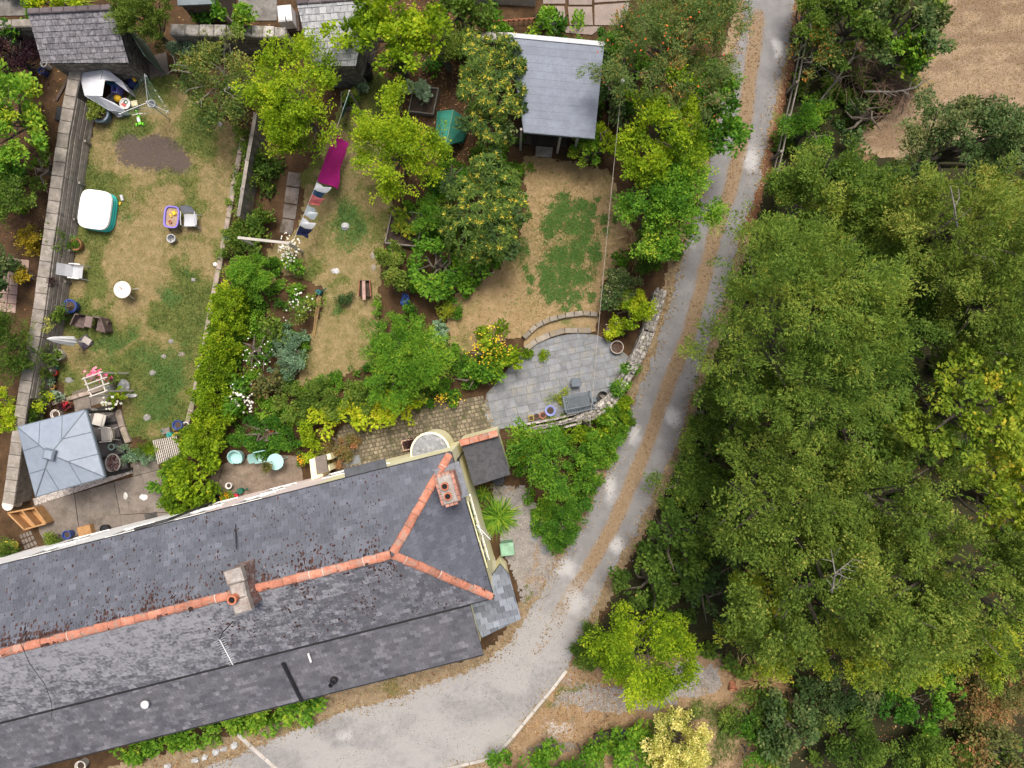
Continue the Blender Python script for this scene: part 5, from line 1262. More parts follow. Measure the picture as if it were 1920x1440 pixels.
t = tree('apple_tree', 'open apple tree with crooked pale branches in the corner of the left garden', 'tree', 418, 150, 76, 72, .6, 3.0, 'loose', L_APPLE, 307, 9, base_t=.45, patch=.4, r=.09, dens=.95, tm=M_PALEBARK)
rng = random.Random(9)
for i in range(7):
    a = rng.uniform(0, 6.28); c0 = P(418, 155, 1.8); e = V3((math.cos(a), math.sin(a), 0))
    branchy(t, [c0 + e * .15, c0 + e * .5 + V3((0, 0, .5)), c0 + e * .95 + V3((rng.uniform(-.2, .2), 0, .9)), c0 + e * 1.35 + V3((0, rng.uniform(-.2, .2), 1.15))], .03, seed=i, twigs=5, tl=.4)
tree('conifer', 'dense olive conifer beside the mossy stone shed', 'conifer', 270, 38, 56, 48, .4, 3.6, 'fine', L_OLIVE, 308, 10, dens=.75, base_t=.30, patch=.2, r=.1)
tree('shrub', 'green climber tangled over the old back wall', 'climber', 445, 35, 46, 34, .5, 2.6, 'broad', L_FRESH, 309, 7, base_t=.35)
tree('shrub', 'low grey-green shrub in front of the old back wall', 'shrub', 348, 88, 28, 18, .1, 1.1, 'hedge', L_GREY, 310, 5, base_t=.4)
tree('shrub', 'bright green shrubs behind the mossy stone shed at the top edge', 'shrub', 110, 2, 60, 14, .3, 2.0, 'broad', L_ACID, 311, 6, base_t=.4)
tree('shrub', 'climber behind the conifer near the dark shed roof', 'climber', 380, 28, 34, 20, .3, 1.8, 'broad', L_FRESH, 333, 6, base_t=.4)
tree('tree', 'bright leafy fruit tree at the left edge of the photo', 'tree', 15, 215, 65, 85, 0.2, 3.2, 'broad', L_FRESH, 312, 9, dens=1.4, base_t=.55, patch=.3, r=.1)
tree('tree', 'dark green tree at the left edge below the bright fruit tree', 'tree', 10, 365, 48, 70, .2, 2.8, 'tree', L_MID, 313, 7, base_t=.2, r=.08)
tree('shrub', 'dark purple leaved shrub at the upper left edge', 'shrub', 20, 100, 42, 36, .3, 2.0, 'tree', L_PURPLE, 314, 6, base_t=.5)
tree('shrub', 'green shrub above the purple one at the upper left corner', 'shrub', 10, 62, 26, 16, .3, 1.8, 'broad', L_FRESH, 334, 5, base_t=.4)
tree('shrub', 'golden yellow bush beside the left boundary wall', 'shrub', 55, 445, 20, 24, .1, 1.1, 'hedge', L_GOLD, 315, 5, base_t=.5, patch=.2)
tree('shrub', 'smaller yellow bush lower down beside the left boundary wall', 'shrub', 42, 515, 20, 15, .1, .8, 'hedge', L_GOLD, 316, 5, base_t=.35, patch=.2)
tree('shrub', 'dark shrub at the left edge above the pink paving', 'shrub', 0, 500, 20, 50, .1, 1.5, 'broad', L_DARK, 317, 5, base_t=.5)
tree('conifer', 'feathery dark conifer leaning on the left boundary wall', 'conifer', 18, 650, 42, 62, .2, 2.6, 'fern', L_MID, 318, 7, base_t=.25, r=.07)
tree('shrub', 'yellow-green climbing shrub outside the left boundary wall', 'shrub', 8, 770, 22, 60, .1, 1.5, 'hedge', L_ACID, 319, 6, base_t=.65, patch=.5)
tree('shrub', 'green shrub in the far left bed below the dark tree', 'shrub', 82, 318, 20, 50, .1, 1.2, 'broad', L_MID, 320, 5, base_t=.3, dens=.8)
# left garden's planting along its fence
hedge('climber', 'ivy trailing over the slatted fence behind the umbrella', 'climber', [(88, 640), (76, 690), (66, 740), (58, 790)], .55, .9, 'hedge', L_MID, 321, base_t=.3)
tree('climber', 'thin climber on the slatted fence beside the paddling pool', 'climber', 106, 455, 14, 34, .2, 1.2, 'loose', L_MID, 322, 5, base_t=.4, r=.02, dens=.8)
tree('shrub', 'small dark shrub behind the rattan love seat', 'shrub', 110, 585, 20, 24, .1, .9, 'hedge', L_MID, 323, 5, base_t=.25, r=.02)
tree('plant', 'dried purple flower head plant on the slatted fence', 'plant', 97, 532, 9, 8, .7, 1.2, 'fine', L_PURPLE, 324, 4, base_t=.8, r=.015)
tree('plant', 'small pale hydrangea-like plant at the slatted fence near the love seat', 'plant', 86, 610, 9, 12, .5, 1.1, 'fine', L_CREAM, 325, 4, base_t=.4, r=.015)
tree('shrub', 'lime green plant beside the gazebo on the fence side', 'shrub', 86, 760, 11, 15, .1, .8, 'hedge', L_ACID, 326, 4, base_t=.6, r=.02)
# big hedge between the left and middle gardens
hedge('hedge', 'long yellow-green privet hedge between the left and the middle garden', 'hedge', [(430, 560), (425, 600), (415, 640), (405, 690), (398, 740), (390, 790), (375, 830)], 1.2, 1.5, 'hedge', L_ACID, 330, dens=1.7, base_t=.33, patch=.3, step=.3, jit=.04)
hedge('hedge', 'darker leafy end of the privet hedge beside the concrete terrace', 'hedge', [(365, 850), (352, 890), (345, 930), (355, 958)], 1.4, 1.7, 'broad', L_ACID, 331, dens=1.9, step=.35, jit=.06, base_t=.22, patch=.35)
hedge('climber', 'spray of green leaves reaching over the terrace from the hedge', 'climber', [(335, 875), (312, 888), (300, 905), (308, 950)], .4, 1.0, 'broad', L_FRESH, 332, base_t=.4)
tree('shrub', 'clipped round green bush at the top of the privet hedge', 'shrub', 468, 521, 42, 38, .05, 1.7, 'fine', L_FRESH, 335, 6, dens=1.4, base_t=.48, patch=.15)
hedge('shrub', 'straggling plants between the stone edging and the timber fence', 'shrub', [(468, 270), (462, 330), (452, 380), (440, 480), (432, 520)], .5, .8, 'loose', L_MID, 336, base_t=.5, dens=.8)
hedge('shrub', 'shaded green plants along the right foot of the timber fence', 'shrub', [(505, 300), (495, 350), (485, 400), (480, 450)], .7, .9, 'broad', L_MID, 337, base_t=.25)
# middle garden
WHT = leafmat('white_petals', [(0, (.62, .60, .52)), (1, (.85, .85, .80))], trans=.2)
YLW = leafmat('yellow_petals', [(0, (.62, .40, .02)), (1, (.80, .60, .06))], trans=.2)
PNK = leafmat('pink_petals', [(0, (.62, .10, .20)), (.6, (.75, .22, .36)), (1, (.85, .45, .52))], trans=.2)
ORG = leafmat('orange_petals', [(0, (.7, .25, .01)), (1, (.85, .48, .03))], trans=.2)
RED = leafmat('red_petals', [(0, (.30, .01, .02)), (1, (.55, .04, .06))], trans=.2)
tree('flowering_shrub', 'white flowering bush beside the washing line post', 'flowering shrub', 545, 475, 26, 32, .1, 1.3, 'broad', L_FRESH, 340, 6, base_t=.4, r=.03, flowers_=(110, .085, WHT, ))
t = tree('flowering_shrub', 'rose bush with a few white blooms beside the bamboo canes', 'flowering shrub', 560, 575, 34, 34, .1, 1.2, 'loose', L_MID, 341, 6, base_t=.4, r=.03, dens=.8, flowers_=(28, .08, WHT, ))
tree('flowering_shrub', 'white rose bush on the inner side of the privet hedge', 'flowering shrub', 455, 745, 26, 36, .1, 1.2, 'broad', L_FRESH, 342, 6, base_t=.4, r=.03, flowers_=(95, .10, WHT, ))
tree('shrub', 'mixed flowering shrubs in the bed beside the privet hedge', 'shrub', 480, 660, 30, 48, .1, 1.1, 'broad', L_FRESH, 343, 7, base_t=.42, flowers_=(26, .07, WHT, ))
tree('shrub', 'grey-green heathery shrub at the foot of the middle lawn', 'shrub', 545, 665, 32, 50, .05, .9, 'fine', L_GREY, 344, 7, base_t=.12)
tree('shrub', 'dark green shrub between the two flower beds of the middle garden', 'shrub', 510, 615, 26, 30, .1, 1.0, 'broad', L_MID, 345, 6, base_t=.45)
tree('shrub', 'reddish green shrub below the white rose bush', 'shrub', 510, 720, 34, 30, .1, 1.0, 'broad', L_BROWN, 346, 6, base_t=.3)
tree('shrub', 'dark ground cover mound behind the turquoise chairs', 'shrub', 500, 815, 68, 34, .05, .8, 'hedge', L_FRESH, 347, 8, base_t=.12, patch=.2)
h_, lb_ = hedge('hedge', 'mixed hedge with bright lime shoots across the foot of the middle garden', 'hedge', [(545, 755), (590, 762), (640, 752), (690, 745), (740, 735)], 1.45, 1.3, 'hedge', L_MID, 348, dens=1.3, base_t=.4)
hedge('climber', 'bright lime green climber draped along the front of the mixed hedge', 'climber', [(585, 775), (620, 785), (645, 782), (690, 776), (730, 768), (760, 758)], .65, 1.5, 'broad', L_ACID, 349, dens=1.4, base_t=.7, patch=.15)
hedge('climber', 'trailing yellow-green climber on the post beside the terrace table', 'climber', [(572, 790), (580, 820), (584, 850), (578, 885)], .45, 1.1, 'hedge', L_ACID, 350, base_t=.5)
tree('shrub', 'russet shrub on the corner of the cobbled path', 'shrub', 635, 838, 36, 34, .05, .7, 'fine', L_BROWN, 351, 6, base_t=.5, dens=.8)
tree('flowering_plant', 'orange flowers beside the terrace table', 'flowering plant', 567, 862, 12, 14, .05, .7, 'hedge', L_MID, 352, 4, base_t=.4, r=.015, flowers_=(40, .06, ORG, ))
tree('tree', 'bright ferny green tree between the middle and right gardens', 'tree', 760, 675, 72, 78, .6, 3.0, 'fern', L_FRESH, 353, 10, base_t=.42, patch=.25, r=.08)
tree('shrub', 'bronze tinged bush right of the wicker planter', 'shrub', 738, 510, 30, 48, .2, 1.7, 'hedge', L_OLIVE, 354, 7, base_t=.45, patch=.3)
tree('shrub', 'fresh green shrubs left of the patchy lawn', 'shrub', 825, 500, 48, 62, .2, 1.9, 'broad', L_FRESH, 355, 9, base_t=.38, patch=.35)
tree('shrub', 'dark green shrub between the two star-leaved trees', 'shrub', 850, 330, 46, 36, .2, 1.8, 'broad', L_FRESH, 356, 7, base_t=.2)
tree('shrub', 'ferny green shrub left of the lower star-leaved tree', 'shrub', 815, 405, 34, 44, .2, 1.9, 'fern', L_FRESH, 357, 7, base_t=.3)
tree('shrub', 'low green shrub on the lower edge of the star-leaved tree by the patchy lawn', 'shrub', 900, 500, 40, 28, .2, 1.4, 'broad', L_FRESH, 358, 6, base_t=.35, flowers_=(8, .05, WHT, ))
tree('flowering_shrub', 'shrub with yellow blossom beside the slate patio', 'flowering shrub', 920, 655, 44, 36, .1, 1.3, 'broad', L_ACID, 359, 7, base_t=.35, flowers_=(150, .07, YLW, ))
tree('shrub', 'green shrub below the yellow blossom next to the patio', 'shrub', 895, 705, 48, 30, .1, 1.1, 'broad', L_FRESH, 360, 7, base_t=.35)
tree('flowering_plant', 'yellow daisies at the edge of the cobbled path', 'flowering plant', 835, 748, 44, 14, .05, .7, 'hedge', L_FRESH, 361, 6, base_t=.3, r=.015, flowers_=(70, .06, YLW, ))
tree('plant', 'large-leaved silvery plant beside the dry right lawn', 'plant', 828, 625, 14, 18, .05, .6, 'big', L_GREY, 362, 5, base_t=.3, r=.015)
tree('plant', 'clump of yellowing strap leaves at the edge of the right lawn', 'plant', 842, 585, 14, 18, .0, .6, 'fern', L_YELLOW, 363, 5, base_t=.5, r=.015)
tree('plant', 'bright green squash plant sprawling from the raised timber bed', 'plant', 745, 465, 22, 18, .05, .7, 'big', L_ACID, 364, 5, base_t=.4, r=.02)
tree('plant', 'yellowing squash leaves in the raised timber bed', 'plant', 758, 415, 16, 26, .2, .9, 'big', L_YELLOW, 365, 5, base_t=.4, r=.02, dens=.6)
tree('plant', 'small dark conifer seedling with a brown tip on the middle lawn', 'plant', 648, 568, 14, 13, .0, .5, 'fine', L_DARK, 366, 4, base_t=.4, r=.02)
tree('plant', 'bright green weed on the upper left of the patio', 'plant', 984, 662, 10, 10, .02, .35, 'hedge', L_ACID, 367, 4, base_t=.3, r=.01)
tree('plant', 'small green weed growing between the patio flags', 'plant', 1023, 667, 6, 4, .02, .15, 'fine', L_ACID, 368, 3, base_t=.3, r=.008)
tree('plant', 'dry grasses behind the slatted bench', 'plant', 1046, 745, 13, 9, .0, .35, 'fern', L_YELLOW, 369, 5, base_t=.75, r=.01)
tree('plant', 'green herb bed plants beside the lattice panel', 'plant', 255, 850, 28, 14, .02, .5, 'fine', L_GREY, 370, 5, base_t=.3, r=.01)
tree('plant', 'yellow-green herb plant above the lattice panel', 'plant', 278, 842, 16, 12, .05, .6, 'fine', L_ACID, 371, 4, base_t=.3, r=.01)
tree('shrub', 'small olive bush on the terrace beside the blue pot', 'shrub', 101, 1010, 16, 17, .05, .8, 'fine', L_OLIVE, 372, 4, base_t=.45, r=.02)
tree('shrub', 'dark shrub beside the coiled yellow hose', 'shrub', 12, 1035, 20, 18, .05, .8, 'fern', L_MID, 373, 4, base_t=.2, r=.02)
hedge('climber', 'vivid green climbing shrub along the front wall of the lean-to', 'climber', [(232, 1405), (280, 1392), (330, 1380), (390, 1362), (440, 1350), (500, 1338), (560, 1328)], 1.1, 1.4, 'broad', L_FRESH, 374, dens=1.4, base_t=.62, patch=.3)
tree('shrub', 'dark round bush at the end of the climbing shrub by the lean-to', 'shrub', 572, 1333, 22, 20, .05, 1.0, 'broad', L_FRESH, 375, 5, base_t=.15, r=.02)
tree('flowering_shrub', 'white rose bush at the lower end of the rose arch', 'flowering shrub', 208, 752, 24, 13, .05, 1.1, 'broad', L_ACID, 376, 5, base_t=.4, r=.02, flowers_=(18, .12, WHT, ))
tree('flowering_shrub', 'pink rose bush at the upper end of the rose arch', 'flowering shrub', 188, 702, 24, 12, .3, 1.5, 'loose', L_MID, 377, 5, base_t=.4, r=.02, dens=.6, flowers_=(40, .16, PNK, ))

hedge('climber', 'low ivy growing over the lower end of the curved stone wall', 'climber', [(1186, 692), (1172, 715), (1156, 738)], .4, .45, 'hedge', L_FRESH, 378, z0=.55, zpx=.9, base_t=.3, stems=False)
# star-leaved trees : rosettes of long leaves with yellow hearts
def rosettes(name, label, px, py, rx, ry, zb, zt, seed, gold):
    x, y, ax, ay = pxl(px, py, rx, ry, zb, zt)
    root = thing(name, label, 'tree', (x, y, 0))
    lb = lobes_for(x, y, ax, ay, zb, zt, 8, seed); rng = np.random.default_rng(seed); L_ = np.array(lb)
    ar = L_[:, 3] * L_[:, 4]; n = int(ar.sum() * np.pi * 26)
    li = rng.choice(len(L_), n, p=ar / ar.sum()); u = nrmz(rng.normal(0, 1, (n, 3))); u[:, 2] = np.abs(u[:, 2]); 
    pos = L_[li, :3] + L_[li, 3:6] * u * rng.uniform(.75, 1.05, (n, 1))
    k = np.ones(n, bool)
    for j in range(len(L_)): k &= ~(((((pos - L_[j, :3]) / L_[j, 3:6]) ** 2).sum(1) < .5) & (li != j))
    pos, u = pos[k], u[k]; n = len(pos); K = 16
    ax_ = nrmz(u + np.array([0, 0, .5]) + rng.normal(0, .2, (n, 3)))
    e1 = nrmz(np.cross(ax_, np.array([.3, 1, .1]))); e2 = np.cross(ax_, e1)
    th = np.arange(K) * 2.4 + rng.uniform(0, 6, (n, 1)); young = np.arange(K) < 6
    el = np.where(young, rng.uniform(.5, 1.0, (n, K)), rng.uniform(-.25, .35, (n, K)))
    d = (e1[:, None] * np.cos(th)[..., None] + e2[:, None] * np.sin(th)[..., None]) * np.cos(el)[..., None] + ax_[:, None] * np.sin(el)[..., None]
    ln_ = np.where(young, .16, .25)[None] * rng.uniform(.7, 1.2, (n, K)); w_ = np.where(young, .03, .05)
    b = np.repeat(pos[:, None], K, 1); sd_ = nrmz(np.cross(ax_[:, None] + 0 * d, d))
    V = np.stack([b, b + d * (ln_ * .55)[..., None] + sd_ * (w_ * .6)[None, :, None], b + d * ln_[..., None] - ax_[:, None] * .03, b + d * (ln_ * .55)[..., None] - sd_ * (w_ * .6)[None, :, None]], 2).reshape(-1, 3)
    gl_ = (rng.random((n, 1)) < gold)
    T = np.where(young[None] & gl_, rng.uniform(.62, 1, (n, K)), rng.uniform(.1, .6, (n, K))).ravel()
    link('crown', npmesh('crown', V - np.array((x, y, 0)), np.arange(len(V)).reshape(-1, 4), None, T), L_ROSET, root)
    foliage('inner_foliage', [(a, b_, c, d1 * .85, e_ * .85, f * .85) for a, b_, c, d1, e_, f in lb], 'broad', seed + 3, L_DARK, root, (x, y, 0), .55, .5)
    trunk(root, (x, y), zb + (zt - zb) * .4, lb, .09, None, seed)
rosettes('star_leaved_tree', 'glossy tree with yellow-hearted star-shaped leaf clusters left of the flat grey roof', 926, 170, 58, 108, 1.2, 3.8, 380, .75)
rosettes('star_leaved_tree', 'glossy tree with star-shaped leaf clusters between the dry lawn and the raised bed', 905, 400, 78, 100, .8, 3.2, 381, .5)

# grass-like tussocks
def tussock(name, label, px, py, r, n, L_, m, seed, up=.8, w=.03, droop=.5, cat='plant'):
    c = P(px, py, 0); rng = np.random.default_rng(seed)
    root = thing(name, label, cat, c)
    a = rng.uniform(0, 2 * np.pi, n); el = rng.uniform(up - .6, up + .5, n); ln_ = L_ * rng.uniform(.5, 1.1, n)
    b = np.stack([rng.normal(0, r * .2, n), rng.normal(0, r * .2, n), np.full(n, .02)], -1)
    d = np.stack([np.cos(a) * np.cos(el), np.sin(a) * np.cos(el), np.sin(el)], -1); s = np.stack([-np.sin(a), np.cos(a), 0 * a], -1) * w / 2
    V = []; Q = []
    pts = [b + d * (ln_ * t)[:, None] - np.array([0, 0, 1.0]) * (droop * ln_ * t * t)[:, None] for t in (0, .4, .75, 1.0)]
    for q in pts: q[:, 2] = np.maximum(q[:, 2], .015)
    ws = (.8, 1.0, .7, .1)
    V = np.stack([v for q, ww in zip(pts, ws) for v in (q - s * ww, q + s * ww)], 1).reshape(-1, 3)
    base = np.arange(n)[:, None, None] * 8; f = np.array([(0, 1, 3, 2), (2, 3, 5, 4), (4, 5, 7, 6)])
    Q = (base + f[None]).reshape(-1, 4)
    link('leaves', npmesh('leaves', V, Q, None, np.repeat(rng.random(n), 3)), m, root)
    return root
tussock('spiky_plant', 'large arching green spiky plant against the cream gable wall', 935, 968, .5, 420, 1.15, L_FRESH, 390, .75, .035)
tussock('spiky_plant', 'small tufted green plant below the flat roofed outhouse', 905, 925, .3, 130, .55, L_FRESH, 391)
tussock('pampas_grass', 'drooping straw coloured pampas leaves beside the patchy lawn', 1192, 468, .5, 240, 1.0, L_STRAW, 392, .5, .035)
tussock('pampas_grass', 'dead straw pampas clump at the lower right behind the brambles', 1425, 1272, .5, 200, 1.25, L_STRAW, 393, .95, .05)
tussock('pampas_grass', 'small dead straw clump beside the gravel turnout', 1380, 1256, .3, 90, .8, L_STRAW, 394, .8, .04)
tussock('spiky_plant', 'tufted yellow-green grass clump in the brambles at the bottom', 1465, 1340, .5, 240, .7, L_YELLOW, 395, .8, .03)
tussock('pampas_grass', 'dry straw clump at the left edge above the bank by the mixed green tree', 1180, 445, .3, 90, .6, L_STRAW, 396, .4, .03)
tussock('palm_lily', 'yellow-green strap leaved plant behind the mossy stone shed', 145, 5, .4, 120, .8, L_YELLOW, 397, .6, .035)
# ================================================================ WALLS, FENCES, SHEDS
m_timber = mat('grey_timber', (0.235, 0.21, 0.182), var=.3, scale=5, fine=24, piece=.22, c2=(.19, .17, .135))
m_timber_d = mat('dark_timber', (0.07, 0.05, 0.038), var=.35, scale=5, piece=.25)
m_timber_o = mat('orange_timber', (0.36, 0.20, 0.085), var=.2, scale=5, piece=.18)
m_timber_w = mat('white_painted_wood', (0.44, 0.41, 0.36), var=.12, scale=5, piece=.1)
m_stone = mat('wall_stone', (0.20, 0.175, 0.15), var=.3, scale=5, fine=22, piece=.35, c2=(.12, .115, .085))
m_pale_stone = mat('pale_wall_stone', (0.35, 0.325, 0.295), var=.3, scale=6, fine=20, piece=.35, c2=(.16, .15, .10), bmp=.6)
m_mortar = mat('lime_mortar', (0.20, 0.185, 0.165), var=.3, scale=6)
m_black = mat('black_metal', (0.018, 0.018, 0.02), rough=.45, var=.2, bmp=0)
m_terra = mat('terracotta_pot', (0.34, 0.135, 0.075), var=.2, scale=6)
m_blue = mat('cobalt_glaze', (0.03, 0.06, 0.22), rough=.25, var=.2, bmp=0, spec=.5)
m_peri = mat('periwinkle_glaze', (0.20, 0.24, 0.50), rough=.35, var=.15, bmp=0)
m_soil = mat('potting_soil', (0.06, 0.04, 0.028), var=.4, fine=40)
m_plw = mat('white_plastic', (0.70, 0.69, 0.66), rough=.4, var=.06, bmp=0)
m_plg = mat('grey_plastic', (0.42, 0.43, 0.45), rough=.45, var=.08, bmp=0)
m_turq = mat('pale_turquoise', (0.33, 0.56, 0.54), rough=.4, var=.08, bmp=0)
m_green_p = mat('green_plastic', (0.02, 0.12, 0.08), rough=.4, var=.1, bmp=0)
m_rattan = mat('brown_rattan', (0.12, 0.085, 0.075), var=.3, scale=8, fine=60, bmp=.8, piece=.1)

def stone_face(parent, p, q, z0, z1, nrm, m, seed=1, size=(.16, .34), hh=(.1, .17)):
    rng = random.Random(seed); d = q - p; Ln = d.length; d.normalize(); mb = MB(); z = z0
    rz = math.atan2(d.y, d.x)
    while z < z1 - .04:
        h = min(rng.uniform(*hh), z1 - z); x = 0
        while x < Ln - .03:
            w = min(rng.uniform(*size), Ln - x)
            mb.box(p + d * (x + w / 2) + nrm * rng.uniform(.0, .015) + V3((0, 0, z + h / 2 - p.z)), (w - .02, .08, h - .02), rz, tint=rng.random()); x += w
        z += h
    o = mb.build('face_stones', m, parent); o['kind'] = 'stuff'; return o

# ---- left boundary : stone wall with coping slabs, timber slats on the garden side
BW = [(143, 118), (131, 180), (118, 250), (107, 330), (97, 400), (88, 460), (80, 520), (72, 580), (64, 630), (52, 690), (40, 760), (30, 830), (21, 900), (14, 945)]
bw = thing('boundary_wall', 'long stone garden wall with pale coping slabs down the left side', 'wall', P(80, 500, 0))
zt = 1.1; cp = resample(G(BW, zt), .58); rng = random.Random(12)
for a, b in zip(cp[:-1], cp[1:]):
    d = b - a; mb = MB()
    mb.bbox((a + b) / 2 - V3((0, 0, .05 + rng.uniform(0, .015))), (d.length - .016, .47 + rng.uniform(-.015, .015), .10), .015, math.atan2(d.y, d.x) + rng.uniform(-.012, .012)); mb.build('coping_slab', m_timber, bw)
mb = MB()
for a, b in zip(cp[:-1], cp[1:]):
    d = b - a; mb.box((a + b) / 2 - V3((0, 0, .62)), (d.length + .02, .36, 1.0), math.atan2(d.y, d.x))
mb.build('wall_body', m_stone, bw)
sf = thing('slatted_fence', 'weathered horizontal timber slats fixed along the garden side of the left wall', 'fence', P(120, 450, 0))
base = resample([V3((p.x, p.y, 0)) for p in G([(143, 118), (131, 180), (118, 250), (107, 330), (97, 400), (88, 460), (80, 520), (72, 580), (64, 630), (52, 690), (42, 745)], zt)], 1.7)[1:]
for a, b in zip(base[:-1], base[1:]):
    d = (b - a); L_ = d.length; d.normalize(); n = V3((-d.y, d.x, 0)); n = n if n.x > 0 else -n
    rz = math.atan2(d.y, d.x)
    for k in range(5):
        mb = MB(); mb.box((a + b) / 2 + n * (.27 + (4 - k) * .035 + rng.uniform(-.006, .006)) + V3((0, 0, .12 + k * .2)), (L_ - .015, .03, .165), rz + rng.uniform(-.004, .004), rx=.12); mb.build('slat', m_timber, sf)
    mb = MB(); mb.box(a + n * .46 + V3((0, 0, .2)), (.09, .08, .45), rz); mb.build('post', m_timber, sf)

# ---- old back wall at the top
def coped_wall(name, label, pts, zt, w, m, step=.6, seed=1, body=m_stone, face=-1):
    rng = random.Random(seed); cp = resample(G(pts, zt), step); c = sum(cp, V3()) / len(cp); c.z = 0
    root = thing(name, label, 'wall', c)
    for a, b in zip(cp[:-1], cp[1:]):
        d = b - a; mb = MB(); rz = math.atan2(d.y, d.x)
        mb.bbox((a + b) / 2 - V3((0, 0, .07 + rng.uniform(0, .03))), (d.length - .02, w * rng.uniform(.92, 1.06), .14), .04, rz + rng.uniform(-.04, .04)); mb.build('coping_stone', m, root)
    mb = MB()
    for a, b in zip(cp[:-1], cp[1:]):
        d = b - a; mb.box((a + b) / 2 - V3((0, 0, zt / 2 + .08)), (d.length + .01, w * .72, zt - .14), math.atan2(d.y, d.x))
    mb.build('wall_body', m_mortar, root)
    a, b = cp[0], cp[-1]; d = (b - a).normalized(); n = V3((d.y, -d.x, 0))
    if n.y > 0: n = -n
    stone_face(root, V3((a.x, a.y, 0)) + n * w * .37, V3((b.x, b.y, 0)) + n * w * .37, .0, zt - .14, n, body, seed)
    return root
coped_wall('old_wall', 'old pale rounded stone wall at the back of the left garden', [(318, 54), (400, 56), (470, 57), (535, 60)], 1.5, .44, m_pale_stone, .5, 3)
coped_wall('old_wall', 'stone wall with flat coping at the upper left corner beside the mossy shed', [(-20, 46), (20, 43), (58, 42)], 1.5, .35, m_timber, .6, 4)
coped_wall('old_wall', 'stretch of back wall behind the yellow star-leaved tree', [(845, 68), (900, 66), (965, 66)], 1.4, .3, m_pale_stone, .5, 5)

# ---- slate roofed stone outbuilding, top left
m_slate_m = slatemat('slate_mossy', 0, (0.125, 0.12, 0.128), .25, lc=(0.30, 0.29, 0.30)); m_slate_p = slatemat('slate_pale', 0, (0.25, 0.26, 0.27), .2, lc=(0.42, 0.42, 0.40))
def patchy(m, amt, c):
    """extra pale lichen blotches on a slate material"""
    nt = m.node_tree; N, L = nt.nodes, nt.links; B = N['Principled BSDF']; src = B.inputs['Base Color'].links[0].from_socket
    k = noise_node(N, L, geo_pos(N), 6.5, 5, .7); f = ramp(N, L, k, [(.46, (0, 0, 0)), (.66, (amt,) * 3)])
    L.new(mixc(N, L, f, src, c), B.inputs['Base Color'])
patchy(m_slate_m, .75, (0.31, 0.30, 0.315)); patchy(m_slate_p, .8, (0.45, 0.45, 0.44))
def outbuilding(label, q, zt, zb, m, w, e, wm, seed, ridge=True, inset=.12):
    A = [P(q[0][0], q[0][1], zt), P(q[1][0], q[1][1], zt), P(q[2][0], q[2][1], zb), P(q[3][0], q[3][1], zb)]
    c = sum(A, V3()) / 4; root = thing('outbuilding', label, 'shed', (c.x, c.y, 0))
    n = (A[1] - A[0]).cross(A[3] - A[0]).normalized(); n = n if n.z > 0 else -n
    A[2].z = A[0].z - ((A[2].x - A[0].x) * n.x + (A[2].y - A[0].y) * n.y) / n.z
    slate_plane(root, A, (A[1] - A[0]), w, e, m, 300, seed, th=.02, lap=.04, tj=.008, gap=.012)
    I = [p.lerp(c, inset) for p in A]
    mb = MB(); mb.prism([V3((p.x, p.y, 0)) for p in I], [p - V3((0, 0, .12)) for p in I]); mb.build('wall', m_mortar, root)
    nS = (A[3] - A[0]); nS.z = 0; nS.normalize()
    stone_face(root, V3((I[3].x, I[3].y, 0)) + nS * .02, V3((I[2].x, I[2].y, 0)) + nS * .02, 0, zb - .15, nS, wm, seed)
    nE = (A[1] - A[0]); nE.z = 0; nE.normalize()
    stone_face(root, V3((I[2].x, I[2].y, 0)) + nE * .02, V3((I[1].x, I[1].y, 0)) + nE * .02, 0, zb - .15, nE, wm, seed + 1)
    if ridge:
        d = A[1] - A[0]; k = int(d.length / .42)
        for i in range(k):
            a, b = A[0] + d * (i / k), A[0] + d * ((i + 1) / k)
            mb = MB(); mb.bbox((a + b) / 2 + V3((0, 0, .03)), (d.length / k - .012, .22, .07), .03, math.atan2(d.y, d.x)); mb.build('ridge_tile', m_ridge_d, root)
    return root, A
m_ridge_d = mat('dark_ridge', (0.10, 0.082, 0.085), var=.25, scale=5, piece=.2)
s1, A1 = outbuilding('small stone outbuilding with a mossy mottled slate roof at the upper left', [(52, 22), (212, 14), (240, 116), (79, 118)], 2.7, 1.9, m_slate_m, .25, .20, m_stone, 21)
s2, A2 = outbuilding('stone outbuilding with a pale whitish slate roof half hidden by the bright tree', [(556, 4), (692, -6), (667, 123), (585, 124)], 2.8, 2.1, m_slate_p, .27, .235, m_stone, 22)
mb = MB(); mb.box(P(272, 92, .9) + V3((0, 0, 0)), (.05, 1.5, 1.5), .55); gp = mb.build('green_gate', mat('faded_green_paint', (0.085, 0.13, 0.09), var=.25, scale=4)); tag(gp, 'faded green board gate beside the mossy stone outbuilding', 'gate')
# ---- flat-roofed summer house
SH = [P(953, 66, 2.75), P(1133, 83, 2.75), P(1115, 259, 2.4), P(982, 247, 2.4)]
shc = sum(SH, V3()) / 4
sh = thing('summer_house', 'timber summer house with a flat pale grey felt roof', 'shed', (shc.x, shc.y, 0))
m_felt_g = mat('pale_roof_felt', (0.165, 0.19, 0.235), var=.12, scale=2.5, fine=12, piece=.035, c2=(0.145, 0.165, 0.205), rough=.6, bmp=.15)
K = 12
for i in range(K):
    t0, t1 = i / K, (i + 1) / K + .012
    a, b, c, d = SH[0].lerp(SH[3], t0), SH[1].lerp(SH[2], t0), SH[1].lerp(SH[2], min(t1, 1)), SH[0].lerp(SH[3], min(t1, 1))
    mb = MB(); up0, up1 = V3((0, 0, .0)), V3((0, 0, .006))
    mb.prism([p - V3((0, 0, .03)) for p in (d, c, b, a)], [d + up1, c + up1, b + up0, a + up0]); mb.build('felt_strip', m_felt_g, sh)
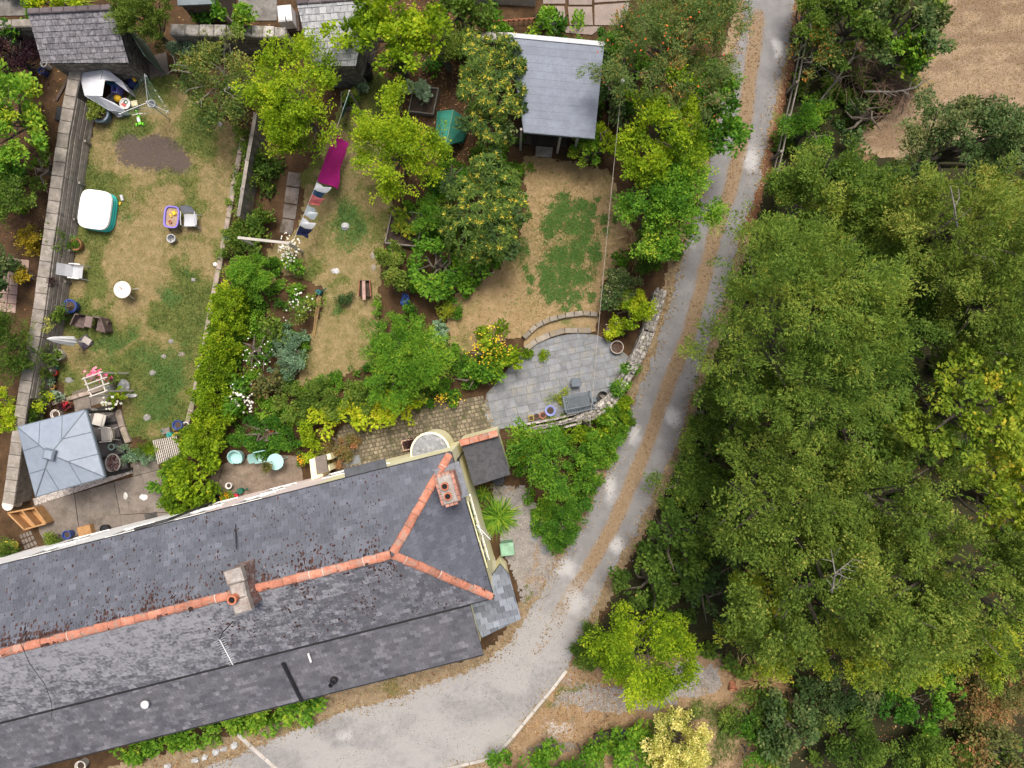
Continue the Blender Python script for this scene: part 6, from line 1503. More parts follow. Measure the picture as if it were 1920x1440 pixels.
mb = MB(); d = SH[1] - SH[0]; mb.box((SH[0] + SH[1]) / 2 + V3((0, 0, .0)), (d.length + .04, .17, .07), math.atan2(d.y, d.x)); mb.build('ridge_flashing', mat('white_flashing', (0.50, 0.51, 0.52), var=.15), sh)
mb = MB(); d = SH[2] - SH[3]; mb.box((SH[2] + SH[3]) / 2 + V3((0, 0, -.06)), (d.length + .02, .05, .12), math.atan2(d.y, d.x)); mb.build('fascia', mat('grey_fascia', (0.16, 0.18, 0.2)), sh)
I = [p.lerp(shc, .10) for p in SH]; fr = [I[3].lerp(I[0], .16), I[2].lerp(I[1], .16)]
mb = MB(); mb.prism([V3((p.x, p.y, 0)) for p in (I[0], I[1], fr[1], fr[0])], [p - V3((0, 0, .1)) for p in (I[0], I[1], fr[1], fr[0])]); mb.build('wall', m_timber_d, sh)
fz = [V3((p.x, p.y, 0)) for p in G([(962, 244), (1064, 255), (1062, 274), (965, 268)], .25)]
for i in range(9):
    a, b = fz[0].lerp(fz[1], i / 9), fz[0].lerp(fz[1], (i + 1) / 9); c, d = fz[3].lerp(fz[2], (i + 1) / 9), fz[3].lerp(fz[2], i / 9)
    mb = MB(); mb.prism([p + V3((0, 0, .1)) for p in (d.lerp(c, .06), c, b, a.lerp(b, .06))], [p + V3((0, 0, .25)) for p in (d.lerp(c, .06), c, b, a.lerp(b, .06))]); mb.build('deck_board', m_timber_d, sh)
for a, b in ((1052, 252), (1086, 255), (975, 246)):
    p = P(a, b, 2.2); p = p.lerp(V3((shc.x, shc.y, p.z)), .03); mb = MB(); mb.box(V3((p.x, p.y, 1.15)), (.09, .09, 2.3)); mb.build('porch_post', m_timber_w, sh)
st_ = [P(a, b, .14) for a, b in ((1005, 273), (1037, 276), (1034, 295), (1004, 292))]
stp = thing('wooden_step', 'low wooden step in front of the summer house', 'step', V3((st_[0].x, st_[0].y, 0)))
for i in range(4):
    a, b, c, d = st_[0].lerp(st_[3], i / 4 + .02), st_[1].lerp(st_[2], i / 4 + .02), st_[1].lerp(st_[2], (i + 1) / 4), st_[0].lerp(st_[3], (i + 1) / 4)
    mb = MB(); mb.prism([V3((p.x, p.y, 0)) for p in (d, c, b, a)], [d, c, b, a]); mb.build('step_board', m_timber, stp)
# ---- things along the top edge
q = [P(a, b, 2.3) for a, b in ((326, -70), (400, -70), (402, 7), (333, 10))]
ds = thing('shed', 'shed with a dark grey roof cut off by the top edge above the climber', 'shed', V3((q[0].x, q[0].y, 0)))
mb = MB(); mb.prism([p - V3((0, 0, .08)) for p in q[::-1]], [p + V3((0, 0, 0)) for p in q[::-1]]); mb.build('roof', mat('blue_grey_felt', (0.15, 0.18, 0.19), var=.15), ds)
qc = sum(q, V3()) / 4; mb = MB(); mb.prism([V3((p.lerp(qc, .1).x, p.lerp(qc, .1).y, 0)) for p in q[::-1]], [p.lerp(qc, .1) - V3((0, 0, .09)) for p in q[::-1]]); mb.build('wall', m_timber_d, ds)
tk = thing('water_tank', 'white square tank on a dark stand behind the back wall', 'tank', P(534, 26, 0))
c = P(533, 24, 1.0); mb = MB(); mb.bbox(c - V3((0, 0, .3)), (.56, .66, .62), .05, .1); mb.build('tank', m_plw, tk)
mb = MB(); mb.box(V3((c.x, c.y, .17)), (.75, .8, .3), .1); mb.build('stand', m_timber_d, tk)
mb = MB(); mb.tube([c + V3((.05, -.15, .0)), c + V3((.06, -.2, .08)), c + V3((.1, -.4, .05))], .015, 4); mb.build('hose', m_black, tk)
pt = thing('polytunnel', 'pale grey polytunnel cut off by the top edge', 'greenhouse', P(930, -10, 0))
a, b = P(872, 2, 0), P(1003, 8, 0)
def ptf(u, v):
    t = math.pi * u; p = a.lerp(b, v); return (p.x + .0, p.y + .75 - math.cos(t) * .85, 1.25 * math.sin(t) + .02)
mb = MB(); mb.grid(ptf, 10, 12); mb.build('cover', mat('polythene', (0.40, 0.42, 0.40), rough=.4, var=.15, scale=3, c2=(.30, .33, .31)), pt)
for v in (0, .33, .66, 1):
    mb = MB(); mb.tube([V3(ptf(i / 8, v)) + V3((0, 0, .02)) for i in range(9)], .02, 5); mb.build('hoop', m_alu, pt)
tr = thing('trellis', 'small reddish wooden trellis below the polytunnel', 'trellis', P(965, 34, 0))
a, b = P(925, 36, .5), P(1002, 30, .5); d = b - a; rz = math.atan2(d.y, d.x)
for zz in (.25, .55): mb = MB(); mb.box((a + b) / 2 + V3((0, -.12 * (zz > .3), zz - .5)), (d.length, .03, .05), rz); mb.build('rail', m_terra, tr)
for i in range(9): mb = MB(); mb.box(a.lerp(b, i / 8) + V3((0, -.06, -.1)), (.035, .03, .75), rz, rx=.35); mb.build('slat', m_terra, tr)
wb = thing('wheelbarrow', 'upturned grey metal wheelbarrow among the bushes below the concrete apron', 'wheelbarrow', P(1024, 40, 0))
c = P(1024, 36, .4); mb = MB()
mb.grid(lambda u, v: (c.x + (u - .5) * .72, c.y + (v - .5) * .46, .12 + .42 * (math.sin(math.pi * u) * math.sin(math.pi * v)) ** .45), 10, 8); mb.build('tray', mat('galvanised', (0.33, 0.35, 0.36), metal=.3, rough=.5, var=.2), wb)
for s in (-1, 1): mb = MB(); mb.tube([P(1008, 38 + s * 2, .2) + V3((0, s * .12, 0)), P(1030, 46, .2) + V3((0, s * .1, 0)), P(1050, 53, .3) + V3((0, s * .16, 0))], .02, 5); mb.build('handle', m_plw, wb)
mb = MB(); mb.lathe(P(1006, 34, .25), [(.16, -.04), (.17, 0), (.16, .04), (.06, .04)], 14, M=Matrix.Rotation(R(90), 4, 'X')); mb.build('wheel', m_black, wb)

# ---- curved dry stone wall between the patio and the lane, every top stone a part
SW = [(1240, 546), (1232, 575), (1222, 606), (1212, 636), (1198, 668), (1180, 698), (1164, 724), (1146, 752), (1120, 772), (1080, 786), (1040, 796), (985, 806)]
zt = .8; cp = G(SW, zt)
sw = thing('stone_wall', 'curved rough pale stone wall between the slate patio and the lane', 'wall', P(1180, 700, 0))
mb = MB(); rs = resample(cp, .35)
def wwid(i, n): return .44 if i < n * .62 else (.44 - .26 * min(1, (i - n * .62) / (n * .12)))
for i, (a, b) in enumerate(zip(rs[:-1], rs[1:])):
    d = b - a; mb.box((a + b) / 2 - V3((0, 0, zt / 2 + .04)), (d.length + .06, wwid(i, len(rs)) * .9, zt + .0), math.atan2(d.y, d.x))
mb.build('wall_core', m_mortar, sw)
rng = random.Random(7); n_ = len(rs)
meshes = []
for k in range(6):
    mb = MB(); mb.blob((0, 0, 0), (.5, .5, .5), random.Random(k), 7, 4, .22); meshes.append(mb.mesh('stone'))
for me in meshes: me.materials.append(m_pale_stone)
s = 0.0; tot = sum((b - a).length for a, b in zip(rs[:-1], rs[1:]))
def along(t):
    for a, b in zip(rs[:-1], rs[1:]):
        l = (b - a).length
        if t <= l: return a + (b - a) * (t / l), (b - a).normalized()
        t -= l
    return rs[-1], (rs[-1] - rs[-2]).normalized()
while s < tot:
    w = wwid(s / tot * n_, n_); rows = 3 if w > .34 else 2; stp_ = rng.uniform(.16, .24)
    for r_ in range(rows):
        p, d = along(min(tot, s + rng.uniform(-.04, .04))); n = V3((-d.y, d.x, 0))
        o = bpy.data.objects.new('stone', rng.choice(meshes)); col.objects.link(o); o.parent = sw
        q = p + n * ((r_ + .5) / rows - .5) * w + V3((0, 0, rng.uniform(-.05, .0)))
        o.location = q - sw.location; o.rotation_euler = (rng.uniform(-.2, .2), rng.uniform(-.2, .2), math.atan2(d.y, d.x) + rng.uniform(-.4, .4))
        o.scale = (stp_ * rng.uniform(.95, 1.3), w / rows * rng.uniform(.95, 1.25), .17 * rng.uniform(.7, 1.2))
    s += stp_
for side in (1, -1):
    for a, b in zip(cp[:-1], cp[1:]):
        d = (b - a).normalized(); n = V3((-d.y, d.x, 0)) * side
        stone_face(sw, V3((a.x, a.y, 0)) + n * .2, V3((b.x, b.y, 0)) + n * .2, 0, zt - .1, n, m_pale_stone, int(a.x * 7) % 50)

# ---- timber fences
def board_fence(label, pts, h, m, seed=1, bw_=.16, cap=True, name='fence'):
    cp = G(pts, 0); c = sum(cp, V3()) / len(cp); root = thing(name, label, 'fence', c); rng = random.Random(seed)
    rs = resample(cp, bw_)
    for a, b in zip(rs[:-1], rs[1:]):
        d = b - a; mb = MB(); mb.box((a + b) / 2 + V3((0, 0, h / 2)), (d.length - .012, .025, h + rng.uniform(-.03, .03)), math.atan2(d.y, d.x)); mb.build('board', m, root)
    r2 = resample(cp, 1.5)
    for a, b in zip(r2[:-1], r2[1:]):
        d = b - a; n = V3((-d.y, d.x, 0)).normalized(); rz = math.atan2(d.y, d.x)
        mb = MB(); mb.box(a - n * .07 + V3((0, 0, h / 2)), (.09, .09, h), rz); mb.build('post', m, root)
        if cap: mb = MB(); mb.box((a + b) / 2 + V3((0, 0, h + .03)), (d.length - .01, .14, .04), rz); mb.build('cap_rail', m, root)
        mb = MB(); mb.box((a + b) / 2 - n * .05 + V3((0, 0, h * .5)), (d.length - .1, .05, .09), rz); mb.build('rail', m, root)
board_fence('weathered timber board fence with cap rail beside the tall acid green tree', [(501, 235), (494, 275), (486, 320), (478, 370), (470, 420)], 1.25, m_timber, 3)
def rail_fence(label, pts, z, m, step=1.8):
    cp = G(pts, 0); c = sum(cp, V3()) / len(cp); root = thing('rail_fence', label, 'fence', c); rs = resample(cp, step)
    for p in rs: mb = MB(); mb.box(p + V3((0, 0, z / 2)), (.1, .1, z + .1), .3); mb.build('post', m, root)
    for a, b in zip(rs[:-1], rs[1:]):
        d = b - a
        for k in (.45, .95):
            n = V3((-d.y, d.x, 0)).normalized(); mb = MB(); mb.box((a + b) / 2 + n * .07 + V3((0, 0, z * k)), (d.length, .04, .11), math.atan2(d.y, d.x)); mb.build('rail', m, root)
rail_fence('grey post and rail fence along the right verge at the top of the lane', [(1500, 42), (1487, 110), (1474, 175), (1460, 235), (1446, 300), (1434, 350)], 1.05, m_timber)
rail_fence('short piece of post and rail fence under the dark trees beside the lane', [(1306, 772), (1297, 805), (1283, 852), (1268, 900)], .9, m_timber)

# ---- overhead cable
oc = thing('overhead_cable', 'thin pale overhead cable crossing the patchy lawn and patio', 'cable', P(1140, 450, 0))
ca_, cb_ = P(1171, 112, 4.4), P(1106, 798, 3.0)
mb = MB(); mb.tube([ca_.lerp(cb_, i / 20) - V3((0, 0, .25 * math.sin(math.pi * i / 20))) for i in range(21)], .008, 5); mb.build('wire', mat('pale_wire', (0.36, 0.33, 0.28), var=.1, bmp=0), oc)
mb = MB(); p = ca_.lerp(cb_, .055); mb.lathe(p, [(0, -.08), (.06, -.06), (.08, 0), (.05, .06), (0, .08)], 10); mb.build('insulator', m_plw, oc)
for p, nm in ((ca_, 1), (cb_, 2)): mb = MB(); mb.tube([(p.x, p.y, -.1), (p.x, p.y, p.z + .05)], [.07, .05], 7); mb.build('pole', m_timber_d, oc)
# ================================================================ GARDEN OBJECTS
def potted(label, px, py, r, h, m, z=0.0, fill='soil', cat='flower pot', name='flower_pot', taper=.78, seed=1, rim=None):
    k = (CAM_H - h) / FPX; c = P(px, py, h); c = V3((c.x, c.y, z)); rr = r * k
    root = thing(name, label, cat, c)
    mb = MB(); mb.lathe(c, [(rr * taper, 0), (rr * .96, h * .86), (rr * 1.04, h * .88), (rr * 1.04, h), (rr * .86, h), (rr * .84, h * .82)], 20); mb.build('pot', m, root)
    if fill: mb = MB(); mb.lathe(c, [(rr * .86, h * .80), (rr * .4, h * .85), (0, h * .86)], 14); mb.build('soil', m_soil, root)
    return root, c, rr
def leaves_in(root, c, r, z0, h, style, m, seed, base_t=.45, fl=None, dens=1.0):
    lb = [(c.x, c.y, z0 + h * .5, r, r, h * .5), (c.x + r * .3, c.y + r * .2, z0 + h * .6, r * .6, r * .6, h * .4), (c.x - r * .4, c.y - r * .1, z0 + h * .55, r * .5, r * .5, h * .4)]
    foliage('foliage', lb, style, seed, m, root, c, dens, base_t, .2)
    if fl: flowers(root, lb, *fl, seed=seed)
def rect(px, py, w, l, z, rz): return P(px, py, z)

# ---- gazebo
GQ = [P(a, b, 2.15) for a, b in ((33, 801), (160, 769), (195, 894), (67, 931))]; GA = P(101, 851, 2.75); GA = V3((sum(p.x for p in GQ) / 4, sum(p.y for p in GQ) / 4, 2.75))
gz = thing('gazebo', 'square gazebo with a pale blue-grey hipped panel roof and black frame', 'gazebo', (GA.x, GA.y, 0))
m_panel = mat('gazebo_panel', (0.23, 0.27, 0.325), rough=.5, var=.07, scale=1.5, fine=6, bmp=0, spec=.3, piece=.03)
m_bar = mat('gazebo_bar', (0.13, 0.16, 0.19), rough=.4, var=.1, bmp=0)
for i in range(4):
    A, B = GQ[i], GQ[(i + 1) % 4]; T = GA
    n = (B - A).cross(T - A).normalized(); n = n if n.z > 0 else -n
    # panels cut by two bars that run up the slope, tops closed by the hips
    cuts = [0, .33, .66, 1.0]
    def hipz(t):            # height fraction of the hip line above eave position t
        return min(t, 1 - t) * 2
    for j in range(3):
        a, b = cuts[j], cuts[j + 1]; mid = (A + B) / 2
        up = lambda t, f: (A.lerp(B, t)) + (T - mid) * f
        pts = [up(a, 0), up(b, 0)]
        if j == 0: pts += [up(b, hipz(b))]
        elif j == 2: pts += [up(a, hipz(a))]
        else: pts += [up(b, hipz(b)), T, up(a, hipz(a))]
        mb = MB(); mb.prism([p - n * .012 for p in pts], [p + n * .004 for p in pts]); mb.build('roof_panel', m_panel, gz)
    for t in (.33, .66):
        mb = MB(); mb.tube([A.lerp(B, t) + n * .01, A.lerp(B, t) + (T - (A + B) / 2) * hipz(t) + n * .01], .014, 4); mb.build('glazing_bar', m_bar, gz)
    mb = MB(); mb.tube([A + V3((0, 0, .01)), T + V3((0, 0, .01))], .022, 5); mb.build('hip_bar', m_bar, gz)
    d = B - A; mb = MB(); mb.box((A + B) / 2 - V3((0, 0, .07)), (d.length, .07, .11), math.atan2(d.y, d.x)); mb.build('eave_beam', m_bar, gz)
    p = A.lerp(GA, .06); mb = MB(); mb.box(V3((p.x, p.y, 1.02)), (.1, .1, 2.04), .25); mb.build('post', m_black, gz)
mb = MB(); mb.bbox(GA + V3((0, 0, .06)), (.42, .42, .10), .04, -.25); o = mb.build('roof_vent', m_bar, gz)
mb = MB(); mb.bbox(GA + V3((0, 0, .125)), (.30, .30, .03), .012, -.25); mb.build('vent_lid', m_panel, o)
# paved bay beside the gazebo : dark slabs in a black frame
bq = G([(160, 768), (216, 762), (243, 880), (192, 893)], .03)
db = thing('framed_paving', 'dark paving slabs in a black metal frame beside the gazebo', 'paving', V3((bq[0].x, bq[0].y, 0)))
for i in range(4):
    a, b, c, d = bq[0].lerp(bq[3], i / 4 + .02), bq[1].lerp(bq[2], i / 4 + .02), bq[1].lerp(bq[2], (i + 1) / 4 - .02), bq[0].lerp(bq[3], (i + 1) / 4 - .02)
    mb = MB(); mb.poly([a, b, c, d], -.03, .04); mb.build('paving_slab', mat('dark_paving', (0.10, 0.088, 0.085), var=.2, piece=.15), db)
for i in range(5):
    a, b = bq[0].lerp(bq[3], i / 4), bq[1].lerp(bq[2], i / 4); d = b - a
    mb = MB(); mb.box((a + b) / 2 + V3((0, 0, .03)), (d.length + .04, .07 if i < 4 else .16, .09), math.atan2(d.y, d.x)); mb.build('frame_bar', m_black, db)
a, b = bq[1], bq[2]; d = b - a; mb = MB(); mb.box((a + b) / 2 + V3((0, 0, .03)), (d.length, .06, .088), math.atan2(d.y, d.x)); mb.build('frame_bar', m_black, db)

# ---- chairs
def armchair(label, px, py, rz, m, name='garden_chair', w=.56, slats=0, recline=.12, seat_l=.5, group=None, rib=True):
    root = thing(name, label, 'chair'); z = .42
    if slats:
        for i in range(slats):
            mb = MB(); mb.box((0, -seat_l / 2 + (i + .5) * seat_l / slats, z), (w - .08, seat_l / slats - .012, .02)); mb.build('seat_slat', m, root)
    else:
        mb = MB(); mb.grid(lambda u, v: ((u - .5) * (w - .06), (v - .5) * seat_l, z - .03 * math.sin(math.pi * v)), 4, 6); mb.grid(lambda u, v: ((.5 - u) * (w - .06), (v - .5) * seat_l, z - .025 - .03 * math.sin(math.pi * v)), 4, 6); mb.build('seat', m, root)
    def bk(u, v, o=0.0): return ((u - .5) * (w - .04) * (1 - .12 * v), -seat_l / 2 - v * (.06 + recline) - .05 * math.sin(math.pi * u) + o, z + v * .44)
    mb = MB(); mb.grid(lambda u, v: bk(u, v), 6, 5); mb.grid(lambda u, v: bk(1 - u, v, -.022), 6, 5); mb.build('backrest', m, root)
    for s in (-1, 1):
        mb = MB(); mb.tube([(s * (w / 2 - .01), -seat_l / 2 - .05, z + .23), (s * w / 2, 0, z + .24), (s * w / 2, seat_l / 2 - .02, z + .2), (s * (w / 2 - .01), seat_l / 2, z)], .022, 6); mb.build('armrest', m, root)
        for q in (-1, 1):
            mb = MB(); mb.tube([(s * (w / 2 - .06), q * (seat_l / 2 - .03), z), (s * (w / 2 + .0), q * (seat_l / 2 + .05), 0)], [.024, .018], 6); mb.build('leg', m, root)
    p = P(px, py, .5); root.location = (p.x, p.y, 0); root.rotation_euler = (0, 0, rz); return root
m_resin = mat('aged_white_resin', (0.60, 0.56, 0.50), rough=.5, var=.08, bmp=0)
armchair('white resin armchair nearer the rose arch beside the gazebo', 183, 787, R(165), m_resin)
armchair('white slatted resin armchair beside the stone basket near the gazebo', 199, 815, R(-85) + 3.14, m_resin, slats=6)
armchair('pale grey garden armchair beside the purple water table', 355, 412, R(180), m_plg, w=.58)
tc = thing('tub_chair', 'pale turquoise tub chair on the small middle patio', 'chair', P(441, 858, 0)); c = P(441, 858, .5)
mb = MB()
mb.grid(lambda u, v: (.31 * math.cos(R(30) + u * R(300) + R(150)) * (1 - .12 * (1 - v)), .31 * math.sin(R(30) + u * R(300) + R(150)) * (1 - .12 * (1 - v)), .18 + v * (.25 + .22 * math.sin(math.pi * u))), 18, 4)
mb.v = [(x * math.cos(2.2) - y * math.sin(2.2) + c.x, x * math.sin(2.2) + y * math.cos(2.2) + c.y, z) for x, y, z in mb.v]; sh_ = mb.build('shell', m_turq, tc); md = sh_.modifiers.new('thick', 'SOLIDIFY'); md.thickness = .035
mb = MB(); mb.lathe((c.x, c.y, 0), [(.18, 0), (.2, .05), (.14, .12), (.27, .3), (.27, .34), (0, .33)], 18); mb.build('seat', m_turq, tc)
armchair('pale turquoise folding chair pulled up to the round patio table', 491, 856, R(-80), m_turq, w=.46, seat_l=.42)
lc = thing('reclining_chair', 'grey sling recliner beside the left boundary fence', 'chair', P(137, 508, 0)); c = P(140, 509, .4)
def L2(x, y, z, a=-.10): return (c.x + x * math.cos(a) - y * math.sin(a), c.y + x * math.sin(a) + y * math.cos(a), z)
def solid_strip(pts, w, m, nm, par, th=.02):
    mb = MB()
    for (x0, z0), (x1, z1) in zip(pts[:-1], pts[1:]):
        mb.prism([L2(x0, -w / 2, z0 - th), L2(x1, -w / 2, z1 - th), L2(x1, w / 2, z1 - th), L2(x0, w / 2, z0 - th)], [L2(x0, -w / 2, z0), L2(x1, -w / 2, z1), L2(x1, w / 2, z1), L2(x0, w / 2, z0)])
    return mb.build(nm, m, par)
solid_strip([(-.08, .40), (.12, .37), (.34, .42)], .50, m_plg, 'seat', lc); solid_strip([(-.08, .41), (-.25, .62), (-.42, .92)], .48, m_plg, 'backrest', lc)
for s in (-1, 1):
    mb = MB(); mb.tube([L2(-.16, s * .28, .56), L2(.05, s * .29, .58), L2(.3, s * .29, .56)], .03, 6); mb.build('armrest', m_plw, lc)
    for x in (-.1, .3): mb = MB(); mb.tube([L2(x, s * .28, .56), L2(x + (.08 if x > 0 else -.08), s * .28, 0)], .018, 5); mb.build('leg', m_plg, lc)
# round tables
def round_table(label, px, py, r, h, m, seed=1, name='round_table'):
    k = (CAM_H - h) / FPX; p = P(px, py, h); c = V3((p.x, p.y, 0)); root = thing(name, label, 'table', c)
    mb = MB(); mb.lathe(c, [(r * k * .96, h - .03), (r * k, h - .015), (r * k, h), (r * k * .93, h + .004), (0, h)], 32); mb.build('tabletop', m, root)
    for i in range(4):
        t = i * math.pi / 2 + .4; e = V3((math.cos(t), math.sin(t), 0)); mb = MB(); mb.tube([c + e * r * k * .55 + V3((0, 0, h - .03)), c + e * r * k * .5 + V3((0, 0, h * .5)), c + e * r * k * .95], .017, 6); mb.build('leg', m, root)
    return root, c
rt, rc = round_table('round white garden table alone in the middle of the left lawn', 229, 543, 16, .7, m_resin)
mb = MB(); mb.box(rc + V3((-.05, .06, .715)), (.16, .03, .02), -.7, tint=.3); tw = mb.build('stick', m_timber); tag(tw, 'small brown stick lying on the round white table', 'stick')
rt2, rc2 = round_table('round pale turquoise patio table with a small plant on it', 516, 866, 15.5, .7, m_turq)
r_, c_, rr_ = potted('small potted plant standing on the round turquoise table', 513, 870, 6, .16, m_terra, z=.705)
leaves_in(r_, c_, .12, .85, .22, 'fine', L_BROWN, 901)
# rattan companion seat
ls = thing('love_seat', 'brown rattan companion seat with two chairs joined by a small table', 'bench', P(166, 606, 0)); c = P(166, 606, .55); c.z = 0
ang = -.20
def RL(x, y, z): return V3((c.x + x * math.cos(ang) - y * math.sin(ang), c.y + x * math.sin(ang) + y * math.cos(ang), z))
for s in (-1, 1):
    mb = MB(); mb.bbox(RL(s * .46, -.02, .36), (.42, .48, .10), .03, ang); mb.build('seat', m_rattan, ls)
    mb = MB(); mb.grid(lambda u, v: RL(s * .46 + s * (.26 * math.sin(math.pi * (u - .0) * .5)) - s * .02, .30 - u * .56, .06 + v * .74) if False else RL(s * (.30 + .42 * u ** .7), .30 - .50 * max(0, u - .35) / .65 + (.0 if u > .35 else .0), .06 + v * (.76 - .22 * u)), 8, 4)
    o = mb.build('backrest', m_rattan, ls); md = o.modifiers.new('thick', 'SOLIDIFY'); md.thickness = .05
    for q in (-1, 1): mb = MB(); mb.box(RL(s * .62, q * .2, .16), (.06, .06, .32), ang); mb.build('leg', m_rattan, ls)
mb = MB(); mb.bbox(RL(0, .06, .57), (.30, .46, .05), .015, ang); mb.build('tabletop', mat('rattan_table', (0.17, 0.125, 0.11), var=.2, fine=40), ls)
for q in (-1, 1): mb = MB(); mb.box(RL(0, .06 + q * .18, .28), (.24, .05, .54), ang); mb.build('table_leg', m_rattan, ls)
# closed parasol
pb = P(161, 642, 0); ps = thing('parasol', 'closed white parasol standing by the slatted fence', 'umbrella', pb)
mb = MB(); mb.tube([pb + V3((0, 0, .05)), pb + V3((0, 0, 2.35))], .022, 8); mb.build('pole', m_plw, ps)
mb = MB(); n = 16
prof = [(.17, .85), (.18, .95), (.155, 1.4), (.11, 1.9), (.06, 2.2), (.02, 2.34)]
vs = [pb + V3((r * (1 + .16 * (1 if k % 2 else -1) * (1 - i / 6)) * math.cos(6.2832 * k / n), r * (1 + .16 * (1 if k % 2 else -1) * (1 - i / 6)) * math.sin(6.2832 * k / n), z)) for i, (r, z) in enumerate(prof) for k in range(n)]
mb.add(vs, [(i * n + k, i * n + (k + 1) % n, (i + 1) * n + (k + 1) % n, (i + 1) * n + k) for i in range(len(prof) - 1) for k in range(n)]); mb.build('canopy', mat('white_canvas', (0.90, 0.90, 0.89), var=.04, bmp=.1), ps)
mb = MB(); mb.bbox(pb + V3((0, 0, .05)), (.5, .5, .1), .02, .6); mb.build('base', mat('dark_base', (0.07, 0.06, 0.075)), ps)
mb = MB(); mb.bbox(P(163, 639, .17), (.36, .26, .10), .02, -.55); ob = mb.build('paving_block', mat('pale_block', (0.40, 0.36, 0.32))); tag(ob, 'pale paving block weighing down the parasol base', 'block')

# ---- covered paddling pool
cc = P(178, 393, .5); pc = V3((cc.x, cc.y, 0)); pl_ = thing('paddling_pool', 'square turquoise paddling pool under a white cover', 'paddling pool', pc)
def sq(a, rx, ry, e=4.0, rot=-.14):
    x = abs(math.cos(a)) ** (2 / e) * (1 if math.cos(a) > 0 else -1) * rx; y = abs(math.sin(a)) ** (2 / e) * (1 if math.sin(a) > 0 else -1) * ry
    return x * math.cos(rot) - y * math.sin(rot), x * math.sin(rot) + y * math.cos(rot)
def ring(prof, m, nm, cap=False):
    mb = MB(); n = 48; vs = []
    for (rx, ry, z, e) in prof:
        for k in range(n): x, y = sq(2 * math.pi * k / n, rx, ry, e); vs.append(pc + V3((x, y, z)))
    fs = [(i * n + k, i * n + (k + 1) % n, (i + 1) * n + (k + 1) % n, (i + 1) * n + k) for i in range(len(prof) - 1) for k in range(n)]
    if cap: fs.append(tuple(range((len(prof) - 1) * n, len(prof) * n)))
    mb.add(vs, fs); return mb.build(nm, m, pl_, smooth_=False)
m_pool = mat('turquoise_vinyl', (0.04, 0.52, 0.47), rough=.3, var=.05, bmp=0)
for i, z in enumerate((.10, .27, .43)):
    ring([(.58, .73, z - .085, 4), (.635, .785, z - .06, 4), (.655, .81, z, 4), (.635, .785, z + .06, 4), (.58, .73, z + .085, 4)], m_pool, 'wall_ring')
ring([(.655, .805, .44, 4.2), (.645, .795, .53, 4.2), (.60, .745, .545, 4.2), (.4, .5, .53, 4), (.1, .1, .50, 2.5)], mat('white_cover', (0.86, 0.87, 0.87), rough=.5, var=.02, bmp=0), 'cover', True)
mb = MB(); mb.lathe(pc + V3((0, 0, .505)), [(.028, 0), (.028, .012), (0, .013)], 8); mb.build('grommet', m_plg, pl_)
# ---- purple water table and toys
wt = thing('water_table', 'purple plastic sand and water table with yellow toys in it', 'play table', P(322, 408, 0)); c = P(322, 407, .5); c.z = 0; a_w = -.1
m_purp = mat('purple_plastic', (0.20, 0.155, 0.55), rough=.4, var=.06, bmp=0)
def WT(x, y, z): return V3((c.x + x * math.cos(a_w) - y * math.sin(a_w), c.y + x * math.sin(a_w) + y * math.cos(a_w), z))
n = 28
def sqr(k, rx, ry): t = 2 * math.pi * k / n; return (abs(math.cos(t)) ** .5 * (1 if math.cos(t) > 0 else -1) * rx, abs(math.sin(t)) ** .5 * (1 if math.sin(t) > 0 else -1) * ry)
mb = MB(); pf = [(.26, .40, .36), (.30, .44, .52), (.315, .455, .53), (.31, .45, .545), (.26, .40, .54), (.245, .385, .44)]
mb.add([WT(*sqr(k, rx, ry), z) for rx, ry, z in pf for k in range(n)], [(i * n + k, i * n + (k + 1) % n, (i + 1) * n + (k + 1) % n, (i + 1) * n + k) for i in range(5) for k in range(n)]); mb.build('tray', m_purp, wt)
mb = MB(); mb.add([WT(*sqr(k, .25, .39), .46) for k in range(n)], [tuple(range(n))]); mb.build('sand', mat('play_sand', (0.33, 0.23, 0.15), var=.25, scale=6), wt)
for sx in (-1, 1):
    for sy in (-1, 1): mb = MB(); mb.tube([WT(sx * .2, sy * .36, .4), WT(sx * .24, sy * .5, 0)], .018, 5); mb.build('leg', m_black, wt)
m_yel = mat('yellow_plastic', (0.75, 0.47, 0.03), rough=.4, var=.05, bmp=0)
mb = MB(); mb.bbox(WT(.08, .17, .50), (.14, .17, .09), .02, .5); tag(mb.build('toy_bucket', m_yel), 'square yellow toy in the upper end of the purple water table', 'toy')
mb = MB(); mb.bbox(WT(-.07, .08, .49), (.11, .07, .06), .02, -.4); mb.bbox(WT(-.04, .05, .515), (.05, .12, .04), .01, .6); tag(mb.build('toy_digger', m_yel), 'small yellow toy digger in the middle of the purple water table', 'toy')
mb = MB(); mb.lathe(WT(-.04, -.2, .46), [(.05, 0), (.07, .07), (.055, .07), (.04, .02), (0, .02)], 10); tag(mb.build('toy_cup', m_terra), 'reddish toy cup in the lower end of the purple water table', 'toy')
mb = MB(); mb.box(P(229, 371, .06), (.10, .24, .09), .3, tint=.4); mb2 = MB(); o = thing('water_gun', 'grey and yellow toy water squirter lying on the left lawn', 'toy', P(228, 373, 0)); mb.build('barrel', m_plg, o); mb2.tube([P(226, 379, .06), P(224, 384, .06)], .04, 7); mb2.build('nozzle', m_yel, o)
bk = thing('bucket', 'small pale grey bucket below the purple water table', 'bucket', P(321, 447, 0)); c = P(321, 447, .25); c.z = 0
mb = MB(); mb.lathe(c, [(.12, 0), (.165, .25), (.185, .26), (.18, .275), (.15, .27), (.11, .03), (0, .03)], 20); mb.build('body', m_plg, bk); mb = MB(); mb.tube([c + V3((-.17, 0, .26)), c + V3((-.08, .1, .29)), c + V3((.08, .1, .29)), c + V3((.17, 0, .26))], .008, 4); mb.build('handle', m_black, bk)
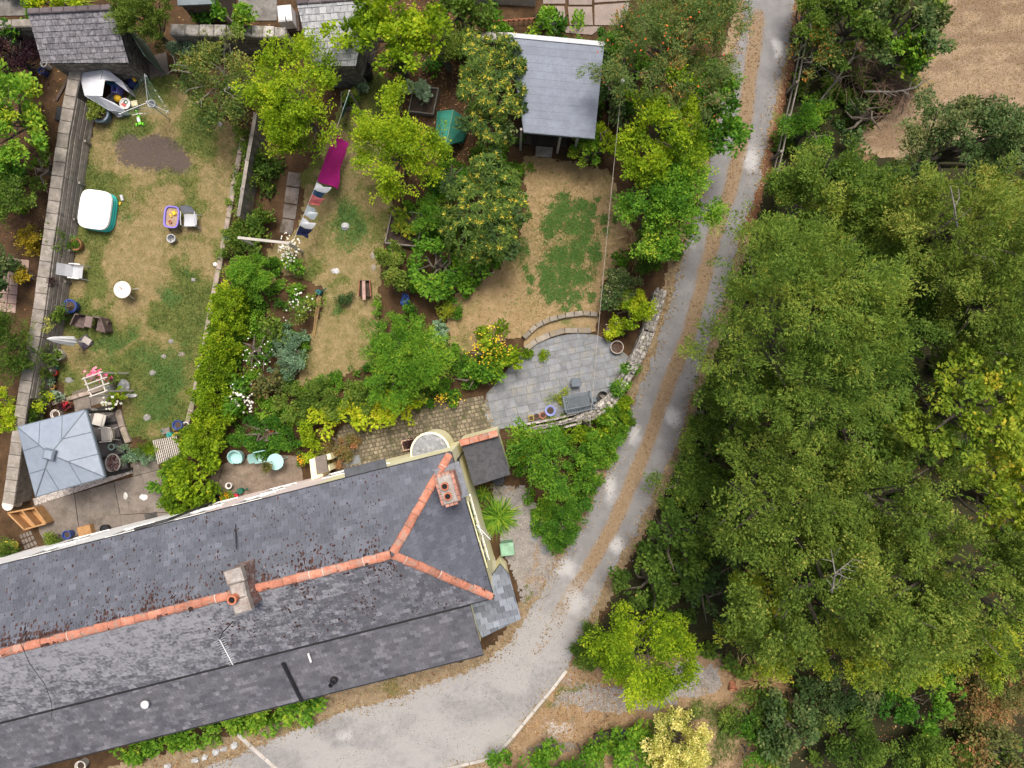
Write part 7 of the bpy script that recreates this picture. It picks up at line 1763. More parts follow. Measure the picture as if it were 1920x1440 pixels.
def ball(label, px, py, r, m): mb = MB(); p = P(px, py, r); mb.lathe(p, [(r * math.sin(math.pi * i / 10), -r * math.cos(math.pi * i / 10)) for i in range(11)], 16); return tag(mb.build('ball', m, smooth_=True), label, 'ball')
ball('pale pinkish ball on the lawn below the apple tree', 413, 233, .11, mat('pink_ball', (0.52, 0.44, 0.40), bmp=0)); ball('white ball by the stone edging of the left lawn', 404, 496, .10, m_plw)
# ---- pots round the left garden
r_, c_, rr_ = potted('terracotta pot with a bushy green plant below the paddling pool', 141, 458, 11, .32, m_terra); leaves_in(r_, c_ + V3((-.06, 0, 0)), .24, .25, .35, 'fine', L_FRESH, 902)
r_, c_, rr_ = potted('large blue-grey tub with an olive shrub beside the grey tent', 186, 212, 17, .42, mat('blue_grey_tub', (0.17, 0.22, 0.27), bmp=0)); leaves_in(r_, c_ + V3((-.15, .05, 0)), .36, .3, .5, 'hedge', L_OLIVE, 903, .55)
r_, c_, rr_ = potted('cobalt blue glazed pot with dry stems behind the rattan seat', 130, 574, 13, .40, m_blue)
mb = MB(); rng = random.Random(3)
for i in range(14): t = rng.uniform(0, 6.28); mb.tube([c_ + V3((0, 0, .33)), c_ + V3((math.cos(t) * .12, math.sin(t) * .12, .55)), c_ + V3((math.cos(t) * .2, math.sin(t) * .2, .6))], .008, 3)
o = mb.build('dry_stems', mat('dry_stem', (0.28, 0.2, 0.13)), r_); o['kind'] = 'stuff'
potted('white rimmed round planter on the soil below the parasol', 106, 665, 11, .36, m_resin)
potted('periwinkle blue pot on the corner of the stone edging', 425, 446, 7, .26, m_peri, fill=None)
r_, c_, rr_ = potted('pot of crimson flowers by the lower edging near the rose arch', 124, 760, 8, .25, m_terra); leaves_in(r_, c_, .2, .22, .2, 'fine', L_PURPLE, 904, .6, (26, .06, RED))
potted('red glazed pot among the small pots by the slatted fence', 101, 699, 6, .22, mat('red_glaze', (0.30, 0.025, 0.02), rough=.3, bmp=0))
potted('teal glazed pot among the small pots by the slatted fence', 101, 689, 5, .2, mat('teal_glaze', (0.06, 0.2, 0.2), rough=.3, bmp=0))
potted('yellow ochre pot among the small pots by the slatted fence', 97, 725, 5, .2, mat('ochre_glaze', (0.5, 0.3, 0.09), rough=.3, bmp=0))
r_, c_, rr_ = potted('grey-leaved plant in a pot nearest the lower stone edging', 107, 740, 7, .2, m_plg); leaves_in(r_, c_, .18, .18, .2, 'fine', L_GREY, 905)
r_, c_, rr_ = potted('grey-leaved plant in a dark pot between the red and ochre pots', 98, 711, 6, .2, m_black); leaves_in(r_, c_, .17, .18, .2, 'fine', L_GREY, 906)
potted('round pale planter half under the upper corner of the gazebo roof', 103, 777, 9, .3, m_resin)
# ---- pop-up grey tent with toys
tn = thing('play_tent', 'grey fabric pop-up tent standing open in the corner beside the mossy outbuilding', 'tent', P(195, 165, 0))
m_tent = mat('grey_tent_fabric', (0.56, 0.57, 0.61), var=.06, scale=2, fine=8, bmp=.1, piece=.1)
def face(nm, pts, m=m_tent, th=.012): 
    pts = [V3(p) for p in pts]; n = (pts[1] - pts[0]).cross(pts[2] - pts[0]).normalized(); n = n if n.z > 0 else -n
    mb = MB(); mb.prism([p - n * th for p in pts], pts); return mb.build(nm, m, tn)
T1, T2, T3, T4, T5, T6 = P(150, 141, .95), P(169, 122, 1.0), P(195, 126, 1.2), P(188, 150, 1.25), P(184, 180, 1.2), P(159, 179, .95)
face('roof_panel', [T1, T2, T3, T4]); face('roof_panel', [T1, T4, T5, T6])
wu = [T3, P(228, 152, .72), P(241, 173, .52), P(214, 153, .82), T4]
wl2 = [T6, T5, P(214, 193, .8), P(233, 206, .52), P(228, 209, .46), P(204, 206, .62)]
face('side_panel', wu); face('side_panel', wl2)
for w_ in ((wu[0], wu[1]), (wu[1], wu[2]), (wl2[3], wl2[4]), (wl2[4], wl2[5]), (wl2[5], wl2[0])): face('skirt_panel', [w_[0], w_[1], V3((w_[1].x, w_[1].y, 0)), V3((w_[0].x, w_[0].y, 0))])
gl_ = lambda p: V3((p.x + .12, p.y - .02, 0))
face('wall_panel', [T2, T1, gl_(T1), gl_(T2)]); face('wall_panel', [T1, T6, gl_(T6), gl_(T1)]); face('wall_panel', [T2, T3, gl_(T3), gl_(T2)])
face('door_flap', [T4 + V3((.0, 0, .02)), T4 + V3((.16, .05, -.05)), T5 + V3((.14, .02, -.05)), T5 + V3((0, 0, .02))], mat('white_fabric', (0.66, 0.68, 0.69), bmp=.1))
for a, b in ((T4, T3), (T4, T5), (T1, T2), (T1, T6)):
    mb = MB(); mb.tube([a, b], .014, 5); mb.build('tent_pole', m_plg, tn)
m_cy = mat('sky_blue_plastic', (0.05, 0.32, 0.52), rough=.4, var=.06, bmp=0); m_viol = mat('lilac_plastic', (0.22, 0.22, 0.6), rough=.4, bmp=0)
def crate(label, px, py, w, l, h, rz, m, z=0.0, nm='crate'):
    p = P(px, py, z + h); root = thing(nm, label, 'crate', (p.x, p.y, z))
    Mx = Matrix.Translation((p.x, p.y, z)) @ Matrix.Rotation(rz, 4, 'Z')
    mb = MB(); mb.box((p.x, p.y, z + .01), (w, l, .02), rz); mb.build('base', m, root)
    for s in (-1, 1):
        mb = MB(); mb.box(Mx @ V3((s * (w / 2 - .01), 0, h / 2)), (.02, l, h), rz); mb.build('side', m, root)
        mb = MB(); mb.box(Mx @ V3((0, s * (l / 2 - .01), h / 2)), (w - .04, .02, h), rz); mb.build('side', m, root)
    return root
crate('sky blue open crate at the back of the tent opening', 206, 152, .5, .18, .5, -.35, m_cy); crate('lilac and blue crate standing among the toys in the tent', 214, 165, .24, .34, .45, -.1, m_viol)
crate('grey toy crate lying low in the tent opening', 208, 181, .36, .2, .22, .65, m_plg)
ball('big orange yellow ball in front of the tent', 221, 185, .16, m_yel)
r_, c_, rr_ = potted('white washing-up bowl holding red and green toys', 234, 194, 10, .22, m_plw, fill=None, name='basin', cat='bowl'); 
mb = MB(); mb.bbox(c_ + V3((-.06, -.04, .14)), (.2, .14, .12), .02, -.6); tag(mb.build('toy_block', mat('coral_plastic', (.55, .12, .12), bmp=0)), 'coral red toy in the white bowl before the tent', 'toy')
mb = MB(); mb.lathe(c_ + V3((.02, .07, .1)), [(.05, 0), (.09, .1), (.07, .1), (0, .04)], 9); tag(mb.build('toy_cup', m_green_p), 'green toy cup in the white bowl before the tent', 'toy')
mb = MB(); mb.blob(P(248, 156, .2), (.24, .26, .2), random.Random(3), 10, 6, .18); tag(mb.build('bag', mat('navy_bag', (.012, .02, .08), bmp=.2)), 'dark navy bag slumped beside the grey tent', 'bag')
mb = MB(); mb.blob(P(238, 143, .14), (.30, .16, .14), random.Random(5), 10, 6, .25); tag(mb.build('tarpaulin', mat('green_white_sheet', (.03, .12, .08), c2=(.55, .6, .58), scale=14)), 'crumpled green and white plastic sheet against the outbuilding', 'tarpaulin')
mb = MB(); mb.bbox(P(251, 148, .4), (.11, .2, .1), .03, .6); tag(mb.build('toy_truck', m_yel), 'yellow toy lying on top of the navy bag', 'toy')
mb = MB(); mb.bbox(P(252, 194, .25), (.26, .24, .06), .02, .2); tag(mb.build('cushion', mat('cream_cloth', (.60, .55, .36), bmp=.1)), 'cream square cushion beside the white bowl', 'cushion')
r_, c_, rr_ = potted('grey peg bucket standing below the grey tent', 223, 212, 7, .22, m_plg, fill=None, name='bucket', cat='bucket')
mb = MB()
for i, (a, b) in enumerate((((268, 122), (256, 140)), ((272, 128), (258, 146)))): mb.box((P(*a, .35) + P(*b, .3)) / 2, (.05, .5, .03), .6 + i * .2)
tag(mb.build('planks', m_timber), 'short planks leaning by the corner of the mossy outbuilding', 'planks')
mb = MB(); mb.poly(G([(268, 110), (312, 98), (318, 140), (278, 150)]), -.04, .03); o = mb.build('concrete_pad', m_conc); o['kind'] = 'structure'
# ---- rotary clothes line
ctr = P(277, 192, 1.75); rl = thing('rotary_clothes_line', 'three armed metal rotary clothes line with pegs at the top of the left lawn', 'clothes line', (ctr.x, ctr.y, 0))
tips = [P(271, 138, 1.95), P(222, 214, 1.95), P(317, 211, 1.95)]
mb = MB(); mb.tube([(ctr.x, ctr.y, 0), ctr + V3((0, 0, .1))], .025, 7); mb.build('pole', m_alu, rl)
for t in tips:
    mb = MB(); mb.tube([ctr, t], .012, 5); mb.build('arm', m_alu, rl); mb = MB(); mb.tube([ctr - V3((0, 0, .5)), ctr.lerp(t, .55)], .008, 4); mb.build('strut', m_alu, rl)
m_cord = mat('green_cord', (0.17, 0.30, 0.20), bmp=0)
for f in (.3, .45, .6, .75, .9, 1.0):
    mb = MB()
    for i in range(3): mb.tube([ctr.lerp(tips[i], f), ctr.lerp(tips[(i + 1) % 3], f)], .003, 3)
    mb.build('cord', m_cord, rl)
rng = random.Random(2); mb = MB()
for i in range(14): a, b = (tips[0], tips[2]) if i < 8 else (tips[1], tips[2]); p = a.lerp(b, rng.random()) - V3((0, 0, .04)); mb.box(p, (.025, .025, .09), rng.uniform(0, 3))
o = mb.build('pegs', m_plw, rl); o['kind'] = 'stuff'
mb = MB(); c = P(290, 199, 1.2); mb.lathe(c, [(.11, 0), (.15, .25), (.16, .26), (.13, .25), (.09, .02), (0, .02)], 14); tag(mb.build('peg_basket', m_plg), 'small grey peg basket hanging on the rotary clothes line', 'basket')
# ---- green scooter
sc_ = thing('scooter', 'lime green child scooter lying at the edge of the bare patch', 'scooter', P(259, 220, 0)); m_lime = mat('lime_plastic', (0.18, 0.62, 0.04), rough=.4, var=.05, bmp=0)
mb = MB(); mb.bbox(P(261, 226, .1), (.13, .36, .05), .015, .25); mb.build('deck', m_lime, sc_)
mb = MB(); mb.tube([P(259, 218, .12), P(255, 207, .35)], .028, 6); mb.build('stem', m_lime, sc_); mb = MB(); mb.tube([P(248, 216, .3), P(256, 214, .33), P(268, 213, .3)], .014, 5); mb.build('handlebar', m_plw, sc_)
mb = MB(); mb.bbox(P(259.5, 224, .14), (.12, .2, .04), .015, .25); mb.build('footplate', m_plw, sc_)
for a, b in ((257, 234), (269, 233), (262, 219)): mb = MB(); mb.lathe(P(a, b, .07), [(.0, -.025), (.07, -.025), (.07, .025), (0, .025)], 12, M=Matrix.Rotation(R(90), 4, 'Y')); mb.build('wheel', m_lime, sc_)
# ---- rose arch
ra = thing('rose_arch', 'white painted timber rose arch over the end of the left garden', 'arch', P(182, 722, 0)); zz = 2.0
rungs = [((154, 711), (193, 697)), ((159, 722), (201, 707)), ((165, 733), (205, 718)), ((168, 744), (202, 732))]
for a, b in rungs:
    p, q = P(*a, zz), P(*b, zz); d = q - p; mb = MB(); mb.box((p + q) / 2, (d.length, .045, .05), math.atan2(d.y, d.x)); mb.build('rung', m_timber_w, ra)
for k in (0, 1):
    p, q = P(*rungs[0][k], zz - .05).lerp(P(*rungs[0][1 - k], zz - .05), .12), P(*rungs[3][k], zz - .05).lerp(P(*rungs[3][1 - k], zz - .05), .12); d = q - p
    mb = MB(); mb.box((p + q) / 2, (d.length + .1, .05, .06), math.atan2(d.y, d.x)); mb.build('side_rail', m_timber_w, ra)
    for e in (p, q): mb = MB(); mb.box(V3((e.x, e.y, .98)), (.06, .06, 1.94), .3); mb.build('post', m_timber_w, ra)
# boulders and stepping stones
m_flat = mat('flat_stone', (0.25, 0.24, 0.23), var=.25, scale=6)
def rock(label, px, py, rx, ry, h, m, seed, cat='rock', nm='rock', group=None):
    mb = MB(); mb.blob(P(px, py, h * .3), (rx / 45, ry / 45, h), random.Random(seed), 10, 6, .16); return tag(mb.build(nm, m), label, cat, group)
m_rock = mat('pale_rock', (0.43, 0.43, 0.43), var=.25, scale=6)
rock('pale grey boulder directly right of the rose arch', 206, 727, 8, 7, .28, m_rock, 1); rock('larger grey boulder further right of the rose arch', 233, 723, 9, 12, .3, m_rock, 2)
rock('rough grey slab stone leaning by the white roses at the arch', 246, 742, 12, 4, .12, m_rock, 3)
for lab, x, y, r, s in (('flat pale stepping stone in the upper right of the left lawn', 363, 525, 5, 4), ('stepping stone in the left lawn between the parasol and the hedge', 320, 640, 5, 5), ('whitish stepping stone in the green part of the left lawn', 307, 668, 5, 6), ('grey stepping stone beside the rose arch on the green lawn', 286, 699, 7, 7), ('stepping stone in the lawn beside the framed paving', 276, 783, 8, 8), ('sandy stepping stone inside the worn ring on the left lawn', 341, 664, 7, 9), ('small paving piece on the lawn by the lower edging', 130, 713, 8, 10)):
    rock(lab, x, y, r, r * .8, .05, m_flat if s != 9 else m_step, s, 'stepping stone', 'stepping_stone')
# ---- terrace below the gazebo
wp = thing('wooden_planter', 'empty orange timber planter box with two compartments at the left edge', 'planter', P(50, 972, 0)); q = [P(a, b, .55) for a, b in ((12, 962), (64, 952), (86, 982), (44, 994))]
def plank(p, q_, h, th, m, nm, par, z0=0.02):
    d = q_ - p; mb = MB(); mb.box(V3(((p.x + q_.x) / 2, (p.y + q_.y) / 2, z0 + h / 2)), (d.length, th, h), math.atan2(d.y, d.x)); return mb.build(nm, m, par)
for a, b in ((0, 1), (1, 2), (2, 3), (3, 0)): plank(q[a].lerp(sum(q, V3()) / 4, .03), q[b].lerp(sum(q, V3()) / 4, .03), .5, .06, m_timber_o, 'side_plank', wp)
plank(q[0].lerp(q[1], .5).lerp(q[3].lerp(q[2], .5), .06), q[3].lerp(q[2], .5).lerp(q[0].lerp(q[1], .5), .06), .48, .06, m_timber_o, 'divider', wp)
mb = MB(); mb.poly([p.lerp(sum(q, V3()) / 4, .08) for p in q], .02, .09); mb.build('base', m_timber_o, wp)
ur = thing('bird_bath', 'white stone urn with a grey bowl beside the end of the left wall', 'urn', P(18, 945, 0)); c = P(17, 946, .5); c.z = 0
mb = MB(); mb.lathe(c, [(.2, 0), (.14, .1), (.12, .4), (.22, .55), (.24, .58), (.2, .58), (0, .5)], 12); mb.build('pedestal', m_resin, ur); mb = MB(); c2 = P(16, 932, .6); mb.lathe(V3((c2.x, c2.y, .5)), [(.05, 0), (.16, .08), (.18, .1), (.14, .1), (0, .06)], 12); mb.build('bowl', m_rock, ur)
gq = G([(35, 1002), (58, 994), (75, 1030), (50, 1042)], .03); gp_ = thing('paving_grid', 'small grid of dark square paving setts beside the orange planter', 'paving', V3((gq[0].x, gq[0].y, 0)))
for i in range(4):
    for j in range(4):
        f = lambda u, v: gq[0].lerp(gq[1], u).lerp(gq[3].lerp(gq[2], u), v); e = .03
        mb = MB(); mb.poly([f(i / 4 + e, j / 4 + e), f((i + 1) / 4 - e, j / 4 + e), f((i + 1) / 4 - e, (j + 1) / 4 - e), f(i / 4 + e, (j + 1) / 4 - e)], -.02, .03); mb.build('sett', m_conc, gp_)
hs = MB(); pts = []
for i in range(70): t = i * .42; rr = .28 + .05 * math.sin(i * 1.3); pts.append(P(22, 1024, 0) + V3((math.cos(t) * rr * 1.1, math.sin(t) * rr * .8, .04 + .004 * i + .02 * math.sin(i * 2.1))))
hs.tube(pts, .016, 5); tag(hs.build('garden_hose', mat('yellow_hose', (0.62, 0.50, 0.07), rough=.4, bmp=0)), 'tangled yellow garden hose at the left edge of the terrace', 'hose')
mb = MB(); mb.bbox(P(158, 997, .3) - V3((0, 0, .15)), (.55, .48, .3), .015, .25); tag(mb.build('wooden_box', m_timber_o), 'square orange brown wooden box on the concrete terrace', 'box')
r_, c_, rr_ = potted('black empty bucket on the terrace against the house wall', 195, 992, 8, .28, m_black, fill=None, name='bucket', cat='bucket')
mb = MB(); mb.bbox(P(284, 970, .03), (.52, .36, .04), .01, .25); tag(mb.build('drain_cover', mat('dark_iron', (.05, .045, .042), var=.3)), 'dark square drain cover on the terrace by the white wall', 'drain cover')
potted('square dark blue pot beside the small olive bush on the terrace', 124, 1003, 8, .4, m_blue)
rk = thing('boot_rack', 'rusty metal boot rack against the house wall', 'rack', P(212, 1000, 0))
for o_ in (-.1, .1): mb = MB(); mb.box(P(212, 1001, .3) + V3((0, o_, 0)), (.75, .03, .03), .28); mb.build('rail', m_terra, rk)
for o_ in (-.3, -.1, .1, .3): mb = MB(); mb.box(P(212, 1001, .3) + V3((o_, o_ * .28, -.12)), (.03, .22, .26), .28); mb.build('leg', m_terra, rk)
# whitewash splashes on the terrace
for i, (x, y, rx, ry) in enumerate(((236, 930, 4, 7), (270, 932, 8, 6))):
    mb = MB(); rng = random.Random(i); mb.poly([P(x + rx * math.cos(t) * rng.uniform(.8, 1.1), y + ry * math.sin(t) * rng.uniform(.8, 1.1), 0) for t in [k * .524 for k in range(12)]], .0301, .034); o = mb.build('paint_splash', mat('splash', (.55, .54, .5), bmp=0)); o['kind'] = 'structure'
# lattice panel
lp = [P(a, b, .5) for a, b in ((287, 826), (330, 818), (338, 850), (297, 870))]; lt = thing('lattice_panel', 'pale woven lattice panel lying against the hedge', 'trellis', V3((lp[0].x, lp[0].y, 0)))
for i in range(13): t = i / 12; d = lp[3].lerp(lp[2], t) - lp[0].lerp(lp[1], t); p = (lp[3].lerp(lp[2], t) + lp[0].lerp(lp[1], t)) / 2; mb = MB(); mb.box(p, (d.length, .035, .015), math.atan2(d.y, d.x)); mb.build('slat', m_timber_w, lt)
for i in range(9): t = i / 8; d = lp[1].lerp(lp[2], t) - lp[0].lerp(lp[3], t); p = (lp[1].lerp(lp[2], t) + lp[0].lerp(lp[3], t)) / 2 - V3((0, 0, .017)); mb = MB(); mb.box(p, (d.length, .03, .014), math.atan2(d.y, d.x)); mb.build('cross_slat', m_timber, lt)
for p in lp: mb = MB(); mb.box(V3((p.x, p.y, .24)), (.05, .05, .48)); mb.build('leg', m_timber, lt)
potted('dark pot with a yellow rim beside the lattice panel', 331, 820, 9, .3, mat('ochre_rim', (.42, .32, .04), bmp=0)); potted('blue barrel by the hedge above the lattice panel', 332, 797, 9, .45, m_blue); potted('white rimmed pot tucked under the privet hedge', 348, 797, 6, .25, m_plw)
mb = MB(); mb.bbox(P(312, 808, .15), (.36, .26, .2), .03, .2); tag(mb.build('crate', m_timber), 'small grey crate above the lattice panel', 'crate'); 
wc = thing('watering_can', 'teal green watering can on the ground above the lattice panel', 'watering can', P(318, 815, 0)); c = P(318, 816, .2); c.z = 0
def watering_can(root, c, m, a):
    e = V3((math.cos(a), math.sin(a), 0)); mb = MB(); mb.lathe(c, [(.13, 0), (.13, .24), (.10, .28), (.06, .28), (0, .26)], 14); mb.build('body', m, root)
    mb = MB(); mb.tube([c + e * .1 + V3((0, 0, .06)), c + e * .25 + V3((0, 0, .2)), c + e * .34 + V3((0, 0, .3)), c + e * .36 + V3((0, 0, .31))], [.03, .022, .02, .05], 7); mb.build('spout', m, root)
    mb = MB(); mb.tube([c - e * .12 + V3((0, 0, .06)), c - e * .2 + V3((0, 0, .2)), c - e * .05 + V3((0, 0, .34)), c + e * .06 + V3((0, 0, .29))], .016, 6); mb.build('handle', m, root)
watering_can(wc, c, mat('teal_plastic', (.03, .22, .19), rough=.4, bmp=0), 2.6)
# ---- small patio against the pink wall
potted('white rimmed pot by the pink wall', 428, 911, 6, .28, m_plw); r_, c_, rr_ = potted('pot of bright orange flowers against the pink wall', 425, 931, 8, .28, m_terra); leaves_in(r_, c_, .2, .25, .3, 'fine', L_FRESH, 907, .4, (46, .075, ORG))
potted('small red pot beside the orange flowers', 442, 930, 4, .2, mat('crimson_plastic', (.5, .03, .06), bmp=0), fill=None)
wc = thing('watering_can', 'dark green watering can standing by the pink wall', 'watering can', P(450, 922, 0)); c = P(450, 921, .2); c.z = 0; watering_can(wc, c, m_green_p, .3)
mb = MB(); mb.bbox(P(400, 935, .03), (.5, .3, .05), .01, .15); tag(mb.build('door_mat', m_black), 'black door mat on the little patio by the hedge end', 'mat')
def trough(label, px, py, w, l, rz, m, fl=None, seed=1, lm=None):
    p = P(px, py, .3); c = V3((p.x, p.y, 0)); root = thing('planter', label, 'planter', c); Mx = Matrix.Translation(c) @ Matrix.Rotation(rz, 4, 'Z')
    for s in (-1, 1):
        mb = MB(); mb.box(Mx @ V3((s * (w / 2 - .015), 0, .15)), (.03, l, .3), rz); mb.build('side', m, root); mb = MB(); mb.box(Mx @ V3((0, s * (l / 2 - .015), .15)), (w - .06, .03, .3), rz); mb.build('side', m, root)
    mb = MB(); mb.box(Mx @ V3((0, 0, .12)), (w - .06, l - .06, .2), rz); mb.build('soil', m_soil, root); leaves_in(root, c, min(w, l) * .38, .2, .2, 'fine', lm or L_BROWN, seed, .6, fl, .8); return root
trough('terracotta coloured square planter with dark plants on the cobbled path', 765, 834, .50, .42, .2, mat('pale_terracotta', (.55, .38, .28), bmp=0), None, 911, L_PURPLE)
trough('pale edged trough with red flowers in the dark ground cover', 508, 812, .46, .34, .15, m_timber_w, (24, .05, RED), 912)
mb = MB(); mb.bbox(P(655, 866, .03), (.32, .32, .04), .01, .25); mb.bbox(P(668, 862, .04), (.34, .34, .05), .01, .2); tag(mb.build('stone_slabs', m_flag), 'two loose grey slabs on the cobbled path by the cream wall', 'slabs')
# ---- middle garden
wl = thing('washing_line', 'washing line with a weathered white beam and posts in the middle garden', 'washing line', P(545, 455, 0))
la, lb2 = P(655, 170, 2.0), P(552, 446, 1.85)
mb = MB(); mb.tube([la.lerp(lb2, i / 12) - V3((0, 0, .18 * math.sin(math.pi * i / 12))) for i in range(13)], .006, 4); mb.build('line', m_plw, wl)
p, q = P(447, 446, 1.8), P(543, 456, 1.95); d = q - p; mb = MB(); mb.box((p + q) / 2, (d.length, .10, .09), math.atan2(d.y, d.x), ry=-.05); mb.build('beam', m_timber_w, wl)
for e in (p.lerp(q, .04), p.lerp(q, .96)): mb = MB(); mb.box(V3((e.x, e.y, .9)), (.09, .09, 1.75)); mb.build('post', m_timber_w, wl)
mb = MB(); mb.tube([(la.x, la.y, 0), la], .04, 6); mb.build('end_pole', m_timber, wl)
def lineat(px, py): 
    best = min((((la.lerp(lb2, i / 200).x - P(px, py, 1.9).x) ** 2 + (la.lerp(lb2, i / 200).y - P(px, py, 1.9).y) ** 2, i / 200) for i in range(201)))[1]
    return la.lerp(lb2, best) - V3((0, 0, .18 * math.sin(math.pi * best)))
def cloth(label, a, b, drop, blow, m, cat, seed=1, nm='cloth', taper=1.0):
    A, B = lineat(*a), lineat(*b); A, B = A.lerp(B, .06), A.lerp(B, .94); rng = random.Random(seed); w0 = rng.uniform(0, 6)
    def f(u, v, o=0):
        p = A.lerp(B, .5 + (u - .5) * (1 + (taper - 1) * v)); s = math.sin(u * 7 + w0) * .04 * v
        bl = blow * (.55 + .75 * u) if nm == 'sheet' else blow * (1 + .25 * math.sin(u * 5 + w0))
        s += .035 * math.sin(v * 6 + u * 9 + w0) * v
        return V3((p.x + bl * v ** 1.3 + s + o, p.y - .04 * v + s, p.z + .012 - drop * v + .10 * blow * math.sin(math.pi * v)))
    mb = MB(); mb.grid(lambda u, v: f(u, v), 12, 8); mb.grid(lambda u, v: f(1 - u, v, -.008), 12, 8); o = mb.build(nm, m); return tag(o, label, cat)
cl = lambda n, c: mat(n, c, var=.08, scale=3, fine=10, bmp=.15)
cloth('large magenta sheet billowing on the washing line', (632, 242), (582, 340), 1.15, .36, cl('magenta_cloth', (.52, .02, .25)), 'sheet', 1, 'sheet', 1.0)
cloth('white shirt hanging next to the magenta sheet', (584, 336), (577, 350), .5, .34, cl('white_cloth', (.72, .74, .78)), 'laundry', 2, 'shirt', .8)
cloth('pair of blue jeans on the washing line', (577, 342), (571, 362), .8, .10, cl('denim', (.10, .22, .42)), 'laundry', 3, 'jeans', .7)
cloth('coral red garment on the washing line', (573, 356), (566, 378), .6, .22, cl('coral_cloth', (.58, .16, .16)), 'laundry', 4, 'shirt', .75)
cloth('pale blue-white garment in the middle of the washing line', (567, 376), (559, 400), .6, .22, cl('pale_blue_cloth', (.60, .66, .70)), 'laundry', 5, 'shirt', .8)
cloth('white garment nearer the lower end of the washing line', (560, 402), (554, 420), .6, .28, cl('white_cloth', (.7, .7, .7)), 'laundry', 6, 'shirt', .75)
cloth('navy blue garment at the lower end of the washing line', (555, 418), (550, 438), .7, .22, cl('navy_cloth', (.018, .025, .085)), 'laundry', 7, 'shirt', .8)
rock('smooth white stone in the dark green patch of the middle lawn', 647, 424, 8, 7, .16, m_rock, 11); rock('round buried stepping stone in the middle lawn', 629, 508, 8, 6, .05, m_rock, 12, 'stepping stone', 'stepping_stone')
for i, y in enumerate((479, 502)): rock(('upper', 'lower')[i] + ' pale flat stone at the right edge of the middle lawn', 700, y, 5, 7, .05, m_step, 13 + i, 'stepping stone', 'stepping_stone')
wk = thing('wicker_planter', 'brown slatted barrow shaped planter with a plank across on the middle lawn', 'planter', P(683, 541, 0)); c = P(683, 540, .45); c.z = 0
for s in (-1, 1):
    for k in range(3): mb = MB(); mb.box(c + V3((s * (.19 + .02 * k), 0, .12 + k * .12)), (.025, .62 + .03 * k, .10), s * .06); mb.build('side_slat', m_terra if k == 2 else m_timber_d, wk)
for s in (-1, 1): mb = MB(); mb.box(c + V3((0, s * .32, .22)), (.38, .025, .34)); mb.build('end_board', m_timber_d, wk)
mb = MB(); mb.box(c + V3((0, 0, .1)), (.36, .6, .16)); mb.build('soil', m_soil, wk); mb = MB(); mb.box(c + V3((-.01, -.10, .47)), (.13, .78, .035), .03); mb.build('plank', mat('pinkish_plank', (.36, .23, .19), var=.2), wk)
for s in (-1, 1):
    for q in (-1, 1): mb = MB(); mb.box(c + V3((s * .15, q * .26, .06)), (.05, .05, .14)); mb.build('leg', m_timber_d, wk)
wc = thing('watering_can', 'dark teal watering can at the top of the bamboo canes', 'watering can', P(597, 549, 0)); c = P(597, 548, .2); c.z = 0; watering_can(wc, c, mat('dark_teal', (.012, .10, .10), rough=.4, bmp=0), .4)
bc_ = thing('bamboo_canes', 'bundle of long bamboo canes lying beside the rose bush', 'canes', P(592, 595, 0)); rng = random.Random(6)
for i in range(5): mb = MB(); mb.tube([P(594 + i * 2, 556 + rng.uniform(-3, 3), .45 + .02 * i), P(586 + i * .8, 632 + rng.uniform(-5, 2), .06)], [.014, .009], 5); mb.build('cane', mat('bamboo', (.40, .27, .12), piece=.2), bc_)
def bed(label, q, h, m, par_name='raised_bed'):
    pts = [P(a, b, h) for a, b in q]; root = thing(par_name, label, 'raised bed', V3((pts[0].x, pts[0].y, 0)))
    for i in range(len(pts)): plank(pts[i], pts[(i + 1) % len(pts)], h, .05, m, 'board', root)
    c = sum(pts, V3()) / len(pts); mb = MB(); mb.poly([p.lerp(c, .06) for p in pts], .01, h * .8); mb.build('soil', m_soil, root); return root
bed('timber raised bed with squash plants right of the middle lawn', [(735, 395), (722, 455), (784, 462), (792, 400)], .35, m_timber)
bed('timber raised bed holding the blue-green cabbage at the back', [(776, 162), (822, 166), (812, 214), (766, 208)], .25, m_timber)
bed('narrow timber bed beside the green board under the tall acid tree', [(640, 172), (672, 168), (668, 200), (640, 202)], .3, m_timber)
tree('plant', 'large blue-green cabbage plant in the back raised bed', 'cabbage', 786, 174, 22, 24, .2, .8, 'big', L_GREY, 920, 6, dens=2.2, base_t=.75, r=.02)
tree('plant', 'small grey-green plant left of the cabbage bed', 'plant', 679, 163, 7, 6, .1, .4, 'fine', L_GREY, 921, 4, base_t=.5, r=.01)
tree('plant', 'green plants filling the narrow timber bed', 'plant', 655, 180, 12, 12, .2, .9, 'hedge', L_MID, 922, 4, base_t=.4, r=.02)
mb = MB(); mb.box(P(648, 198, .7), (.04, .75, .9), -.35, ry=.25); tag(mb.build('leaning_board', mat('green_board', (.04, .16, .13), bmp=.1)), 'dark green board leaning under the tall acid green tree', 'panel')
potted('black compost bin beside the pale slate outbuilding', 682, 128, 14, .8, m_black, fill=None, name='compost_bin', cat='bin')
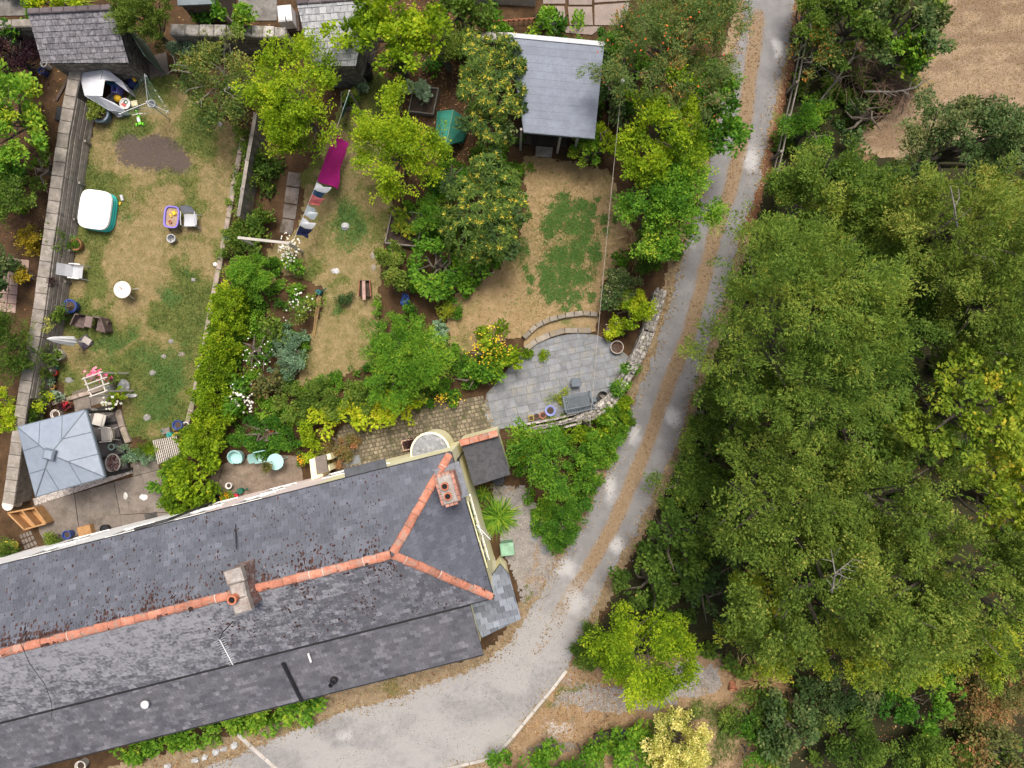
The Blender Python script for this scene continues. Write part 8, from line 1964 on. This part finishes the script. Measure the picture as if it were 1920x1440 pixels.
# green net tent
gq = [P(a, b, .35) for a, b in ((820, 209), (881, 226), (868, 263), (817, 262))]; r0, r1 = P(850, 206, 1.35), P(836, 273, 1.35)
gt = thing('garden_cover', 'green fabric ridge tent cover among the trees left of the summer house', 'tent', V3((r0.x, r0.y, 0))); m_gr = mat('green_net', (0.05, 0.27, 0.20), var=.12, scale=3, piece=.15, bmp=.1)
for nm, f in (('side_panel', [r0, r1, gq[3], gq[0]]), ('side_panel', [r1, r0, gq[1], gq[2]])):
    n = (f[1] - f[0]).cross(f[2] - f[0]).normalized(); n = n if n.z > 0 else -n; mb = MB(); mb.prism([p - n * .012 for p in f], f); mb.build(nm, m_gr, gt)
for f in ([r0, gq[0], gq[1]], [r1, gq[2], gq[3]]):
    b = [V3((p.x, p.y, 0)) for p in f[1:]]; mb = MB(); mb.add([*f, b[1], b[0]], [(0, 1, 4, 3, 2)]); o = mb.build('end_panel', m_gr, gt); o.modifiers.new('thick', 'SOLIDIFY').thickness = .01
for a, b in ((0, 3), (1, 2)):
    mb = MB(); mb.add([gq[a], gq[b], V3((gq[b].x, gq[b].y, 0)), V3((gq[a].x, gq[a].y, 0))], [(0, 1, 2, 3)]); o = mb.build('wall_panel', m_gr, gt); o.modifiers.new('thick', 'SOLIDIFY').thickness = .01
mb = MB(); mb.tube([r0 + V3((0, 0, .01)), r1 + V3((0, 0, .01))], .016, 5); mb.build('ridge_seam', m_cord, gt)
mb = MB(); mb.blob(P(760, 562, .2), (.20, .28, .22), random.Random(9), 10, 6, .22); tag(mb.build('bag', mat('blue_bag', (.02, .05, .22), c2=(.12, .22, .45), scale=12, bmp=.1)), 'crumpled bright blue bag between the bushes below the bronze shrub', 'bag')
# ---- patio furniture
bn = thing('bench', 'dark grey slatted garden bench facing the patio', 'bench', P(1083, 756, 0)); c = P(1083, 753, .42); c.z = 0; ab = .20
m_bench = mat('blue_grey_paint', (0.10, 0.125, 0.145), var=.12, piece=.12, rough=.55)
def BN(x, y, z): return V3((c.x + x * math.cos(ab) - y * math.sin(ab), c.y + x * math.sin(ab) + y * math.cos(ab), z))
W_, D_ = 1.14, .58
for i in range(16): mb = MB(); mb.box(BN(-W_ / 2 + .06 + i * (W_ - .12) / 15, .06, .43), (.042, D_ - .12, .025), ab); mb.build('seat_slat', m_bench, bn)
for i in range(16): mb = MB(); mb.box(BN(-W_ / 2 + .06 + i * (W_ - .12) / 15, -.31, .66), (.042, .022, .42), ab, rx=.28); mb.build('back_slat', m_bench, bn)
mb = MB(); mb.box(BN(0, -.38, .90), (W_, .05, .07), ab); mb.build('top_rail', m_bench, bn); mb = MB(); mb.box(BN(0, -.22, .45), (W_, .06, .05), ab); mb.build('back_rail', m_bench, bn); mb = MB(); mb.box(BN(0, .30, .41), (W_, .05, .06), ab); mb.build('front_rail', m_bench, bn)
for s in (-1, 1):
    mb = MB(); mb.box(BN(s * W_ / 2, .0, .62), (.05, .66, .045), ab); mb.build('armrest', m_bench, bn)
    for y_, h_ in ((.30, .6), (-.30, .9)): mb = MB(); mb.box(BN(s * W_ / 2, y_, h_ / 2), (.055, .055, h_), ab); mb.build('leg', m_bench, bn)
st2 = thing('garden_stool', 'small grey square table standing on the patio above the bench', 'table', P(1080, 716, 0)); c = P(1080, 717, .45); c.z = 0
mb = MB(); mb.bbox(c + V3((0, 0, .43)), (.38, .36, .05), .015, .05); mb.build('tabletop', m_bench, st2)
for sx in (-1, 1):
    for sy in (-1, 1): mb = MB(); mb.box(c + V3((sx * .15, sy * .14, .2)), (.04, .04, .4)); mb.build('leg', m_bench, st2)
r_, c_, rr_ = potted('large blue glazed pot beside the slatted bench', 1032, 770, 10, .38, m_peri); potted('terracotta pot next to the large blue pot by the patio wall', 1018, 779, 6.5, .26, m_terra); potted('smaller brown pot second from the left end of the patio wall row', 1006, 781, 5.5, .22, mat('brown_pot', (.13, .08, .06)))
mb = MB(); tp = thing('square_pot', 'square yellow pot at the left end of the patio wall row', 'flower pot', P(996, 783, 0)); p = P(996, 784, .28)
mb.bbox(V3((p.x, p.y, .13)), (.22, .22, .26), .01, .15); mb.build('pot', mat('mustard_glaze', (.42, .33, .07), bmp=0), tp); mb = MB(); mb.box(V3((p.x, p.y, .262)), (.16, .16, .01), .15); mb.build('soil', m_soil, tp)
bs = thing('wire_basket', 'round wicker basket ring with dry twigs at the edge of the patio', 'basket', P(1157, 650, 0)); c = P(1157, 651, .25); c.z = 0
mb = MB(); mb.tube([c + V3((math.cos(t) * .26, math.sin(t) * .26, .26)) for t in [k * 6.2832 / 24 for k in range(25)]], .018, 5); mb.build('rim', m_timber_w, bs)
mb = MB(); mb.lathe(c, [(.16, .0), (.22, .12), (.25, .25), (.235, .25), (.15, .03), (0, .03)], 18); mb.build('bowl', M_TWIG, bs)
mb = MB(); rng = random.Random(7)
for i in range(60): t, r0_ = rng.uniform(0, 6.28), rng.uniform(0, .16); a_ = c + V3((math.cos(t) * r0_, math.sin(t) * r0_, .15)); t2 = rng.uniform(0, 6.28); mb.tube([a_, a_ + V3((math.cos(t2) * .2, math.sin(t2) * .2, rng.uniform(.02, .14)))], .006, 3, cap=False)
o = mb.build('twigs', M_TWIG, bs); o['kind'] = 'stuff'
ch = thing('log_basket', 'dark round log basket with sticks against the curved wall', 'basket', P(1128, 744, 0)); c = P(1130, 743, .35); c.z = 0
mb = MB(); mb.lathe(c, [(.18, 0), (.21, .3), (.22, .33), (.19, .33), (.16, .06), (0, .06)], 16); mb.build('tub', m_black, ch)
for i in range(5): mb = MB(); mb.tube([c + V3((-.1 + i * .04, .05, .1)), c + V3((.05 + i * .06, -.18 - .02 * i, .5))], .02, 5); mb.build('stick', m_timber, ch)
mb = MB(); mb.bbox(P(1113, 750, .15), (.22, .18, .24), .02, .2); tag(mb.build('block', m_bench), 'small grey block between the bench and the log basket', 'block')
# ---- gravel side of the house
gb = thing('storage_bin', 'pale green lidded bin against the cream gable wall', 'bin', P(951, 1030, 0)); c = P(951, 1030, .7); c.z = 0
mb = MB(); mb.bbox(c + V3((0, 0, .34)), (.50, .46, .68), .03, .12); mb.build('body', mat('sage_plastic', (.17, .33, .22), bmp=0), gb); mb = MB(); mb.bbox(c + V3((0, 0, .71)), (.56, .52, .06), .02, .12); mb.build('lid', mat('sage_lid', (.22, .38, .26), bmp=0), gb)
for i, (x, y) in enumerate(((1000, 1008), (1021, 1031))): mb = MB(); p = P(x, y, 0); mb.lathe(p, [(.17, 0), (.18, .04), (.16, .05), (0, .05)], 16); tag(mb.build('stepping_stone', m_flag), ('round grey stepping stone in the gravel, the one nearer the spiky plant', 'round dark stepping stone in the gravel, the one nearer the lane')[i], 'stepping stone')
# ---- bottom edge
bd = thing('timber_steps', 'dark timber boards and step beside the blue pot at the bottom', 'step', P(1140, 1385, 0))
for i, (x, y, w, l) in enumerate(((1126, 1387, .48, .5), (1147, 1382, .48, .52), (1148, 1398, .75, .2))): mb = MB(); mb.bbox(P(x, y, .25) - V3((0, 0, .08)), (w, l, .14), .015, .2); mb.build('board', m_timber_d if i < 2 else m_terra, bd)
potted('cobalt blue pot at the bottom beside the timber boards', 1172, 1384, 9, .4, m_blue)
sl = thing('slatted_board', 'short pale slatted board right of the cobalt blue pot at the bottom', 'board', P(1196, 1388, 0))
for i in range(7): mb = MB(); mb.box(P(1184 + i * 4, 1390 - i * .8, .2), (.05, .22, .03), .25); mb.build('slat', m_timber_w, sl)
mb = MB(); mb.poly(G([(985, 1402), (1078, 1388), (1082, 1405), (1000, 1424)]), -.02, .03); o = mb.build('stone_path', m_conc); o['kind'] = 'structure'
for lab, x, y, rx, ry in (('large pale rock at the verge by the lean-to, nearest the kerb', 440, 1398, 7, 7), ('small pale rock between two larger ones on the verge', 420, 1404, 6, 4), ('rounded grey rock in the middle of the verge row', 405, 1410, 7, 6), ('small sandy rock left of the rounded grey one', 384, 1420, 6, 5), ('white rock near the left end of the verge row', 366, 1425, 8, 5), ('grey rock at the left end of the verge row at the bottom edge', 314, 1437, 7, 6)):
    rock(lab, x, y, rx, ry, .16, m_rock, x, group='rocks along the verge')
potted('pale rimmed pot half hidden under the lean-to eave at the bottom', 150, 1437, 10, .35, m_resin)
mb = MB(); mb.lathe(P(1372, 1278, 0), [(.12, 0), (.17, .3), (.19, .32), (.15, .32), (.1, .05), (0, .05)], 14, M=Matrix.Rotation(.9, 4, 'X')); tag(mb.build('fallen_pot', m_terra), 'fallen terracotta pot beside the small dead straw clump', 'flower pot')
bsk = thing('stone_basket', 'oval tray of red and white pebbles on the framed paving', 'basket', P(212, 868, 0)); c = P(212, 868, .2); c.z = 0
mb = MB(); mb.lathe(c, [(.3, .02), (.38, .2), (.40, .22), (.35, .22), (.3, .1), (0, .1)], 18, M=Matrix.Scale(.8, 4, (1, 0, 0))); mb.build('tray', m_timber_w, bsk)
rng = random.Random(3); mb = MB()
for i in range(150): t, r0_ = rng.uniform(0, 6.28), math.sqrt(rng.random()) * .32; mb.blob(c + V3((math.cos(t) * r0_ * .8, math.sin(t) * r0_, .2 + rng.uniform(-.02, .05))), (.03, .035, .025), rng, 5, 3, .2, tint=rng.random())
o = mb.build('pebbles', mat('mixed_pebbles', (.20, .10, .09), piece=.9, c2=(.5, .45, .42), scale=16), bsk); o['kind'] = 'stuff'
potted('blue-green glazed pot in the framed paving above the pebble tray', 208, 838, 6, .25, mat('celadon', (.3, .45, .4), rough=.3, bmp=0))
potted('dark blue pot at the upper left beside the mossy outbuilding', 77, 132, 6, .35, m_blue); potted('white ball topped pot at the upper left beside the mossy outbuilding', 81, 119, 6, .4, m_plw)
bx = MB(); bx.bbox(P(112, 213, .5) - V3((0, 0, .25)), (.36, .6, .5), .03, -.2); tag(bx.build('dark_bin', m_black), 'dark bin on the soil just outside the left wall', 'bin')
tag(MB().bbox(P(118, 165, .03), (.12, 1.2, .05), .01, -.5).build('timber_plank', m_timber_d), 'dark timber plank lying on the soil outside the left wall', 'plank')
